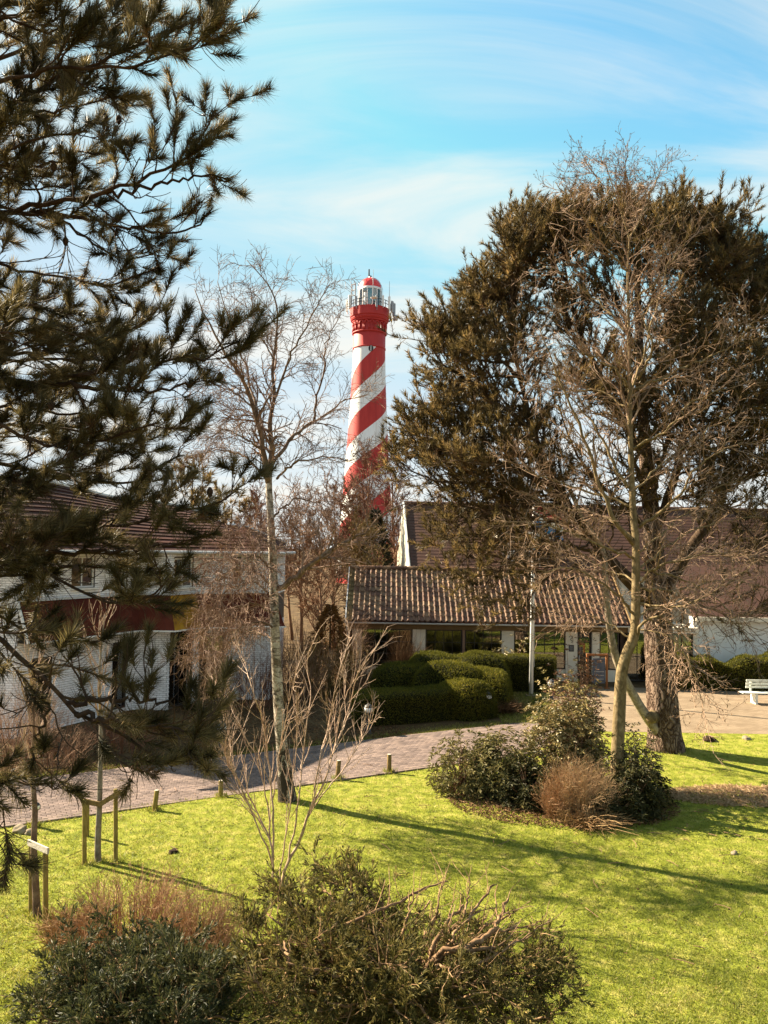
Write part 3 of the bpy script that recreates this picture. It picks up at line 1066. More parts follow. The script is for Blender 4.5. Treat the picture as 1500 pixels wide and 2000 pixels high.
def tile_mesh():
    n = 9
    x = np.linspace(0, TW + 0.015, n)
    z = 0.058 * np.exp(-((x - 0.055) / 0.042) ** 2) + 0.012 * ((x - 0.17) / 0.1) ** 2
    lo = np.stack([x, np.full(n, -0.02), z + 0.045], 1)
    hi = np.stack([x, np.full(n, TH + 0.03), z + 0.012], 1)
    lb = lo - [0, 0, 0.02]
    V = np.concatenate([lo, hi, lb])
    q = [[i, i + 1, n + i + 1, n + i] for i in range(n - 1)] + [[2 * n + i, 2 * n + i + 1, i + 1, i] for i in range(n - 1)]
    q += [[0, n, n, 2 * n]] if False else []
    return V, np.array(q)


tV, tQ = tile_mesh()
NC = int((XR - XL) / TW)
tl, edge = [], []
for r in range(ROWS):
    for c in range(NC):
        s = r * TH + RNG.normal() * 0.004
        tl.append((XL + c * TW + RNG.normal() * 0.004, E0[0] + sdir[0] * s, E0[1] + sdir[1] * s + 0.004 * RNG.random()))
        edge.append(c < 1)
tl, edge = np.array(tl), np.array(edge)
eu = np.stack([np.full(len(tl), RA), RNG.normal(size=len(tl)) * 0.012, RNG.normal(size=len(tl)) * 0.008], 1)
pieces('roof_tile', tV, tQ, tl[~edge], None, M['tile'], roof_part, 1.0, euler=eu[~edge], vis=(tl[~edge][:, 0] < hx(1185)))
pieces('verge_tile', tV, tQ, tl[edge], None, M['tile_moss'], roof_part, 1.0, euler=eu[edge])
MB().beam((XL - 0.05, E0[0], E0[1] + 0.03), (XL - 0.05, E1[0], E1[1] + 0.03), 0.05, 0.20).build('verge_board', M['zinc'], hall)
for k in range(int((XR - XL) / 0.4)):
    o = MB().tube([(XL + k * 0.4, E1[0] + 0.02, E1[1] + 0.06), (XL + k * 0.4 + 0.41, E1[0] + 0.02, E1[1] + 0.075)], [0.115, 0.125], 10).build('ridge_tile', M['tile'], roof_part)
MB().slab([(XL + 0.001, FY + 0.0, EZ - 0.1), (XL + 0.001, FY + 4.6, EZ - 0.1), (XL + 0.001, E1[0], E1[1] - 0.12)], (1, 0, 0), 0.12).build('gable_wall', M['metal_dark'], hall)
MB().slab([(XR - 0.13, FY + 0.0, EZ - 0.1), (XR - 0.13, back[0] - 0.35, EZ - 0.1), (XR - 0.13, E1[0], E1[1] - 0.12)], (1, 0, 0), 0.12).build('gable_wall', M['ochre'], hall)
MB().beam((XR + 0.03, E0[0], E0[1] + 0.02), (XR + 0.03, E1[0], E1[1] + 0.02), 0.05, 0.20).build('verge_board', M['ochre'], hall)
# wall with emblem: small dark plate and wavy mark on the third pillar
em = MB()
ex = hx(1115)
em.box((ex + 0.02, FY - 0.012, 1.52), (0.24, 0.02, 0.30))
plq = em.build('name_plate', M['metal_dark'], hall)
ey = MB()
ey.tube(cr([(ex - 0.09, FY - 0.015, 2.02), (ex, FY - 0.015, 2.09), (ex + 0.08, FY - 0.015, 2.02), (ex - 0.03, FY - 0.015, 1.92), (ex + 0.09, FY - 0.015, 1.84), (ex + 0.02, FY - 0.015, 1.78)], 14), 0.014, 5)
ey.build('emblem', M['metal_dark'], hall)
for q in range(4):
    MB().box((ex + 0.02, FY - 0.024, 1.44 + q * 0.055), (0.17, 0.004, 0.018)).build('plate_bar', M['metal_grey'], plq)
# table lamps and furniture seen through the panes
for px_, lab in ((848, 'white shaded table lamp inside the window left of the pink post'), (870, 'white shaded table lamp beside its twin, nearer the pink window post'),
                 (936, 'white shaded table lamp inside the window right of the pink post'), (957, 'white shaded table lamp nearest the cream pillar inside the window'),
                 (1049, 'white shaded table lamp beside the copper panel inside the wide window')):
    X = at(px_, 1260, FY + 0.6)[0]
    t = thing('table_lamp', (X, FY + 0.6, 0.72), lab, 'lamp', 'lamps on the window table')
    MB().lathe([(0.0, 0.0), (0.06, 0.0), (0.05, 0.03), (0.015, 0.05), (0.015, 0.13), (0.0, 0.131)], (X, FY + 0.6, 0.72), 12).build('lamp_base', M['metal_dark'], t, True)
    MB().lathe([(0.145, 0.12), (0.10, 0.33), (0.098, 0.33), (0.143, 0.12)], (X, FY + 0.6, 0.72), 16).build('lamp_shade', M['shade'], t, True)
t = thing('window_table', (hx(900), FY + 0.6, 0), 'long narrow table along the inside of the hall windows', 'table')
MB().box(((seg[0][1] + seg[3][0]) / 2, FY + 0.65, 0.70), (seg[3][0] - seg[0][1] - 0.1, 0.6, 0.04)).build('table_top', M['grey_wood'], t)
for x in np.linspace(seg[0][1] + 0.2, seg[3][0] - 0.2, 6):
    MB().box((x, FY + 0.65, 0.395), (0.06, 0.5, 0.566)).build('leg', M['grey_wood'], t)
xx = at(1063, 1240, FY + 1.2)[0]
t = thing('screen_panel', (xx, FY + 1.2, 0.1), 'copper coloured arch shaped panel standing inside the wide right window', 'panel')
MB().box((xx + 0.12, FY + 1.2, 1.0), (0.22, 0.12, 1.78)).build('upright', M['rust'], t)
MB().box((xx - 0.12, FY + 1.2, 1.96), (0.72, 0.12, 0.14)).build('crosspiece', M['rust'], t)

# white wall to the right of the hall
t = thing('annex', (17.2, FY + 0.8, 0), 'plain whitewashed wall of the annex right of the hall behind the low shrubs', 'building')
ax0 = seg[6][1] + 0.01
MB().box(((ax0 + 26) / 2, FY + 0.75, 1.5), (26 - ax0, 0.5, 3.0)).build('wall', M['white'], t)
an = MB()
an.slab([(ax0, FY + 0.2, 3.0), (26, FY + 0.2, 3.0), (26, FY + 4.2, 5.4), (ax0, FY + 4.2, 5.4)], (0, 0.5, -0.86), 0.12)
an.build('roof', M['brown_tile'], t)
MB().box(((ax0 + 26) / 2, FY + 0.18, 2.93), (26 - ax0, 0.08, 0.2)).build('fascia', M['cream'], t)

# ------------------------------------------------------------------ taller house behind with steep roof, dormer and cream gable
big = thing('tall_house', (10, 46, 0), 'taller house with long steep brown roof and narrow cream gable behind the hall', 'building')
ga_, gb_, gc_ = at(803, 1112, 40.5), at(776, 1112, 49.0), at(792, 984, 44.5)
RX = 27.0
ra_ = np.array([RX, 41.2, ga_[2] - 0.35])
rc_ = np.array([RX, 45.2, gc_[2] - 0.1])
# gable as boards
gbd = MB()
nB = 9
for k in range(nB):
    f0, f1 = k / nB, (k + 1) / nB
    p0, p1 = ga_ + (gb_ - ga_) * f0, ga_ + (gb_ - ga_) * (f1 - 0.02)
    tf = lambda f: gc_[2] - (gc_[2] - ga_[2]) * abs(f - 0.52) / 0.52
    h0, h1 = tf(f0), tf(f1 - 0.02)
    gbd = MB()
    gbd.slab([(p0[0], p0[1], 0.0), (p1[0], p1[1], 0.0), (p1[0], p1[1], h1), (p0[0], p0[1], h0)], (-1, 0, 0), 0.05 + 0.02 * (k % 2))
    gbd.build('board', M['gable'], big)
br = MB()
rows = 22
for k in range(rows):
    f0, f1 = k / rows, (k + 1) / rows + 0.004
    A, B = ga_ + (gc_ - ga_) * f0, ra_ + (rc_ - ra_) * f0
    C, D = ra_ + (rc_ - ra_) * f1, ga_ + (gc_ - ga_) * f1
    lift = np.array([0, -0.012, 0.008])
    br.add([A + lift, B + lift, C, D, A, B], [[0, 1, 2, 3], [4, 5, 1, 0]], attr=0.0)
br.build('roof', M['brown_tile'], big, attr=True)
bb = MB()
bb.slab([gb_ + (0, 0, 0), (RX, 50, gb_[2] - 0.3), rc_, gc_], (0, 0, -1), 0.1)
bb.build('rear_roof', M['brown_tile'], big)
hw = MB()
hw.box(((ga_[0] + RX) / 2 + 0.1, 41.4, ga_[2] / 2 - 0.1), (RX - ga_[0] - 0.2, 0.4, ga_[2] - 0.2))
hw.build('wall', M['cream'], big)
MB().tube([gc_ + (-0.1, 0, 0.05), rc_ + (0, 0, 0.05)], 0.11, 8).build('ridge', M['brown_tile'], big)
vb = MB()
vb.beam(ga_ + (-0.1, 0, 0.02), gc_ + (-0.1, 0, 0.05), 0.08, 0.16)
vb.build('verge_board', M['white'], big)
# dormer
dl, dr_ = at(984, 1115, 41.0), at(1062, 1115, 41.0)
dt = at(984, 1052, 41.0)[2]
dz0 = dl[2]
dm = MB()
wall_slab(dm, (dl[0], 41.0), (dr_[0], 41.0), dz0 - 0.5, dt, [(0.18, dr_[0] - dl[0] - 0.18, dz0, dt - 0.12)], 0.12)
dm.box((dl[0] + 0.06, 42.6, (dz0 + dt) / 2), (0.12, 3.1, dt - dz0))
dm.box((dr_[0] - 0.06, 42.6, (dz0 + dt) / 2), (0.12, 3.1, dt - dz0))
dorm = dm.build('dormer', M['dark_frame'], big)
window(big, (dl[0], 41.0), (dr_[0], 41.0), 0.18, dr_[0] - dl[0] - 0.18, dz0, dt - 0.12, 2, 3, M['white'], M['glass'], sill=M['white'])
MB().box(((dl[0] + dr_[0]) / 2, 41.8, dt + 0.20), (dr_[0] - dl[0] + 0.9, 2.6, 0.34)).build('dormer_roof', M['cream'], dorm)
MB().box(((dl[0] + dr_[0]) / 2, 42.3, (dz0 + dt) / 2), (dr_[0] - dl[0] - 0.3, 0.1, dt - dz0)).build('curtain', M['interior'], dorm)

# ------------------------------------------------------------------ the white brick apartment house on the left
apt = thing('apartment_house', (-9, 30, 0), 'white brick apartment house with dark red tile skirt between its two floors', 'building')
FP = [(-12.05, 24.0), (-11.2, 24.0), (-9.0, 28.4), (-7.77, 28.4), (-7.15, 29.75), (-5.87, 29.75), (-5.5, 30.55), (-4.35, 30.55), (-4.35, 34.5)]
ZB0, ZB1, ZE = 2.92, 4.15, 5.75
# openings per face: (s0, s1, z0, z1, cols, rows, mat)
holes = {
    1: [(0.55, 1.35, 0.1, 2.3, 1, 2), (3.9, 4.6, 0.15, 2.5, 1, 2), (2.0, 3.0, 4.5, 5.55, 2, 1), (3.9, 4.5, 4.45, 5.5, 1, 1)],
    3: [(0.25, 1.35, 4.42, 5.5, 2, 1), (0.12, 1.4, 0.05, 2.85, 2, 1)],
    4: [(0.2, 1.2, 0.05, 2.6, 1, 1)],
    5: [(0.2, 0.75, 4.45, 5.5, 1, 1)],
}
wm = MB()
bl_, an_ = [], []
for k in range(len(FP) - 1):
    hs = [h[:4] for h in holes.get(k, [])]
    wall_slab(wm, FP[k], FP[k + 1], 0, ZE, hs, 0.25, -0.006)
    l_, g_ = brick_locs(FP[k], FP[k + 1], 0.0, ZE - 0.05, hs)
    bl_.append(l_)
    an_.append(np.full(len(l_), g_))
wall = wm.build('wall', M['mortar'], apt)
bl_, an_ = np.concatenate(bl_), np.concatenate(an_)
h = np.array([0.21, 0.03, 0.065]) / 2
bV = np.array([[-h[0], 0.02, -h[2]], [h[0], 0.02, -h[2]], [h[0], 0.02, h[2]], [-h[0], 0.02, h[2]],
               [-h[0], -0.005, -h[2]], [h[0], -0.005, -h[2]], [h[0], -0.005, h[2]], [-h[0], -0.005, h[2]]])
bQ = np.array([[4, 5, 6, 7], [0, 1, 5, 4], [3, 7, 6, 2], [0, 4, 7, 3], [1, 2, 6, 5]])
keep = ~((bl_[:, 2] > ZB0 - 0.05) & (bl_[:, 2] < ZB1 - 0.1) & (bl_[:, 1] > 24.05))
bl_, an_ = bl_[keep], an_[keep]
pieces('brick', bV, bQ, bl_[:, :3], an_, M['brick'], wall, np.clip(bl_[:, 3], 0.3, 1), sx=bl_[:, 3])
for k, hs in holes.items():
    for s0, s1, z0, z1, c, r in hs:
        window(apt, FP[k], FP[k + 1], s0, s1, z0, z1, c, r, M['dark_frame'] if z0 < 1 else M['white'], M['glass'], rec=0.10, sill=M['white'] if z0 > 1 else None)
ib = MB()
for k in range(1, len(FP) - 1):
    a, t_, n_, L = wallpts(FP[k], FP[k + 1])
    c = a + t_ * L / 2 - n_ * 1.3
    ib.box((c[0], c[1], ZE / 2), (L * 0.9, 0.1, ZE - 0.2), math.atan2(t_[1], t_[0]))
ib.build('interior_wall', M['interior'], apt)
MB().box((-12.2, 23.97, 2.6), (0.10, 0.2, 5.2)).build('downpipe', M['dark_frame'], apt)
# tile skirt: courses of tiles leaning out
for k in range(1, len(FP) - 2):
    a, t_, n_, L = wallpts(FP[k], FP[k + 1])
    out0, out1 = 0.62, 0.06
    sk = MB()
    RW = 5
    for r in range(RW):
        f0, f1 = r / RW, (r + 1) / RW
        o0, o1 = out0 + (out1 - out0) * f0, out0 + (out1 - out0) * f1
        z0, z1 = ZB0 + (ZB1 - ZB0) * f0, ZB0 + (ZB1 - ZB0) * f1
        prev = wallpts(FP[k - 1], FP[k])[2]
        nxt = wallpts(FP[k + 1], FP[k + 2])[2]

        def corner(base, n1, n2, o):
            mdir = (n1 + n2) / max(1 + float(n1 @ n2), 0.3)
            return base + mdir * o
        nt_ = max(1, int(round(L / 0.30)))
        for q in range(nt_):
            fa, fb = q / nt_, (q + 1) / nt_ - 0.004 / L

            def P(f, o, z):
                L0 = corner(np.array(FP[k]), prev if k > 1 else n_, n_, o)
                R0 = corner(np.array(FP[k + 1]), n_, nxt, o)
                p = L0 + (R0 - L0) * f
                return np.array([p[0], p[1], z])
            lift = 0.022 + 0.006 * RNG.random()
            A, B = P(fa, o0 + lift, z0), P(fb, o0 + lift, z0)
            C, D = P(fb, o1 + 0.004, z1 + 0.02), P(fa, o1 + 0.004, z1 + 0.02)
            A2, B2 = P(fa, o0, z0), P(fb, o0, z0)
            sk.add([A, B, C, D, A2, B2], [[0, 1, 2, 3], [4, 5, 1, 0]], attr=RNG.random() * 0.6)
    o = sk.build('tile_skirt', M['lichen_tile'] if k == 3 else M['red_tile'], apt, attr=True)
    if k == 3:
        o['label'] = 'tile skirt grown over with orange lichen'
    bk = MB()
    A, B = P(0, 0.0, ZB0 - 0.02), P(1, 0.0, ZB0 - 0.02)
    C, D = P(1, out0 + 0.02, ZB0 - 0.02), P(0, out0 + 0.02, ZB0 - 0.02)
    C2, D2 = P(1, out1, ZB1), P(0, out1, ZB1)
    bk.quad(A, B, C, D).quad(D - (0, 0, 0), C, C2 - (0, 0, 0.03), D2 - (0, 0, 0.03))
    bk.build('skirt_board', M['dark_frame'], apt)
    st = MB()
    st.beam(P(0, out0 + 0.05, ZB0), P(1, out0 + 0.05, ZB0), 0.03, 0.05)
    st.build('drip_edge', M['white'], apt)
    st = MB()
    st.beam(P(0, out1 + 0.05, ZB1 + 0.04), P(1, out1 + 0.05, ZB1 + 0.04), 0.06, 0.07)
    st.build('flashing', M['zinc'], apt)
MB().beam((-11.2, 23.95, ZB1), (-11.2 + 0.55 * 0.9, 23.95 - 0.26, ZB0), 0.06, 0.07).build('skirt_end_board', M['white'], apt)
# roof: courses lofted between the eaves and the ridge, white verge on the ridge
ev = cr([(-12.2, 22.9, ZE), (-10.75, 23.4, ZE), (-8.6, 27.5, ZE), (-6.3, 29.4, ZE), (-4.6, 30.15, ZE), (-4.0, 30.5, ZE), (-3.95, 34.4, ZE)], 40)
rg = cr([at(-150, 925, 25.0), at(0, 931, 27.6), at(95, 943, 29.6), at(230, 974, 32.5), at(325, 985, 35.5), at(385, 1000, 36.5), at(430, 1030, 36.5)], 40)
rf = MB()
RW = 16
for r in range(RW):
    f0, f1 = r / RW, (r + 1) / RW + 0.004
    A = ev + (rg - ev) * f0 + [0.02, -0.02, 0.035]
    A0 = ev + (rg - ev) * f0
    B = ev + (rg - ev) * f1
    V = np.concatenate([A, B, A0])
    n = 40
    rf.add(V, [[i, i + 1, n + i + 1, n + i] for i in range(n - 1)] + [[2 * n + i, 2 * n + i + 1, i + 1, i] for i in range(n - 1)], attr=RNG.random())
aroof = rf.build('roof', M['shaded_plum_tile'], apt, attr=True)
MB().tube(rg + [0, 0, 0.05], 0.07, 8).build('ridge_flashing', M['white'], aroof)
MB().tube(ev + [0.03, -0.03, -0.03], 0.06, 8).build('gutter', M['zinc'], aroof)
rb = MB()
bk_ = rg + [-3.0, 1.2, -2.0]
rb.add(np.concatenate([rg, bk_]), [[i, i + 1, 41 + i, 40 + i] for i in range(39)])
rb.build('rear_roof', M['shaded_plum_tile'], apt)
# little cross gable over the second bay
ap_ = at(470, 1026, 32.5)
g1, g2, g3, g4 = at(415, 1078, 30.2), at(525, 1080, 30.4), at(560, 1062, 34), at(430, 1030, 34.5)
MB().slab([g1, g2, ap_ + (0.1, 0, 0)], (0, 0.4, -0.3), 0.1).build('cross_gable_roof', M['shaded_plum_tile'], aroof)
MB().slab([g2, g3, ap_ + (0.1, 0, 0)], (-0.3, 0.3, -0.3), 0.1).build('cross_gable_roof', M['shaded_plum_tile'], aroof)
MB().tube([ap_ + (-0.4, 0, 0.02), ap_ + (0.1, 0, 0.02), g3 + (0, 0, 0.03)], 0.05, 6).build('cross_gable_ridge', M['zinc'], aroof)

# ------------------------------------------------------------------ lighthouse
LY = 133.0
lc = at(717.5, 900, LY)
LX = lc[0]
ppm = F / LY


def lz(py):
    return at(720, py, LY)[2]


tow = thing('lighthouse', (LX, LY, 0), 'tall round lighthouse with red and white spiral stripes rising above the bare trees', 'lighthouse')


def m_spiral():
    s = NT('spiral_paint')
    t = s.n('ShaderNodeTexCoord')
    sp = s.n('ShaderNodeSeparateXYZ')
    s.l(t.outputs['Object'], sp.inputs[0])
    an = s.n('ShaderNodeMath', operation='ARCTAN2')
    s.l(sp.outputs[1], an.inputs[0])
    s.l(sp.outputs[0], an.inputs[1])
    per = 97.0 / ppm
    a = s.n('ShaderNodeMath', operation='DIVIDE')
    s.l(an.outputs[0], a.inputs[0])
    a.inputs[1].default_value = math.pi
    z = s.n('ShaderNodeMath', operation='MULTIPLY_ADD')
    s.l(sp.outputs[2], z.inputs[0])
    z.inputs[1].default_value = 1.0 / per
    z.inputs[2].default_value = SPIRAL
    u = s.n('ShaderNodeMath', operation='SUBTRACT')
    s.l(z.outputs[0], u.inputs[0])
    s.l(a.outputs[0], u.inputs[1])
    f = s.n('ShaderNodeMath', operation='FRACT')
    s.l(u.outputs[0], f.inputs[0])
    lt = s.n('ShaderNodeMath', operation='LESS_THAN')
    s.l(f.outputs[0], lt.inputs[0])
    lt.inputs[1].default_value = 0.5
    n = s.noise(1.1, 8, 0.72, (1, 1, 0.12))
    w = s.ramp(n, [(0.50, 0.46, 0.41), (0.72, 0.71, 0.69), (0.80, 0.80, 0.79)], [0.28, 0.42, 0.6])
    r = s.ramp(n, [(0.28, 0.022, 0.02), (0.38, 0.024, 0.020), (0.46, 0.036, 0.028)], [0.28, 0.42, 0.6])
    return s.fin(s.mix(lt.outputs[0], w, r), 0.6, 0.3)


SPIRAL = 0.0
# phase: on the axis facing the camera (angle -90 deg) the first red stripe is centred near py 735
zc_ = lz(722)
per_ = 97.0 / ppm
SPIRAL = (0.25 - (zc_ / per_ + 0.5)) % 1.0
M['spiral'] = m_spiral()
rr = lambda half: half / ppm
prof = [(rr(58), 0.0), (rr(52), lz(1040)), (rr(46.5), lz(960)), (rr(40.5), lz(870)), (rr(36.2), lz(800)), (rr(33.2), lz(740)), (rr(31.6), lz(684))]
MB().lathe(prof, (LX, LY, 0), 64).build('shaft', M['spiral'], tow, True)
MB().lathe([(rr(31.6), lz(684)), (rr(32.6), lz(683.8)), (rr(32.6), lz(681)), (rr(31.8), lz(680.5)), (rr(31.8), lz(632))], (LX, LY, 0), 64).build('neck', M['red_paint'], tow, True)
# arcade frieze: round arches on small corbels
NA = 20
for k in range(NA):
    a0 = 2 * math.pi * (k + 0.5) / NA
    ar = MB()
    R0 = rr(33.4)
    wv = math.pi / NA * 0.78
    pts = []
    for q in np.linspace(0, math.pi, 9):
        aa = a0 + wv * math.cos(q)
        pts.append((LX + R0 * math.cos(aa), LY + R0 * math.sin(aa), lz(641) + math.sin(q) * rr(7.0)))
    ar.tube(pts, 0.12, 6)
    for sgn in (-1, 1):
        aa = a0 + sgn * wv
        ar.tube([(LX + R0 * math.cos(aa), LY + R0 * math.sin(aa), lz(641)), (LX + R0 * math.cos(aa), LY + R0 * math.sin(aa), lz(652))], 0.11, 6)
    ar.build('arch', M['red_paint'], tow, True)
MB().lathe([(rr(32.4), lz(655)), (rr(34.4), lz(654)), (rr(34.4), lz(652)), (rr(32.4), lz(651))], (LX, LY, 0), 64).build('string_course', M['red_paint'], tow, True)
MB().lathe([(rr(31.8), lz(634)), (rr(35), lz(632)), (rr(35.4), lz(629.5)), (rr(37), lz(629)), (rr(38.2), lz(626)), (rr(37.2), lz(625)), (rr(37.2), lz(623.5)), (rr(38.8), lz(622)), (rr(38.8), lz(606)), (rr(37.4), lz(605.5)), (0.01, lz(606))], (LX, LY, 0), 64).build('parapet', M['red_paint'], tow)
# lantern
zg0, zg1 = lz(607), lz(568)
lan = MB().lathe([(rr(24), zg0), (rr(24), lz(602)), (rr(22.6), lz(601.5)), (rr(22.6), zg0 + 0.1)], (LX, LY, 0), 40).build('lantern_base', M['metal_grey'], tow)
NP = 14
for k in range(NP):
    a0, a1 = 2 * math.pi * k / NP, 2 * math.pi * (k + 1) / NP
    R0 = rr(22.4)
    c0, c1 = (LX + R0 * math.cos(a0), LY + R0 * math.sin(a0)), (LX + R0 * math.cos(a1), LY + R0 * math.sin(a1))
    MB().slab([(c0[0], c0[1], lz(601.5)), (c1[0], c1[1], lz(601.5)), (c1[0], c1[1], zg1), (c0[0], c0[1], zg1)], (math.cos((a0 + a1) / 2), math.sin((a0 + a1) / 2), 0), 0.03).build('pane', M['glass_clear'], lan)
    MB().tube([(c0[0], c0[1], lz(602)), (c0[0], c0[1], zg1)], 0.085, 5).build('glazing_bar', M['white'], lan)
MB().lathe([(rr(22.8), lz(569)), (rr(23.2), lz(565.2)), (rr(20.0), lz(564.8)), (0.01, lz(564.5))], (LX, LY, 0), 40).build('lantern_ring', M['white'], lan, True)
MB().lathe([(0.01, lz(603)), (rr(8), lz(602)), (rr(11), lz(590)), (rr(11.5), lz(582)), (rr(9.5), lz(573)), (rr(4), lz(566)), (0.01, lz(565))], (LX, LY, 0), 24).build('lens', M['metal_grey'], tow, True)
dm_ = [(rr(22.6) * math.cos(q), lz(565) + (lz(543.0) - lz(565)) * math.sin(q)) for q in np.linspace(0, math.pi / 2 * 0.96, 10)]
dome = MB().lathe(dm_ + [(0.01, lz(542.8))], (LX, LY, 0), 40).build('dome', M['dome_red'], tow, True)
MB().lathe([(rr(3.0), lz(545)), (rr(3.4), lz(541)), (rr(2.2), lz(538.5)), (0.01, lz(538))], (LX, LY, 0), 14).build('finial', M['metal_grey'], dome, True)
MB().tube([(LX - 0.25, LY, lz(540)), (LX - 0.25, LY, lz(526))], [0.16, 0.13], 6).build('lightning_rod', M['metal_dark'], dome)
cg = MB()
for k in range(8):
    a0 = 2 * math.pi * (k + 0.3) / 8
    R0 = rr(25.5)
    pts = [(LX + R0 * math.cos(a0), LY + R0 * math.sin(a0), lz(604)), (LX + R0 * math.cos(a0), LY + R0 * math.sin(a0), lz(566))]
    for q in np.linspace(0.2, math.pi / 2 - 0.1, 5):
        pts.append((LX + R0 * math.cos(q) * math.cos(a0), LY + R0 * math.cos(q) * math.sin(a0), lz(566) + (lz(543) - lz(566)) * math.sin(q)))
    cg.tube(pts, 0.03, 5)
cg.build('cage', M['metal_grey'], tow)
# gallery rail
rl = MB()
NR = 36
ra0 = np.linspace(0, 2 * np.pi, NR + 1)
R0 = rr(40.5)
for zz in (lz(600), lz(594)):
    rl.tube(np.stack([LX + R0 * np.cos(ra0), LY + R0 * np.sin(ra0), np.full(NR + 1, zz)], 1), 0.06, 5)
for a0 in ra0[:-1:2]:
    rl.tube([(LX + R0 * math.cos(a0), LY + R0 * math.sin(a0), lz(607)), (LX + R0 * math.cos(a0), LY + R0 * math.sin(a0), lz(593))], 0.06, 5)
rl.build('railing', M['metal_dark'], tow)


def onring(half, px):
    """a point on the gallery ring seen at column px"""
    x = at(px, 600, LY)[0] - LX
    r = rr(half)
    x = max(-r, min(r, x))
    return LX + x, LY - math.sqrt(max(r * r - x * x, 0.0))


for px_, y0, y1, w in ((678.5, 615, 592, 0.30), (684, 612, 586, 0.42), (697, 608, 590, 0.24), (714, 604, 585, 0.36), (736, 612, 590, 0.34),
                       (748, 606, 588, 0.30), (760, 612, 588, 0.34), (766, 615, 594, 0.40), (771, 618, 592, 0.40), (774, 626, 604, 0.26)):
    x, y = onring(43 if 690 < px_ < 760 else 48, px_)
    a = MB()
    a.box((x, y, (lz(y0) + lz(y1)) / 2), (w, w * 0.7, lz(y1) - lz(y0)), RNG.random())
    a.tube([(x + 0.05, y + 0.4, lz(y0) - 0.3), (x + 0.05, y + 0.4, lz(y1) + 0.25)], 0.06, 5)
    a.build('antenna', M['white'] if RNG.random() < 0.3 else M['metal_grey'], tow)
for px_, y0, y1 in ((686, 606, 548), (729, 604, 541), (760, 606, 555), (764, 606, 585)):
    x, y = onring(42, px_)
    MB().tube([(x, y, lz(y0)), (x, y, lz(y1))], [0.06, 0.03], 5).build('mast', M['metal_grey'], tow)
sc = MB()
xa, ya = onring(46, 688)
xb, yb = onring(46, 695)
for y_ in (567, 578, 588):
    sc.tube([(xa, ya, lz(y_)), (xb, yb, lz(y_))], 0.09, 5)
sc.tube([(xa, ya, lz(606)), (xa, ya, lz(565))], 0.09, 5)
sc.tube([(xb, yb, lz(606)), (xb, yb, lz(565))], 0.09, 5)
sc.build('ladder_frame', M['metal_grey'], tow)
x, y = onring(44, 731)
MB().lathe([(0.02, 0), (0.35, 0.06), (0.62, 0.22), (0.60, 0.24), (0.33, 0.1)], (x, y, lz(597)), 18).build('dish', M['white'], tow, True)
x, y = onring(52, 777)
xi, yi = onring(38, 760)
MB().tube([(xi, yi, lz(628)), (x - 0.6, y, lz(622)), (x, y, lz(619))], 0.14, 6).build('bracket', M['metal_dark'], tow)
MB().lathe([(0.02, -0.5), (0.28, -0.45), (0.4, 0.0), (0.28, 0.45), (0.02, 0.5)], (x, y, lz(620)), 14).build('dish', M['zinc'], tow, True)
wz = lz(688)
xw = at(725, 688, LY)[0] - LX
rw = rr(31.9)
yw = LY - math.sqrt(rw * rw - xw * xw)
wo_ = MB().tube([(LX + xw + 0.34 * math.cos(q), yw - 0.03, wz + 0.46 * math.sin(q)) for q in np.linspace(0, 2 * math.pi, 16)], 0.09, 6).build('window', M['metal_dark'], tow)
MB().tube([(LX + xw, yw - 0.05, wz - 0.44), (LX + xw, yw - 0.05, wz + 0.44)], 0.07, 6).build('frame', M['white'], wo_)
pg_ = [(LX + xw + 0.32 * math.cos(q), yw - 0.01, wz + 0.44 * math.sin(q)) for q in np.linspace(0, 2 * math.pi, 14, endpoint=False)]
MB().slab(pg_, (0, 1, 0), 0.02).build('pane', M['dark_frame'], wo_)

# ------------------------------------------------------------------ trees
def px_path(pts, n, Y=None):
    """pixel polyline (px, py[, Y]) to n smooth world points"""
    return cr([at(p[0], p[1], p[2] if len(p) > 2 else Y) for p in pts], n)


def taper(r0, r1, n, pw=1.0):
    return r0 + (r1 - r0) * np.linspace(0, 1, n) ** pw


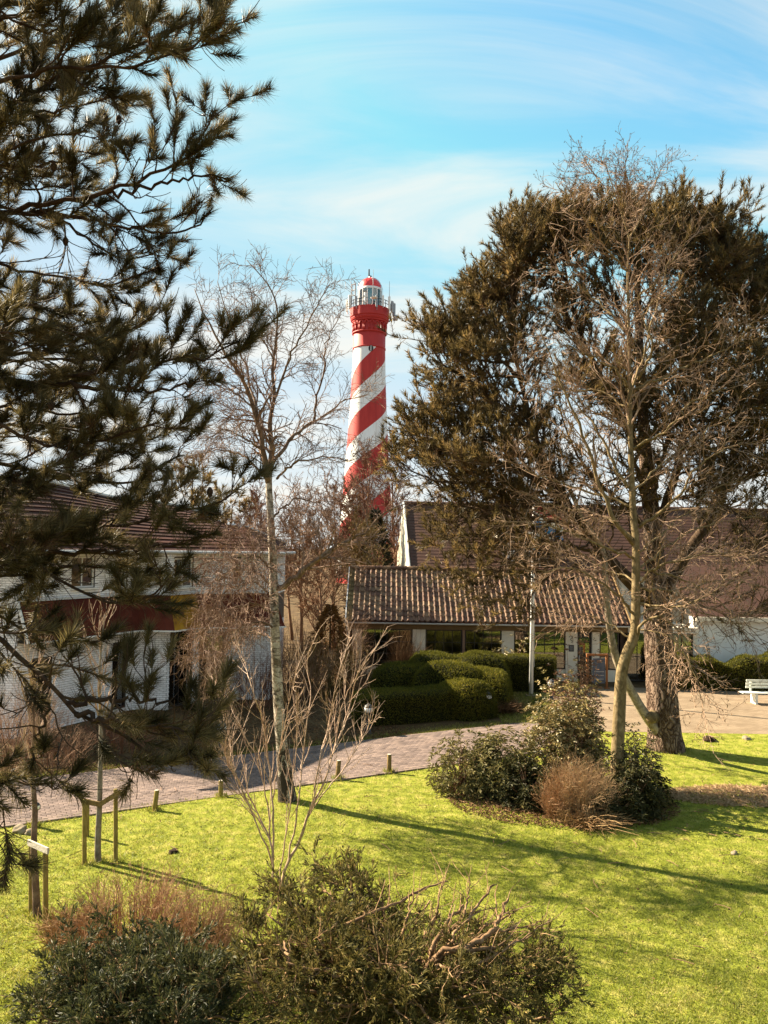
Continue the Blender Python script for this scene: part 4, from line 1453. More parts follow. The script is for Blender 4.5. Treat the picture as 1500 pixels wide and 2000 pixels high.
def bare_tree(name, base, label, h, spread, seed, bark, twig, group=None, lean=0.0, dens=1.0, trunk_r=None, up=0.10, low=0.25, th=0.010, last=2):
    """a leafless tree: trunk, limbs, and twigs to the fourth order"""
    rng = np.random.default_rng(seed)
    t = thing(name, base, label, 'tree', group)
    b = np.array(base, float)
    N = 12
    top = b + [lean * h + rng.normal() * 0.2, rng.normal() * 0.3, h * 0.93]
    tp = cr([b, b + (top - b) * 0.35 + [rng.normal() * 0.12, rng.normal() * 0.12, 0], b + (top - b) * 0.7 + [rng.normal() * 0.2, rng.normal() * 0.2, 0], top], N)
    r0 = trunk_r or h * 0.014
    tr = taper(r0, r0 * 0.12, N, 0.8)
    MB().tube(tp, tr, 9).build('trunk', bark, t, True)
    k = lambda n: max(2, int(round(n * dens)))
    P1, R1 = grow(tp[None], tr[None], k(15), low, 0.97, 0.75, spread, 7, rng, 0.55, 0.012, up=up, wob=0.14, fall=0.55)
    MB().tubes(P1, R1, 4).build('limb', bark, t, True)
    P2, R2 = grow(P1, R1, k(8), 0.15, 1.0, 0.7, 0.48, 5, rng, 0.6, th * 1.3, up=up * 0.9, wob=0.18, rel=True)
    P3, R3 = grow(P2, R2, 6, 0.15, 1.0, 0.65, 0.5, 4, rng, 0.65, th, up=up * 0.7, wob=0.2, rel=True)
    m = MB().tubes(P2, R2, 3).tubes(P3, R3, 3)
    if last:
        P4, R4 = grow(P3, R3, last, 0.2, 1.0, 0.6, 0.65, 3, rng, 0.7, th * 0.9, up=0.05, wob=0.2, rel=True)
        m.tubes(P4[:, ::2], R4[:, ::2], 3)
    m.build('crown', twig, t)
    return t


def tufts(S0, S1, K, L, w, rng, **kw):
    return needles(S0, S1, K, L, w, rng, **kw)


# --- the near pine whose branches come in from the left
rng = np.random.default_rng(21)
pb_ = np.array([-4.9, 6.9, 0.0])
pine = thing('pine_tree', pb_, 'nearest big dark pine at the left edge, its long branches reaching over lawn and house', 'tree')
tpts = cr([pb_, pb_ + [0.1, 0, 4], pb_ + [-0.05, 0.1, 9], pb_ + [0.15, 0.2, 14]], 24)
MB().tube(tpts, taper(0.30, 0.09, 24), 18, bark=0.08, seed=3).build('trunk', M['pine_bark'], pine, True)
NB = [  # (route in pixels with depth, radius at the trunk, shoots per side branch, needle share)
    ([(-60, 260, 6.4), (100, 160, 6.2), (250, 95, 6.1), (370, 45, 6.0), (420, 20, 6.0)], 0.035, 1.0),
    ([(-60, 60, 6.6), (80, 15, 6.5), (200, -40, 6.4), (330, -70, 6.3)], 0.035, 1.0),
    ([(-60, 190, 5.9), (90, 140, 5.8), (230, 130, 5.7), (350, 105, 5.8), (400, 70, 5.8)], 0.03, 1.0),
    ([(-60, 130, 7.2), (60, 90, 7.4), (180, 60, 7.4), (290, 40, 7.2)], 0.03, 1.0),
    ([(-60, 270, 6.9), (60, 225, 7.0), (150, 205, 7.0), (215, 190, 7.0)], 0.028, 1.1),
    ([(-60, 330, 6.0), (40, 280, 5.9), (110, 265, 5.9), (170, 255, 5.9)], 0.026, 1.1),
    ([(-60, 425, 6.5), (100, 402, 6.4), (230, 368, 6.3), (320, 328, 6.2), (385, 280, 6.2), (420, 215, 6.2)], 0.042, 1.0),
    ([(160, 388, 6.35), (300, 365, 6.4), (390, 345, 6.4), (450, 352, 6.4)], 0.020, 0.9),
    ([(-60, 330, 7.1), (80, 320, 7.1), (150, 300, 7.1), (200, 300, 7.0)], 0.024, 0.9),
    ([(-60, 400, 7.4), (100, 425, 7.2), (190, 480, 7.0), (250, 505, 7.0), (310, 490, 7.0)], 0.026, 0.45),
    ([(60, 410, 6.6), (200, 435, 6.6), (320, 455, 6.6), (385, 440, 6.6), (410, 415, 6.6)], 0.020, 0.55),
    ([(-60, 520, 6.8), (40, 532, 6.8), (130, 542, 6.7), (200, 560, 6.7), (260, 540, 6.6), (310, 525, 6.6)], 0.022, 0.4),
    ([(-60, 560, 6.3), (20, 590, 6.3), (80, 600, 6.3), (130, 620, 6.3)], 0.020, 0.5),
    ([(-60, 765, 6.4), (100, 742, 6.3), (220, 722, 6.2), (330, 702, 6.1), (420, 690, 6.0), (470, 665, 6.0)], 0.042, 0.95),
    ([(-60, 700, 6.9), (80, 690, 6.9), (200, 665, 6.8), (270, 635, 6.8), (310, 600, 6.8)], 0.032, 1.1),
    ([(-60, 660, 5.8), (40, 655, 5.8), (100, 640, 5.8)], 0.028, 1.1),
    ([(80, 745, 6.2), (240, 760, 6.1), (340, 755, 6.0), (410, 725, 6.0)], 0.022, 0.8),
    ([(-60, 800, 7.1), (60, 800, 7.0), (190, 812, 6.9), (250, 795, 6.9)], 0.028, 0.8),
    ([(-60, 820, 6.0), (60, 860, 5.9), (160, 870, 5.8), (250, 850, 5.8), (310, 825, 5.8)], 0.03, 1.0),
    ([(-60, 900, 6.6), (100, 925, 6.6), (200, 945, 6.5), (290, 930, 6.5), (350, 890, 6.5)], 0.028, 0.9),
    ([(-60, 950, 5.7), (30, 930, 5.7), (120, 900, 5.7), (180, 880, 5.7)], 0.026, 0.9),
    ([(-60, 1085, 6.3), (80, 1062, 6.2), (200, 1032, 6.1), (320, 1005, 6.0), (410, 982, 6.0), (465, 955, 6.0)], 0.036, 0.95),
    ([(-60, 1010, 6.9), (100, 1012, 6.8), (210, 1002, 6.7), (260, 990, 6.7)], 0.026, 0.9),
    ([(-60, 1045, 5.7), (60, 1090, 5.7), (130, 1145, 5.7), (220, 1172, 5.7), (300, 1160, 5.7), (330, 1130, 5.7)], 0.028, 0.6),
    ([(40, 1075, 6.0), (150, 1080, 5.9), (260, 1070, 5.9), (380, 1060, 5.9)], 0.022, 0.8),
    ([(-60, 1110, 5.5), (20, 1090, 5.5), (90, 1070, 5.5)], 0.024, 0.8),
    ([(-60, 1235, 5.3), (20, 1270, 5.3), (100, 1330, 5.2), (140, 1385, 5.2), (210, 1425, 5.2), (290, 1465, 5.2), (330, 1500, 5.2), (385, 1480, 5.2)], 0.042, 0.5),
    ([(130, 1375, 5.2), (220, 1365, 5.3), (310, 1372, 5.4), (380, 1385, 5.4)], 0.020, 0.7),
    ([(150, 1395, 5.2), (230, 1410, 5.1), (330, 1420, 5.1), (395, 1435, 5.1)], 0.020, 0.7),
    ([(60, 1300, 5.3), (90, 1390, 5.2), (70, 1450, 5.2), (60, 1500, 5.2)], 0.016, 0.35),
    ([(-60, 1500, 5.0), (0, 1520, 5.0), (60, 1535, 5.0), (100, 1530, 5.0)], 0.018, 0.5),
    ([(-60, 1180, 5.6), (40, 1225, 5.6), (120, 1242, 5.6), (190, 1260, 5.6)], 0.022, 0.55),
    ([(-60, 1545, 5.0), (-20, 1570, 5.0), (10, 1580, 5.0)], 0.014, 0.6),
    ([(-60, 720, 7.4), (60, 700, 7.4), (160, 700, 7.3), (230, 680, 7.3)], 0.03, 1.1),
    ([(-60, 850, 7.4), (60, 830, 7.4), (180, 850, 7.3), (270, 880, 7.3)], 0.03, 1.0),
    ([(-60, 1130, 6.2), (60, 1120, 6.2), (150, 1105, 6.1), (240, 1110, 6.1)], 0.026, 0.8),
    ([(-60, 610, 6.9), (60, 625, 6.9), (140, 640, 6.8)], 0.026, 1.1),
    ([(-60, 30, 5.8), (60, 60, 5.8), (150, 50, 5.8)], 0.026, 1.0),
    ([(-60, 350, 7.3), (60, 370, 7.3), (140, 360, 7.3)], 0.024, 0.9),
]
tw = MB()
S0s, S1s = [], []
for route, r0, share in NB:
    first = at(*route[0])
    pts = [at(*p) for p in route]
    if route[0][0] <= -50:
        zt = first[2] - 0.25
        k = np.argmin(np.abs(tpts[:, 2] - zt))
        pts = [tpts[k]] + pts
    P = cr(pts, 26)
    # small crooks so that no limb runs straight
    P[1:-1] += rng.normal(size=(24, 3)) * 0.014
    R = taper(r0, 0.007, 26, 0.85)
    MB().tube(P, R, 8).build('limb', M['near_bark'], pine, True)
    L = np.linalg.norm(np.diff(P, axis=0), axis=1).sum()
    t0 = 0.30 if route[0][0] <= -50 else 0.1
    n2 = int(15 * L / 3.2 * (0.7 + 0.3 * share))
    P2, R2 = grow(P[None], R[None], max(6, n2), t0, 1.0, 0.72, 0.62, 9, rng, 0.55, 0.0055, up=0.035, wob=0.15, flat=0.6, fall=0.45, lj=0.4)
    P3, R3 = grow(P2, R2, 5, 0.2, 1.0, 0.6, 0.27, 6, rng, 0.7, 0.0045, up=0.12, wob=0.16, flat=0.35, fall=0.2, lj=0.4)
    tw.tubes(P2, R2, 4).tubes(P3, R3, 3)
    for PP, fr in ((P3, 0.56), (P2, 0.75)):
        keepm = rng.random(len(PP)) < share * fr
        q = PP[keepm]
        n = q.shape[1]
        S0s.append(q[:, int(n * 0.45)])
        d = nrm(q[:, -1] - q[:, int(n * 0.45)])
        S1s.append(q[:, -1] + d * 0.03)
    S0s.append(P[None, -4])
    S1s.append(P[None, -1])
tw.build('twigs', M['near_twig'], pine)
S0, S1 = np.concatenate(S0s), np.concatenate(S1s)
V, T, A = needles(S0, S1, 170, 0.118, 0.0055, rng, 0.35, 1.2, 0.2)
mk('crown', V, [T], M['needle'], pine, A)
sub = rng.random(len(S0)) < 0.10
V, T, A = needles(S0[sub] - [0, 0, 0.04], S1[sub] - [0, 0, 0.05], 40, 0.10, 0.004, rng, 0.5, 1.4, -0.1)
mk('dead_needles', V, [T], M['needle_dead'], pine, A)
# cones
for px_, py_, Y_ in ((205, 228, 6.3), (232, 232, 6.3), (105, 325, 6.2), (128, 470, 6.6), (290, 480, 6.6), (100, 790, 6.0), (430, 735, 6.0), (195, 932, 6.0), (148, 1112, 5.6), (410, 960, 6.0)):
    c = at(px_, py_, Y_)
    MB().lathe([(0.004, -0.05), (0.016, -0.035), (0.026, -0.01), (0.024, 0.01), (0.012, 0.03), (0.003, 0.036)], c, 9).build('pine_cone', M['near_bark'], pine, True)

# --- the broad pine on the right
rng = np.random.default_rng(33)
rb_ = G(1302, 1468)
rp = thing('pine_tree', rb_, 'broad spreading pine with thick furrowed trunk beside the pale brick square', 'tree')
Y0 = rb_[1]
TRK = [(1302, 1472, Y0), (1296, 1400, Y0), (1290, 1300, Y0), (1283, 1200, Y0), (1276, 1050, Y0), (1262, 900, Y0), (1250, 700, Y0), (1245, 530, Y0), (1250, 420, Y0)]
tp = cr([at(*p) for p in TRK], 60)
tp[0, 2] = -0.05
tr = np.interp(np.linspace(0, 1, 60), [0, 0.05, 0.12, 0.25, 0.33, 0.6, 1.0], [0.56, 0.47, 0.44, 0.40, 0.30, 0.17, 0.04])
MB().tube(tp, tr, 36, bark=0.065, seed=8).build('trunk', M['pine_bark'], rp, True)
LIMBS = [
    ([(1283, 1195, Y0), (1180, 1080, Y0 - .3), (1085, 950, Y0 - .5), (1040, 840, Y0 - .5), (1010, 700, Y0 - .5), (1000, 590, Y0 - .4)], 0.24),
    ([(1283, 1180, Y0), (1340, 1085, Y0 + .3), (1410, 960, Y0 + .8), (1445, 820, Y0 + 1), (1440, 650, Y0 + 1), (1425, 520, Y0 + 1)], 0.22),
    ([(1276, 1050, Y0), (1325, 900, Y0 - .3), (1365, 700, Y0 - .6), (1375, 520, Y0 - .5), (1368, 470, Y0 - .5)], 0.16),
    ([(1262, 900, Y0), (1180, 760, Y0 + .2), (1120, 600, Y0 + .4), (1095, 470, Y0 + .4)], 0.13),
    ([(1080, 950, Y0 - .5), (985, 905, Y0 - .6), (890, 868, Y0 - .5), (810, 850, Y0 - .3)], 0.09),
    ([(1040, 840, Y0 - .5), (940, 762, Y0 - .2), (860, 705, Y0), (835, 650, Y0)], 0.09),
    ([(1022, 745, Y0 - .5), (935, 660, Y0 - .9), (895, 610, Y0 - 1)], 0.07),
    ([(1100, 985, Y0 - .4), (1000, 985, Y0 - 1), (910, 1015, Y0 - 1.2), (870, 1060, Y0 - 1.2)], 0.06),
    ([(1180, 1080, Y0 - .3), (1070, 1060, Y0 - 1.2), (995, 1095, Y0 - 1.6), (965, 1150, Y0 - 1.6)], 0.06),
    ([(1010, 700, Y0 - .5), (965, 610, Y0 + .3), (945, 560, Y0 + .5)], 0.06),
    ([(1112, 560, Y0 + .4), (1055, 480, Y0 + .1), (1025, 440, Y0)], 0.06),
    ([(1245, 520, Y0), (1185, 470, Y0 - .3), (1150, 430, Y0 - .3)], 0.06),
    ([(1248, 450, Y0), (1290, 430, Y0), (1305, 405, Y0)], 0.05),
    ([(1375, 530, Y0 - .5), (1405, 460, Y0 - .3), (1420, 435, Y0)], 0.05),
    ([(1440, 660, Y0 + 1), (1490, 570, Y0 + 1.3), (1540, 500, Y0 + 1.6)], 0.06),
    ([(1445, 820, Y0 + 1), (1500, 750, Y0 + .5), (1560, 680, Y0 + .3)], 0.07),
    ([(1415, 960, Y0 + .8), (1480, 920, Y0), (1550, 890, Y0 - .5)], 0.07),
    ([(1340, 1085, Y0 + .3), (1440, 1060, Y0 - .8), (1530, 1030, Y0 - 1.5)], 0.06),
    ([(1283, 1150, Y0), (1380, 1185, Y0 - 1.2), (1440, 1205, Y0 - 1.8), (1500, 1180, Y0 - 2)], 0.06),
    ([(1274, 1020, Y0), (1240, 900, Y0 - 2), (1215, 780, Y0 - 2.8), (1200, 700, Y0 - 3)], 0.10),
    ([(1270, 980, Y0), (1310, 830, Y0 - 1.8), (1330, 700, Y0 - 2.6), (1340, 600, Y0 - 2.8)], 0.09),
    ([(1275, 1040, Y0), (1180, 950, Y0 - 2.2), (1120, 870, Y0 - 3), (1090, 790, Y0 - 3.2)], 0.09),
    ([(1262, 900, Y0), (1200, 780, Y0 + 2), (1140, 680, Y0 + 3), (1090, 600, Y0 + 3.2)], 0.09),
    ([(1256, 800, Y0), (1310, 680, Y0 + 2), (1360, 600, Y0 + 2.8)], 0.08),
    ([(1085, 950, Y0 - .5), (1000, 830, Y0 + 1.8), (920, 790, Y0 + 2.4), (870, 780, Y0 + 2.5)], 0.08),
    ([(1250, 700, Y0), (1200, 580, Y0 - 1.6), (1170, 500, Y0 - 2)], 0.07),
    ([(1248, 640, Y0), (1300, 520, Y0 - 1.5), (1320, 450, Y0 - 1.8)], 0.07),
    ([(1160, 1050, Y0 - .3), (1060, 1010, Y0 + 1.5), (970, 960, Y0 + 2.2), (900, 930, Y0 + 2.4)], 0.07),
    ([(1130, 1010, Y0 - .4), (1030, 930, Y0 - 2), (940, 905, Y0 - 2.8), (880, 900, Y0 - 3)], 0.07),
    ([(1400, 975, Y0 + .8), (1430, 1000, Y0 - 1.5), (1480, 1060, Y0 - 2.6), (1530, 1100, Y0 - 3)], 0.06),
    ([(1000, 900, Y0 - .6), (900, 940, Y0 - .3), (830, 930, Y0), (775, 900, Y0 + .2)], 0.06),
]
LIMBS += [
    ([(1085, 1000, Y0 - .5), (990, 1030, Y0 - 1.4), (920, 1080, Y0 - 1.9), (885, 1120, Y0 - 2)], 0.05),
    ([(1120, 1030, Y0 - .6), (1040, 1060, Y0 - 2), (965, 1120, Y0 - 2.6), (940, 1160, Y0 - 2.7)], 0.05),
    ([(1060, 960, Y0 - .5), (960, 985, Y0 + .6), (880, 1020, Y0 + 1), (845, 1060, Y0 + 1)], 0.05),
    ([(1150, 1060, Y0 - .6), (1090, 1100, Y0 - 2.2), (1030, 1170, Y0 - 2.8), (1010, 1200, Y0 - 2.8)], 0.04),
]
OUT = [(770, 890), (795, 780), (805, 655), (880, 605), (925, 535), (995, 495), (1010, 430), (1080, 395), (1160, 410), (1250, 400), (1310, 400), (1385, 430), (1425, 460), (1450, 490), (1500, 480), (1560, 520), (1560, 980), (1420, 1030), (1000, 1040), (880, 990)]


def inside(x, y, poly):
    r = False
    for (xa, ya), (xb, yb) in zip(poly, poly[1:] + poly[:1]):
        if (ya > y) != (yb > y) and x < (xb - xa) * (y - ya) / (yb - ya) + xa:
            r = not r
    return r


stemsP = np.concatenate([tp[12:]] + [cr([at(*p) for p in LIMBS[k][0]], 24) for k in range(4)])
nfill = 0
while nfill < 84:
    x, y = rng.uniform(770, 1540), rng.uniform(360, 1000)
    if nfill >= 70:
        x, y = rng.uniform(1360, 1556), rng.uniform(520, 1010)
    spread_ = 2.1
    if nfill % 2 and nfill < 70:
        k_ = rng.integers(0, len(OUT) - 5)
        f_ = rng.random()
        x = OUT[k_][0] * (1 - f_) + OUT[k_ + 1][0] * f_
        y = OUT[k_][1] * (1 - f_) + OUT[k_ + 1][1] * f_
        x, y = x + (1190 - x) * 0.07, y + (860 - y) * 0.07
        spread_ = 0.9
    if not inside(x, y, OUT):
        continue
    Yt = Y0 + np.clip(rng.normal() * spread_, -3.6, 3.6)
    e = at(x, y, Yt)
    dd = np.linalg.norm(stemsP - e, axis=1) + 3.0 * np.clip(stemsP[:, 2] - e[2] + 0.5, 0, 9)
    b0 = stemsP[np.argmin(dd)]
    m_ = b0 + (e - b0) * 0.55 + [0, 0, -0.12 * np.linalg.norm(e - b0)]
    LIMBS.append(((b0, m_, e), 0.045))
    nfill += 1
tw = MB()
S0s, S1s = [], []
for route, r0 in LIMBS:
    fill = r0 == 0.045
    P = cr(list(route) if fill else [at(*p) for p in route], 22)
    P[1:-1] += rng.normal(size=(20, 3)) * 0.03
    R = taper(r0, 0.016, 22, 0.85)
    MB().tube(P, R, 9, bark=0.05, seed=2).build('limb', M['pine_limb'], rp, True)
    L = np.linalg.norm(np.diff(P, axis=0), axis=1).sum()
    P2, R2 = grow(P[None], R[None], int(8 + 3 * L) if fill else int(10 + 5.0 * L), 0.3 if fill else 0.2, 1.0, 0.85, 1.2 if fill else 1.65, 7, rng, 0.5, 0.014, up=0.045, wob=0.16, flat=0.35, fall=0.5, lj=0.45, rcap=0.035)
    P3, R3 = grow(P2, R2, 6, 0.25, 1.0, 0.7, 0.58, 3, rng, 0.65, 0.010, up=0.30, wob=0.17, flat=0.2, fall=0.2, lj=0.4)
    tw.tubes(P2, R2, 3).tubes(P3, R3, 3)
    # needles: full near the crown's outside and top, thin in the low inside
    for PP, base_p in ((P3, 0.80), (P2, 0.9)):
        e = PP[:, -1]
        pr = proj(e)
        hgt = np.clip((1080 - pr[:, 1]) / 330, 0, 1)
        edge_ = np.clip(np.hypot((pr[:, 0] - 1200) / 430, (pr[:, 1] - 900) / 560), 0, 1.2)
        pk = base_p * np.clip(0.22 + 0.9 * hgt, 0, 1) * np.clip(0.42 + 0.8 * edge_ ** 1.3, 0, 1)
        pk = np.where((pr[:, 0] < 1060) & (pr[:, 1] > 930), np.maximum(pk, 0.5 * base_p), pk)
        q = PP[rng.random(len(PP)) < pk]
        n = q.shape[1]
        S0s.append((q[:, (n - 1) // 2] + q[:, n // 2]) / 2)
        d = nrm(q[:, -1] - S0s[-1])
        S1s.append(q[:, -1] + d * 0.06)
tw.build('twigs', M['pine_twig'], rp)
S0, S1 = np.concatenate(S0s), np.concatenate(S1s)
print('right pine tufts', len(S0))
V, T, A = needles(S0, S1, 38, 0.18, 0.0245, rng, 0.4, 1.2, 0.2)
mk('crown', V, [T], M['needle_far'], rp, A)
sub = rng.random(len(S0)) < 0.16
V, T, A = needles(S0[sub] - (S1[sub] - S0[sub]) * 0.8, S0[sub], 26, 0.13, 0.010, rng, 0.5, 1.4, -0.1)
mk('dead_needles', V, [T], M['needle_dead'], rp, A)
# its pale low limb, sawn off stub beside it
lp = px_path([(1292, 1440, Y0 - .1), (1264, 1402, Y0 - .35), (1236, 1356, Y0 - .5), (1212, 1308, Y0 - .7), (1194, 1245, Y0 - .9), (1183, 1150, Y0 - 1), (1177, 1075, Y0 - 1), (1140, 1015, Y0 - 1), (1110, 950, Y0 - 1)], 40)
lr = taper(0.17, 0.05, 40, 0.8)
o = MB().tube(lp, lr, 12, bark=0.05, seed=5).build('limb', M['pale_bark'], rp, True)
o['label'] = 'pale low limb curving up from the foot of the trunk'
c = at(1272, 1402, Y0 - .5)
MB().tube([c + (0.12, 0.2, 0), c, c + (-0.05, -0.1, 0.02)], [0.2, 0.17, 0.14], 12).build('sawn_stub', M['tan_bark'], rp, True)

# --- birch
rng = np.random.default_rng(5)
bb_ = G(562, 1572)
YB = bb_[1]
birch = thing('birch_tree', bb_, 'white barked birch with bare drooping twigs standing at the lawn edge by the path', 'tree')
tpz = px_path([(563, 1578), (556, 1510), (546, 1400), (540, 1300), (536, 1200), (533, 1100), (528, 1000), (525, 935), (531, 880), (527, 827), (536, 771), (532, 725), (539, 664), (541, 603), (524, 557), (482, 508)], 70, YB)
trz = np.interp(np.linspace(0, 1, 70), [0, 0.05, 0.12, 0.35, 0.58, 0.75, 1], [0.24, 0.18, 0.128, 0.105, 0.078, 0.038, 0.008])
MB().tube(tpz[:42], trz[:42], 18, bark=0.045, seed=4).build('trunk', M['birch_bark'], birch, True)
MB().tube(tpz[41:], trz[41:], 8).build('limb', M['birch_limb'], birch, True)
BL = [
    ([(525, 945, 0), (511, 863, -.3), (500, 802, -.5), (487, 771, -.6), (469, 731, -.8), (441, 690, -1), (405, 620, -1), (380, 565, -1)], 0.075),
    ([(503, 810, -.5), (480, 720, .2), (460, 650, .5), (440, 600, .6), (425, 550, .6)], 0.03),
    ([(532, 905, 0), (573, 851, .4), (625, 817, .8), (677, 781, 1.1), (720, 770, 1.2)], 0.05),
    ([(612, 825, .7), (618, 780, .7), (631, 725, .8), (637, 670, .9), (665, 615, 1)], 0.03),
    ([(536, 780, 0), (560, 715, -.4), (585, 664, -.7), (616, 603, -.9), (643, 556, -1)], 0.032),
    ([(541, 935, 0), (579, 903, -.6), (631, 894, -1), (680, 900, -1.2)], 0.03),
    ([(526, 828, 0), (487, 811, .6), (450, 815, .9), (426, 828, 1)], 0.026),
    ([(500, 803, -.5), (456, 765, -.2), (413, 750, 0), (380, 760, 0)], 0.026),
    ([(514, 880, -.3), (469, 851, -.8), (438, 842, -1), (395, 863, -1.2)], 0.026),
    ([(520, 927, 0), (469, 888, .5), (420, 879, .8), (386, 891, .9)], 0.032),
    ([(541, 1150, 0), (560, 1142, -.1), (607, 1104, -.4), (662, 1064, -.7), (723, 1034, -1), (748, 1003, -1.1), (790, 985, -1.2)], 0.075),
    ([(537, 1205, 0), (505, 1180, -.6), (455, 1190, -1), (405, 1225, -1.2), (380, 1280, -1.2)], 0.030),
    ([(535, 1150, 0), (492, 1112, .5), (440, 1092, .7), (400, 1100, .8)], 0.030),
    ([(533, 1080, 0), (500, 1040, -.6), (460, 1030, -.9)], 0.026),
    ([(536, 1170, 0), (500, 1140, .2), (450, 1150, .3), (415, 1190, .4), (395, 1240, .4)], 0.026),
    ([(538, 1230, 0), (510, 1215, -.3), (470, 1225, -.5), (440, 1270, -.6), (425, 1320, -.6)], 0.026),
    ([(534, 1120, 0), (500, 1085, -1), (440, 1120, -1.5), (410, 1160, -1.6)], 0.024),
    ([(538, 1250, 0), (500, 1235, .7), (450, 1240, 1), (420, 1280, 1.1)], 0.025),
    ([(534, 1010, 0), (580, 975, .6), (640, 990, .9)], 0.026),
    ([(533, 700, 0), (500, 640, .5), (490, 580, .7)], 0.022),
]
tw = MB()
for route, r0 in BL:
    P = px_path([(a, b, YB + c) for a, b, c in route], 18)
    P[1:-1] += rng.normal(size=(16, 3)) * 0.02
    R = taper(r0, 0.009, 18)
    MB().tube(P, R, 7).build('limb', M['birch_limb'], birch, True)
    py0 = route[0][1]
    low_ = py0 > 1060 and r0 < 0.05
    P2, R2 = grow(P[None], R[None], 22 if low_ else 18, 0.12, 1.0, 0.7, 1.0 if not low_ else 0.9, 7, rng, 0.5, 0.0065, up=0.03 if not low_ else 0.0, wob=0.16, fall=0.35, lj=0.45, sag=0.012 if not low_ else 0.03)
    P3, R3 = grow(P2, R2, 9 if low_ else 7, 0.15, 1.0, 0.75, 0.42, 5, rng, 0.7, 0.0058, up=0.0, wob=0.15, fall=0.2, lj=0.5, sag=0.03 if not low_ else 0.09)
    P4, R4 = grow(P3, R3, 3 if not low_ else 4, 0.2, 1.0, 0.7, 0.24, 3, rng, 0.8, 0.0052, up=0, wob=0.22, lj=0.5, sag=0.04 if not low_ else 0.11)
    tw.tubes(P2, R2, 3).tubes(P3, R3, 3).tubes(P4[:, ::2], R4[:, ::2], 3)
P2, R2 = grow(tpz[None, 40:], trz[None, 40:], 26, 0.0, 1.0, 0.8, 1.1, 9, rng, 0.5, 0.007, up=0.03, wob=0.16, fall=0.5)
P3, R3 = grow(P2, R2, 8, 0.15, 1.0, 0.7, 0.45, 6, rng, 0.7, 0.0062, wob=0.2, sag=0.02)
P4, R4 = grow(P3, R3, 3, 0.2, 1.0, 0.7, 0.22, 4, rng, 0.8, 0.0052, wob=0.22, sag=0.03)
tw.tubes(P2, R2, 4).tubes(P3, R3, 3).tubes(P4, R4, 3)
tw.build('crown', M['birch_twig'], birch)

# --- bare tree in front of the right pine
rng = np.random.default_rng(17)
YA = 18.2
ab_ = np.array([at(1203, 1560, YA)[0], YA, 0.0])
alder = thing('bare_tree', ab_, 'leafless tree with pale olive trunk and dense tan twigs in front of the broad pine', 'tree')
ap = px_path([(1203, 1580), (1205, 1500), (1207, 1443), (1211, 1360), (1215, 1310), (1227, 1270), (1240, 1235), (1242, 1160), (1242, 1063), (1236, 990), (1231, 848), (1229, 696), (1226, 524), (1229, 470), (1218, 430), (1200, 375), (1182, 318)], 80, YA)
ap[0, 2] = -0.05
ar_ = np.interp(np.linspace(0, 1, 80), [0, 0.1, 0.2, 0.32, 0.45, 0.6, 0.8, 1], [0.175, 0.145, 0.132, 0.10, 0.078, 0.054, 0.027, 0.008])
MB().tube(ap, ar_, 16, bark=0.03, seed=6).build('trunk', M['tan_bark'], alder, True)
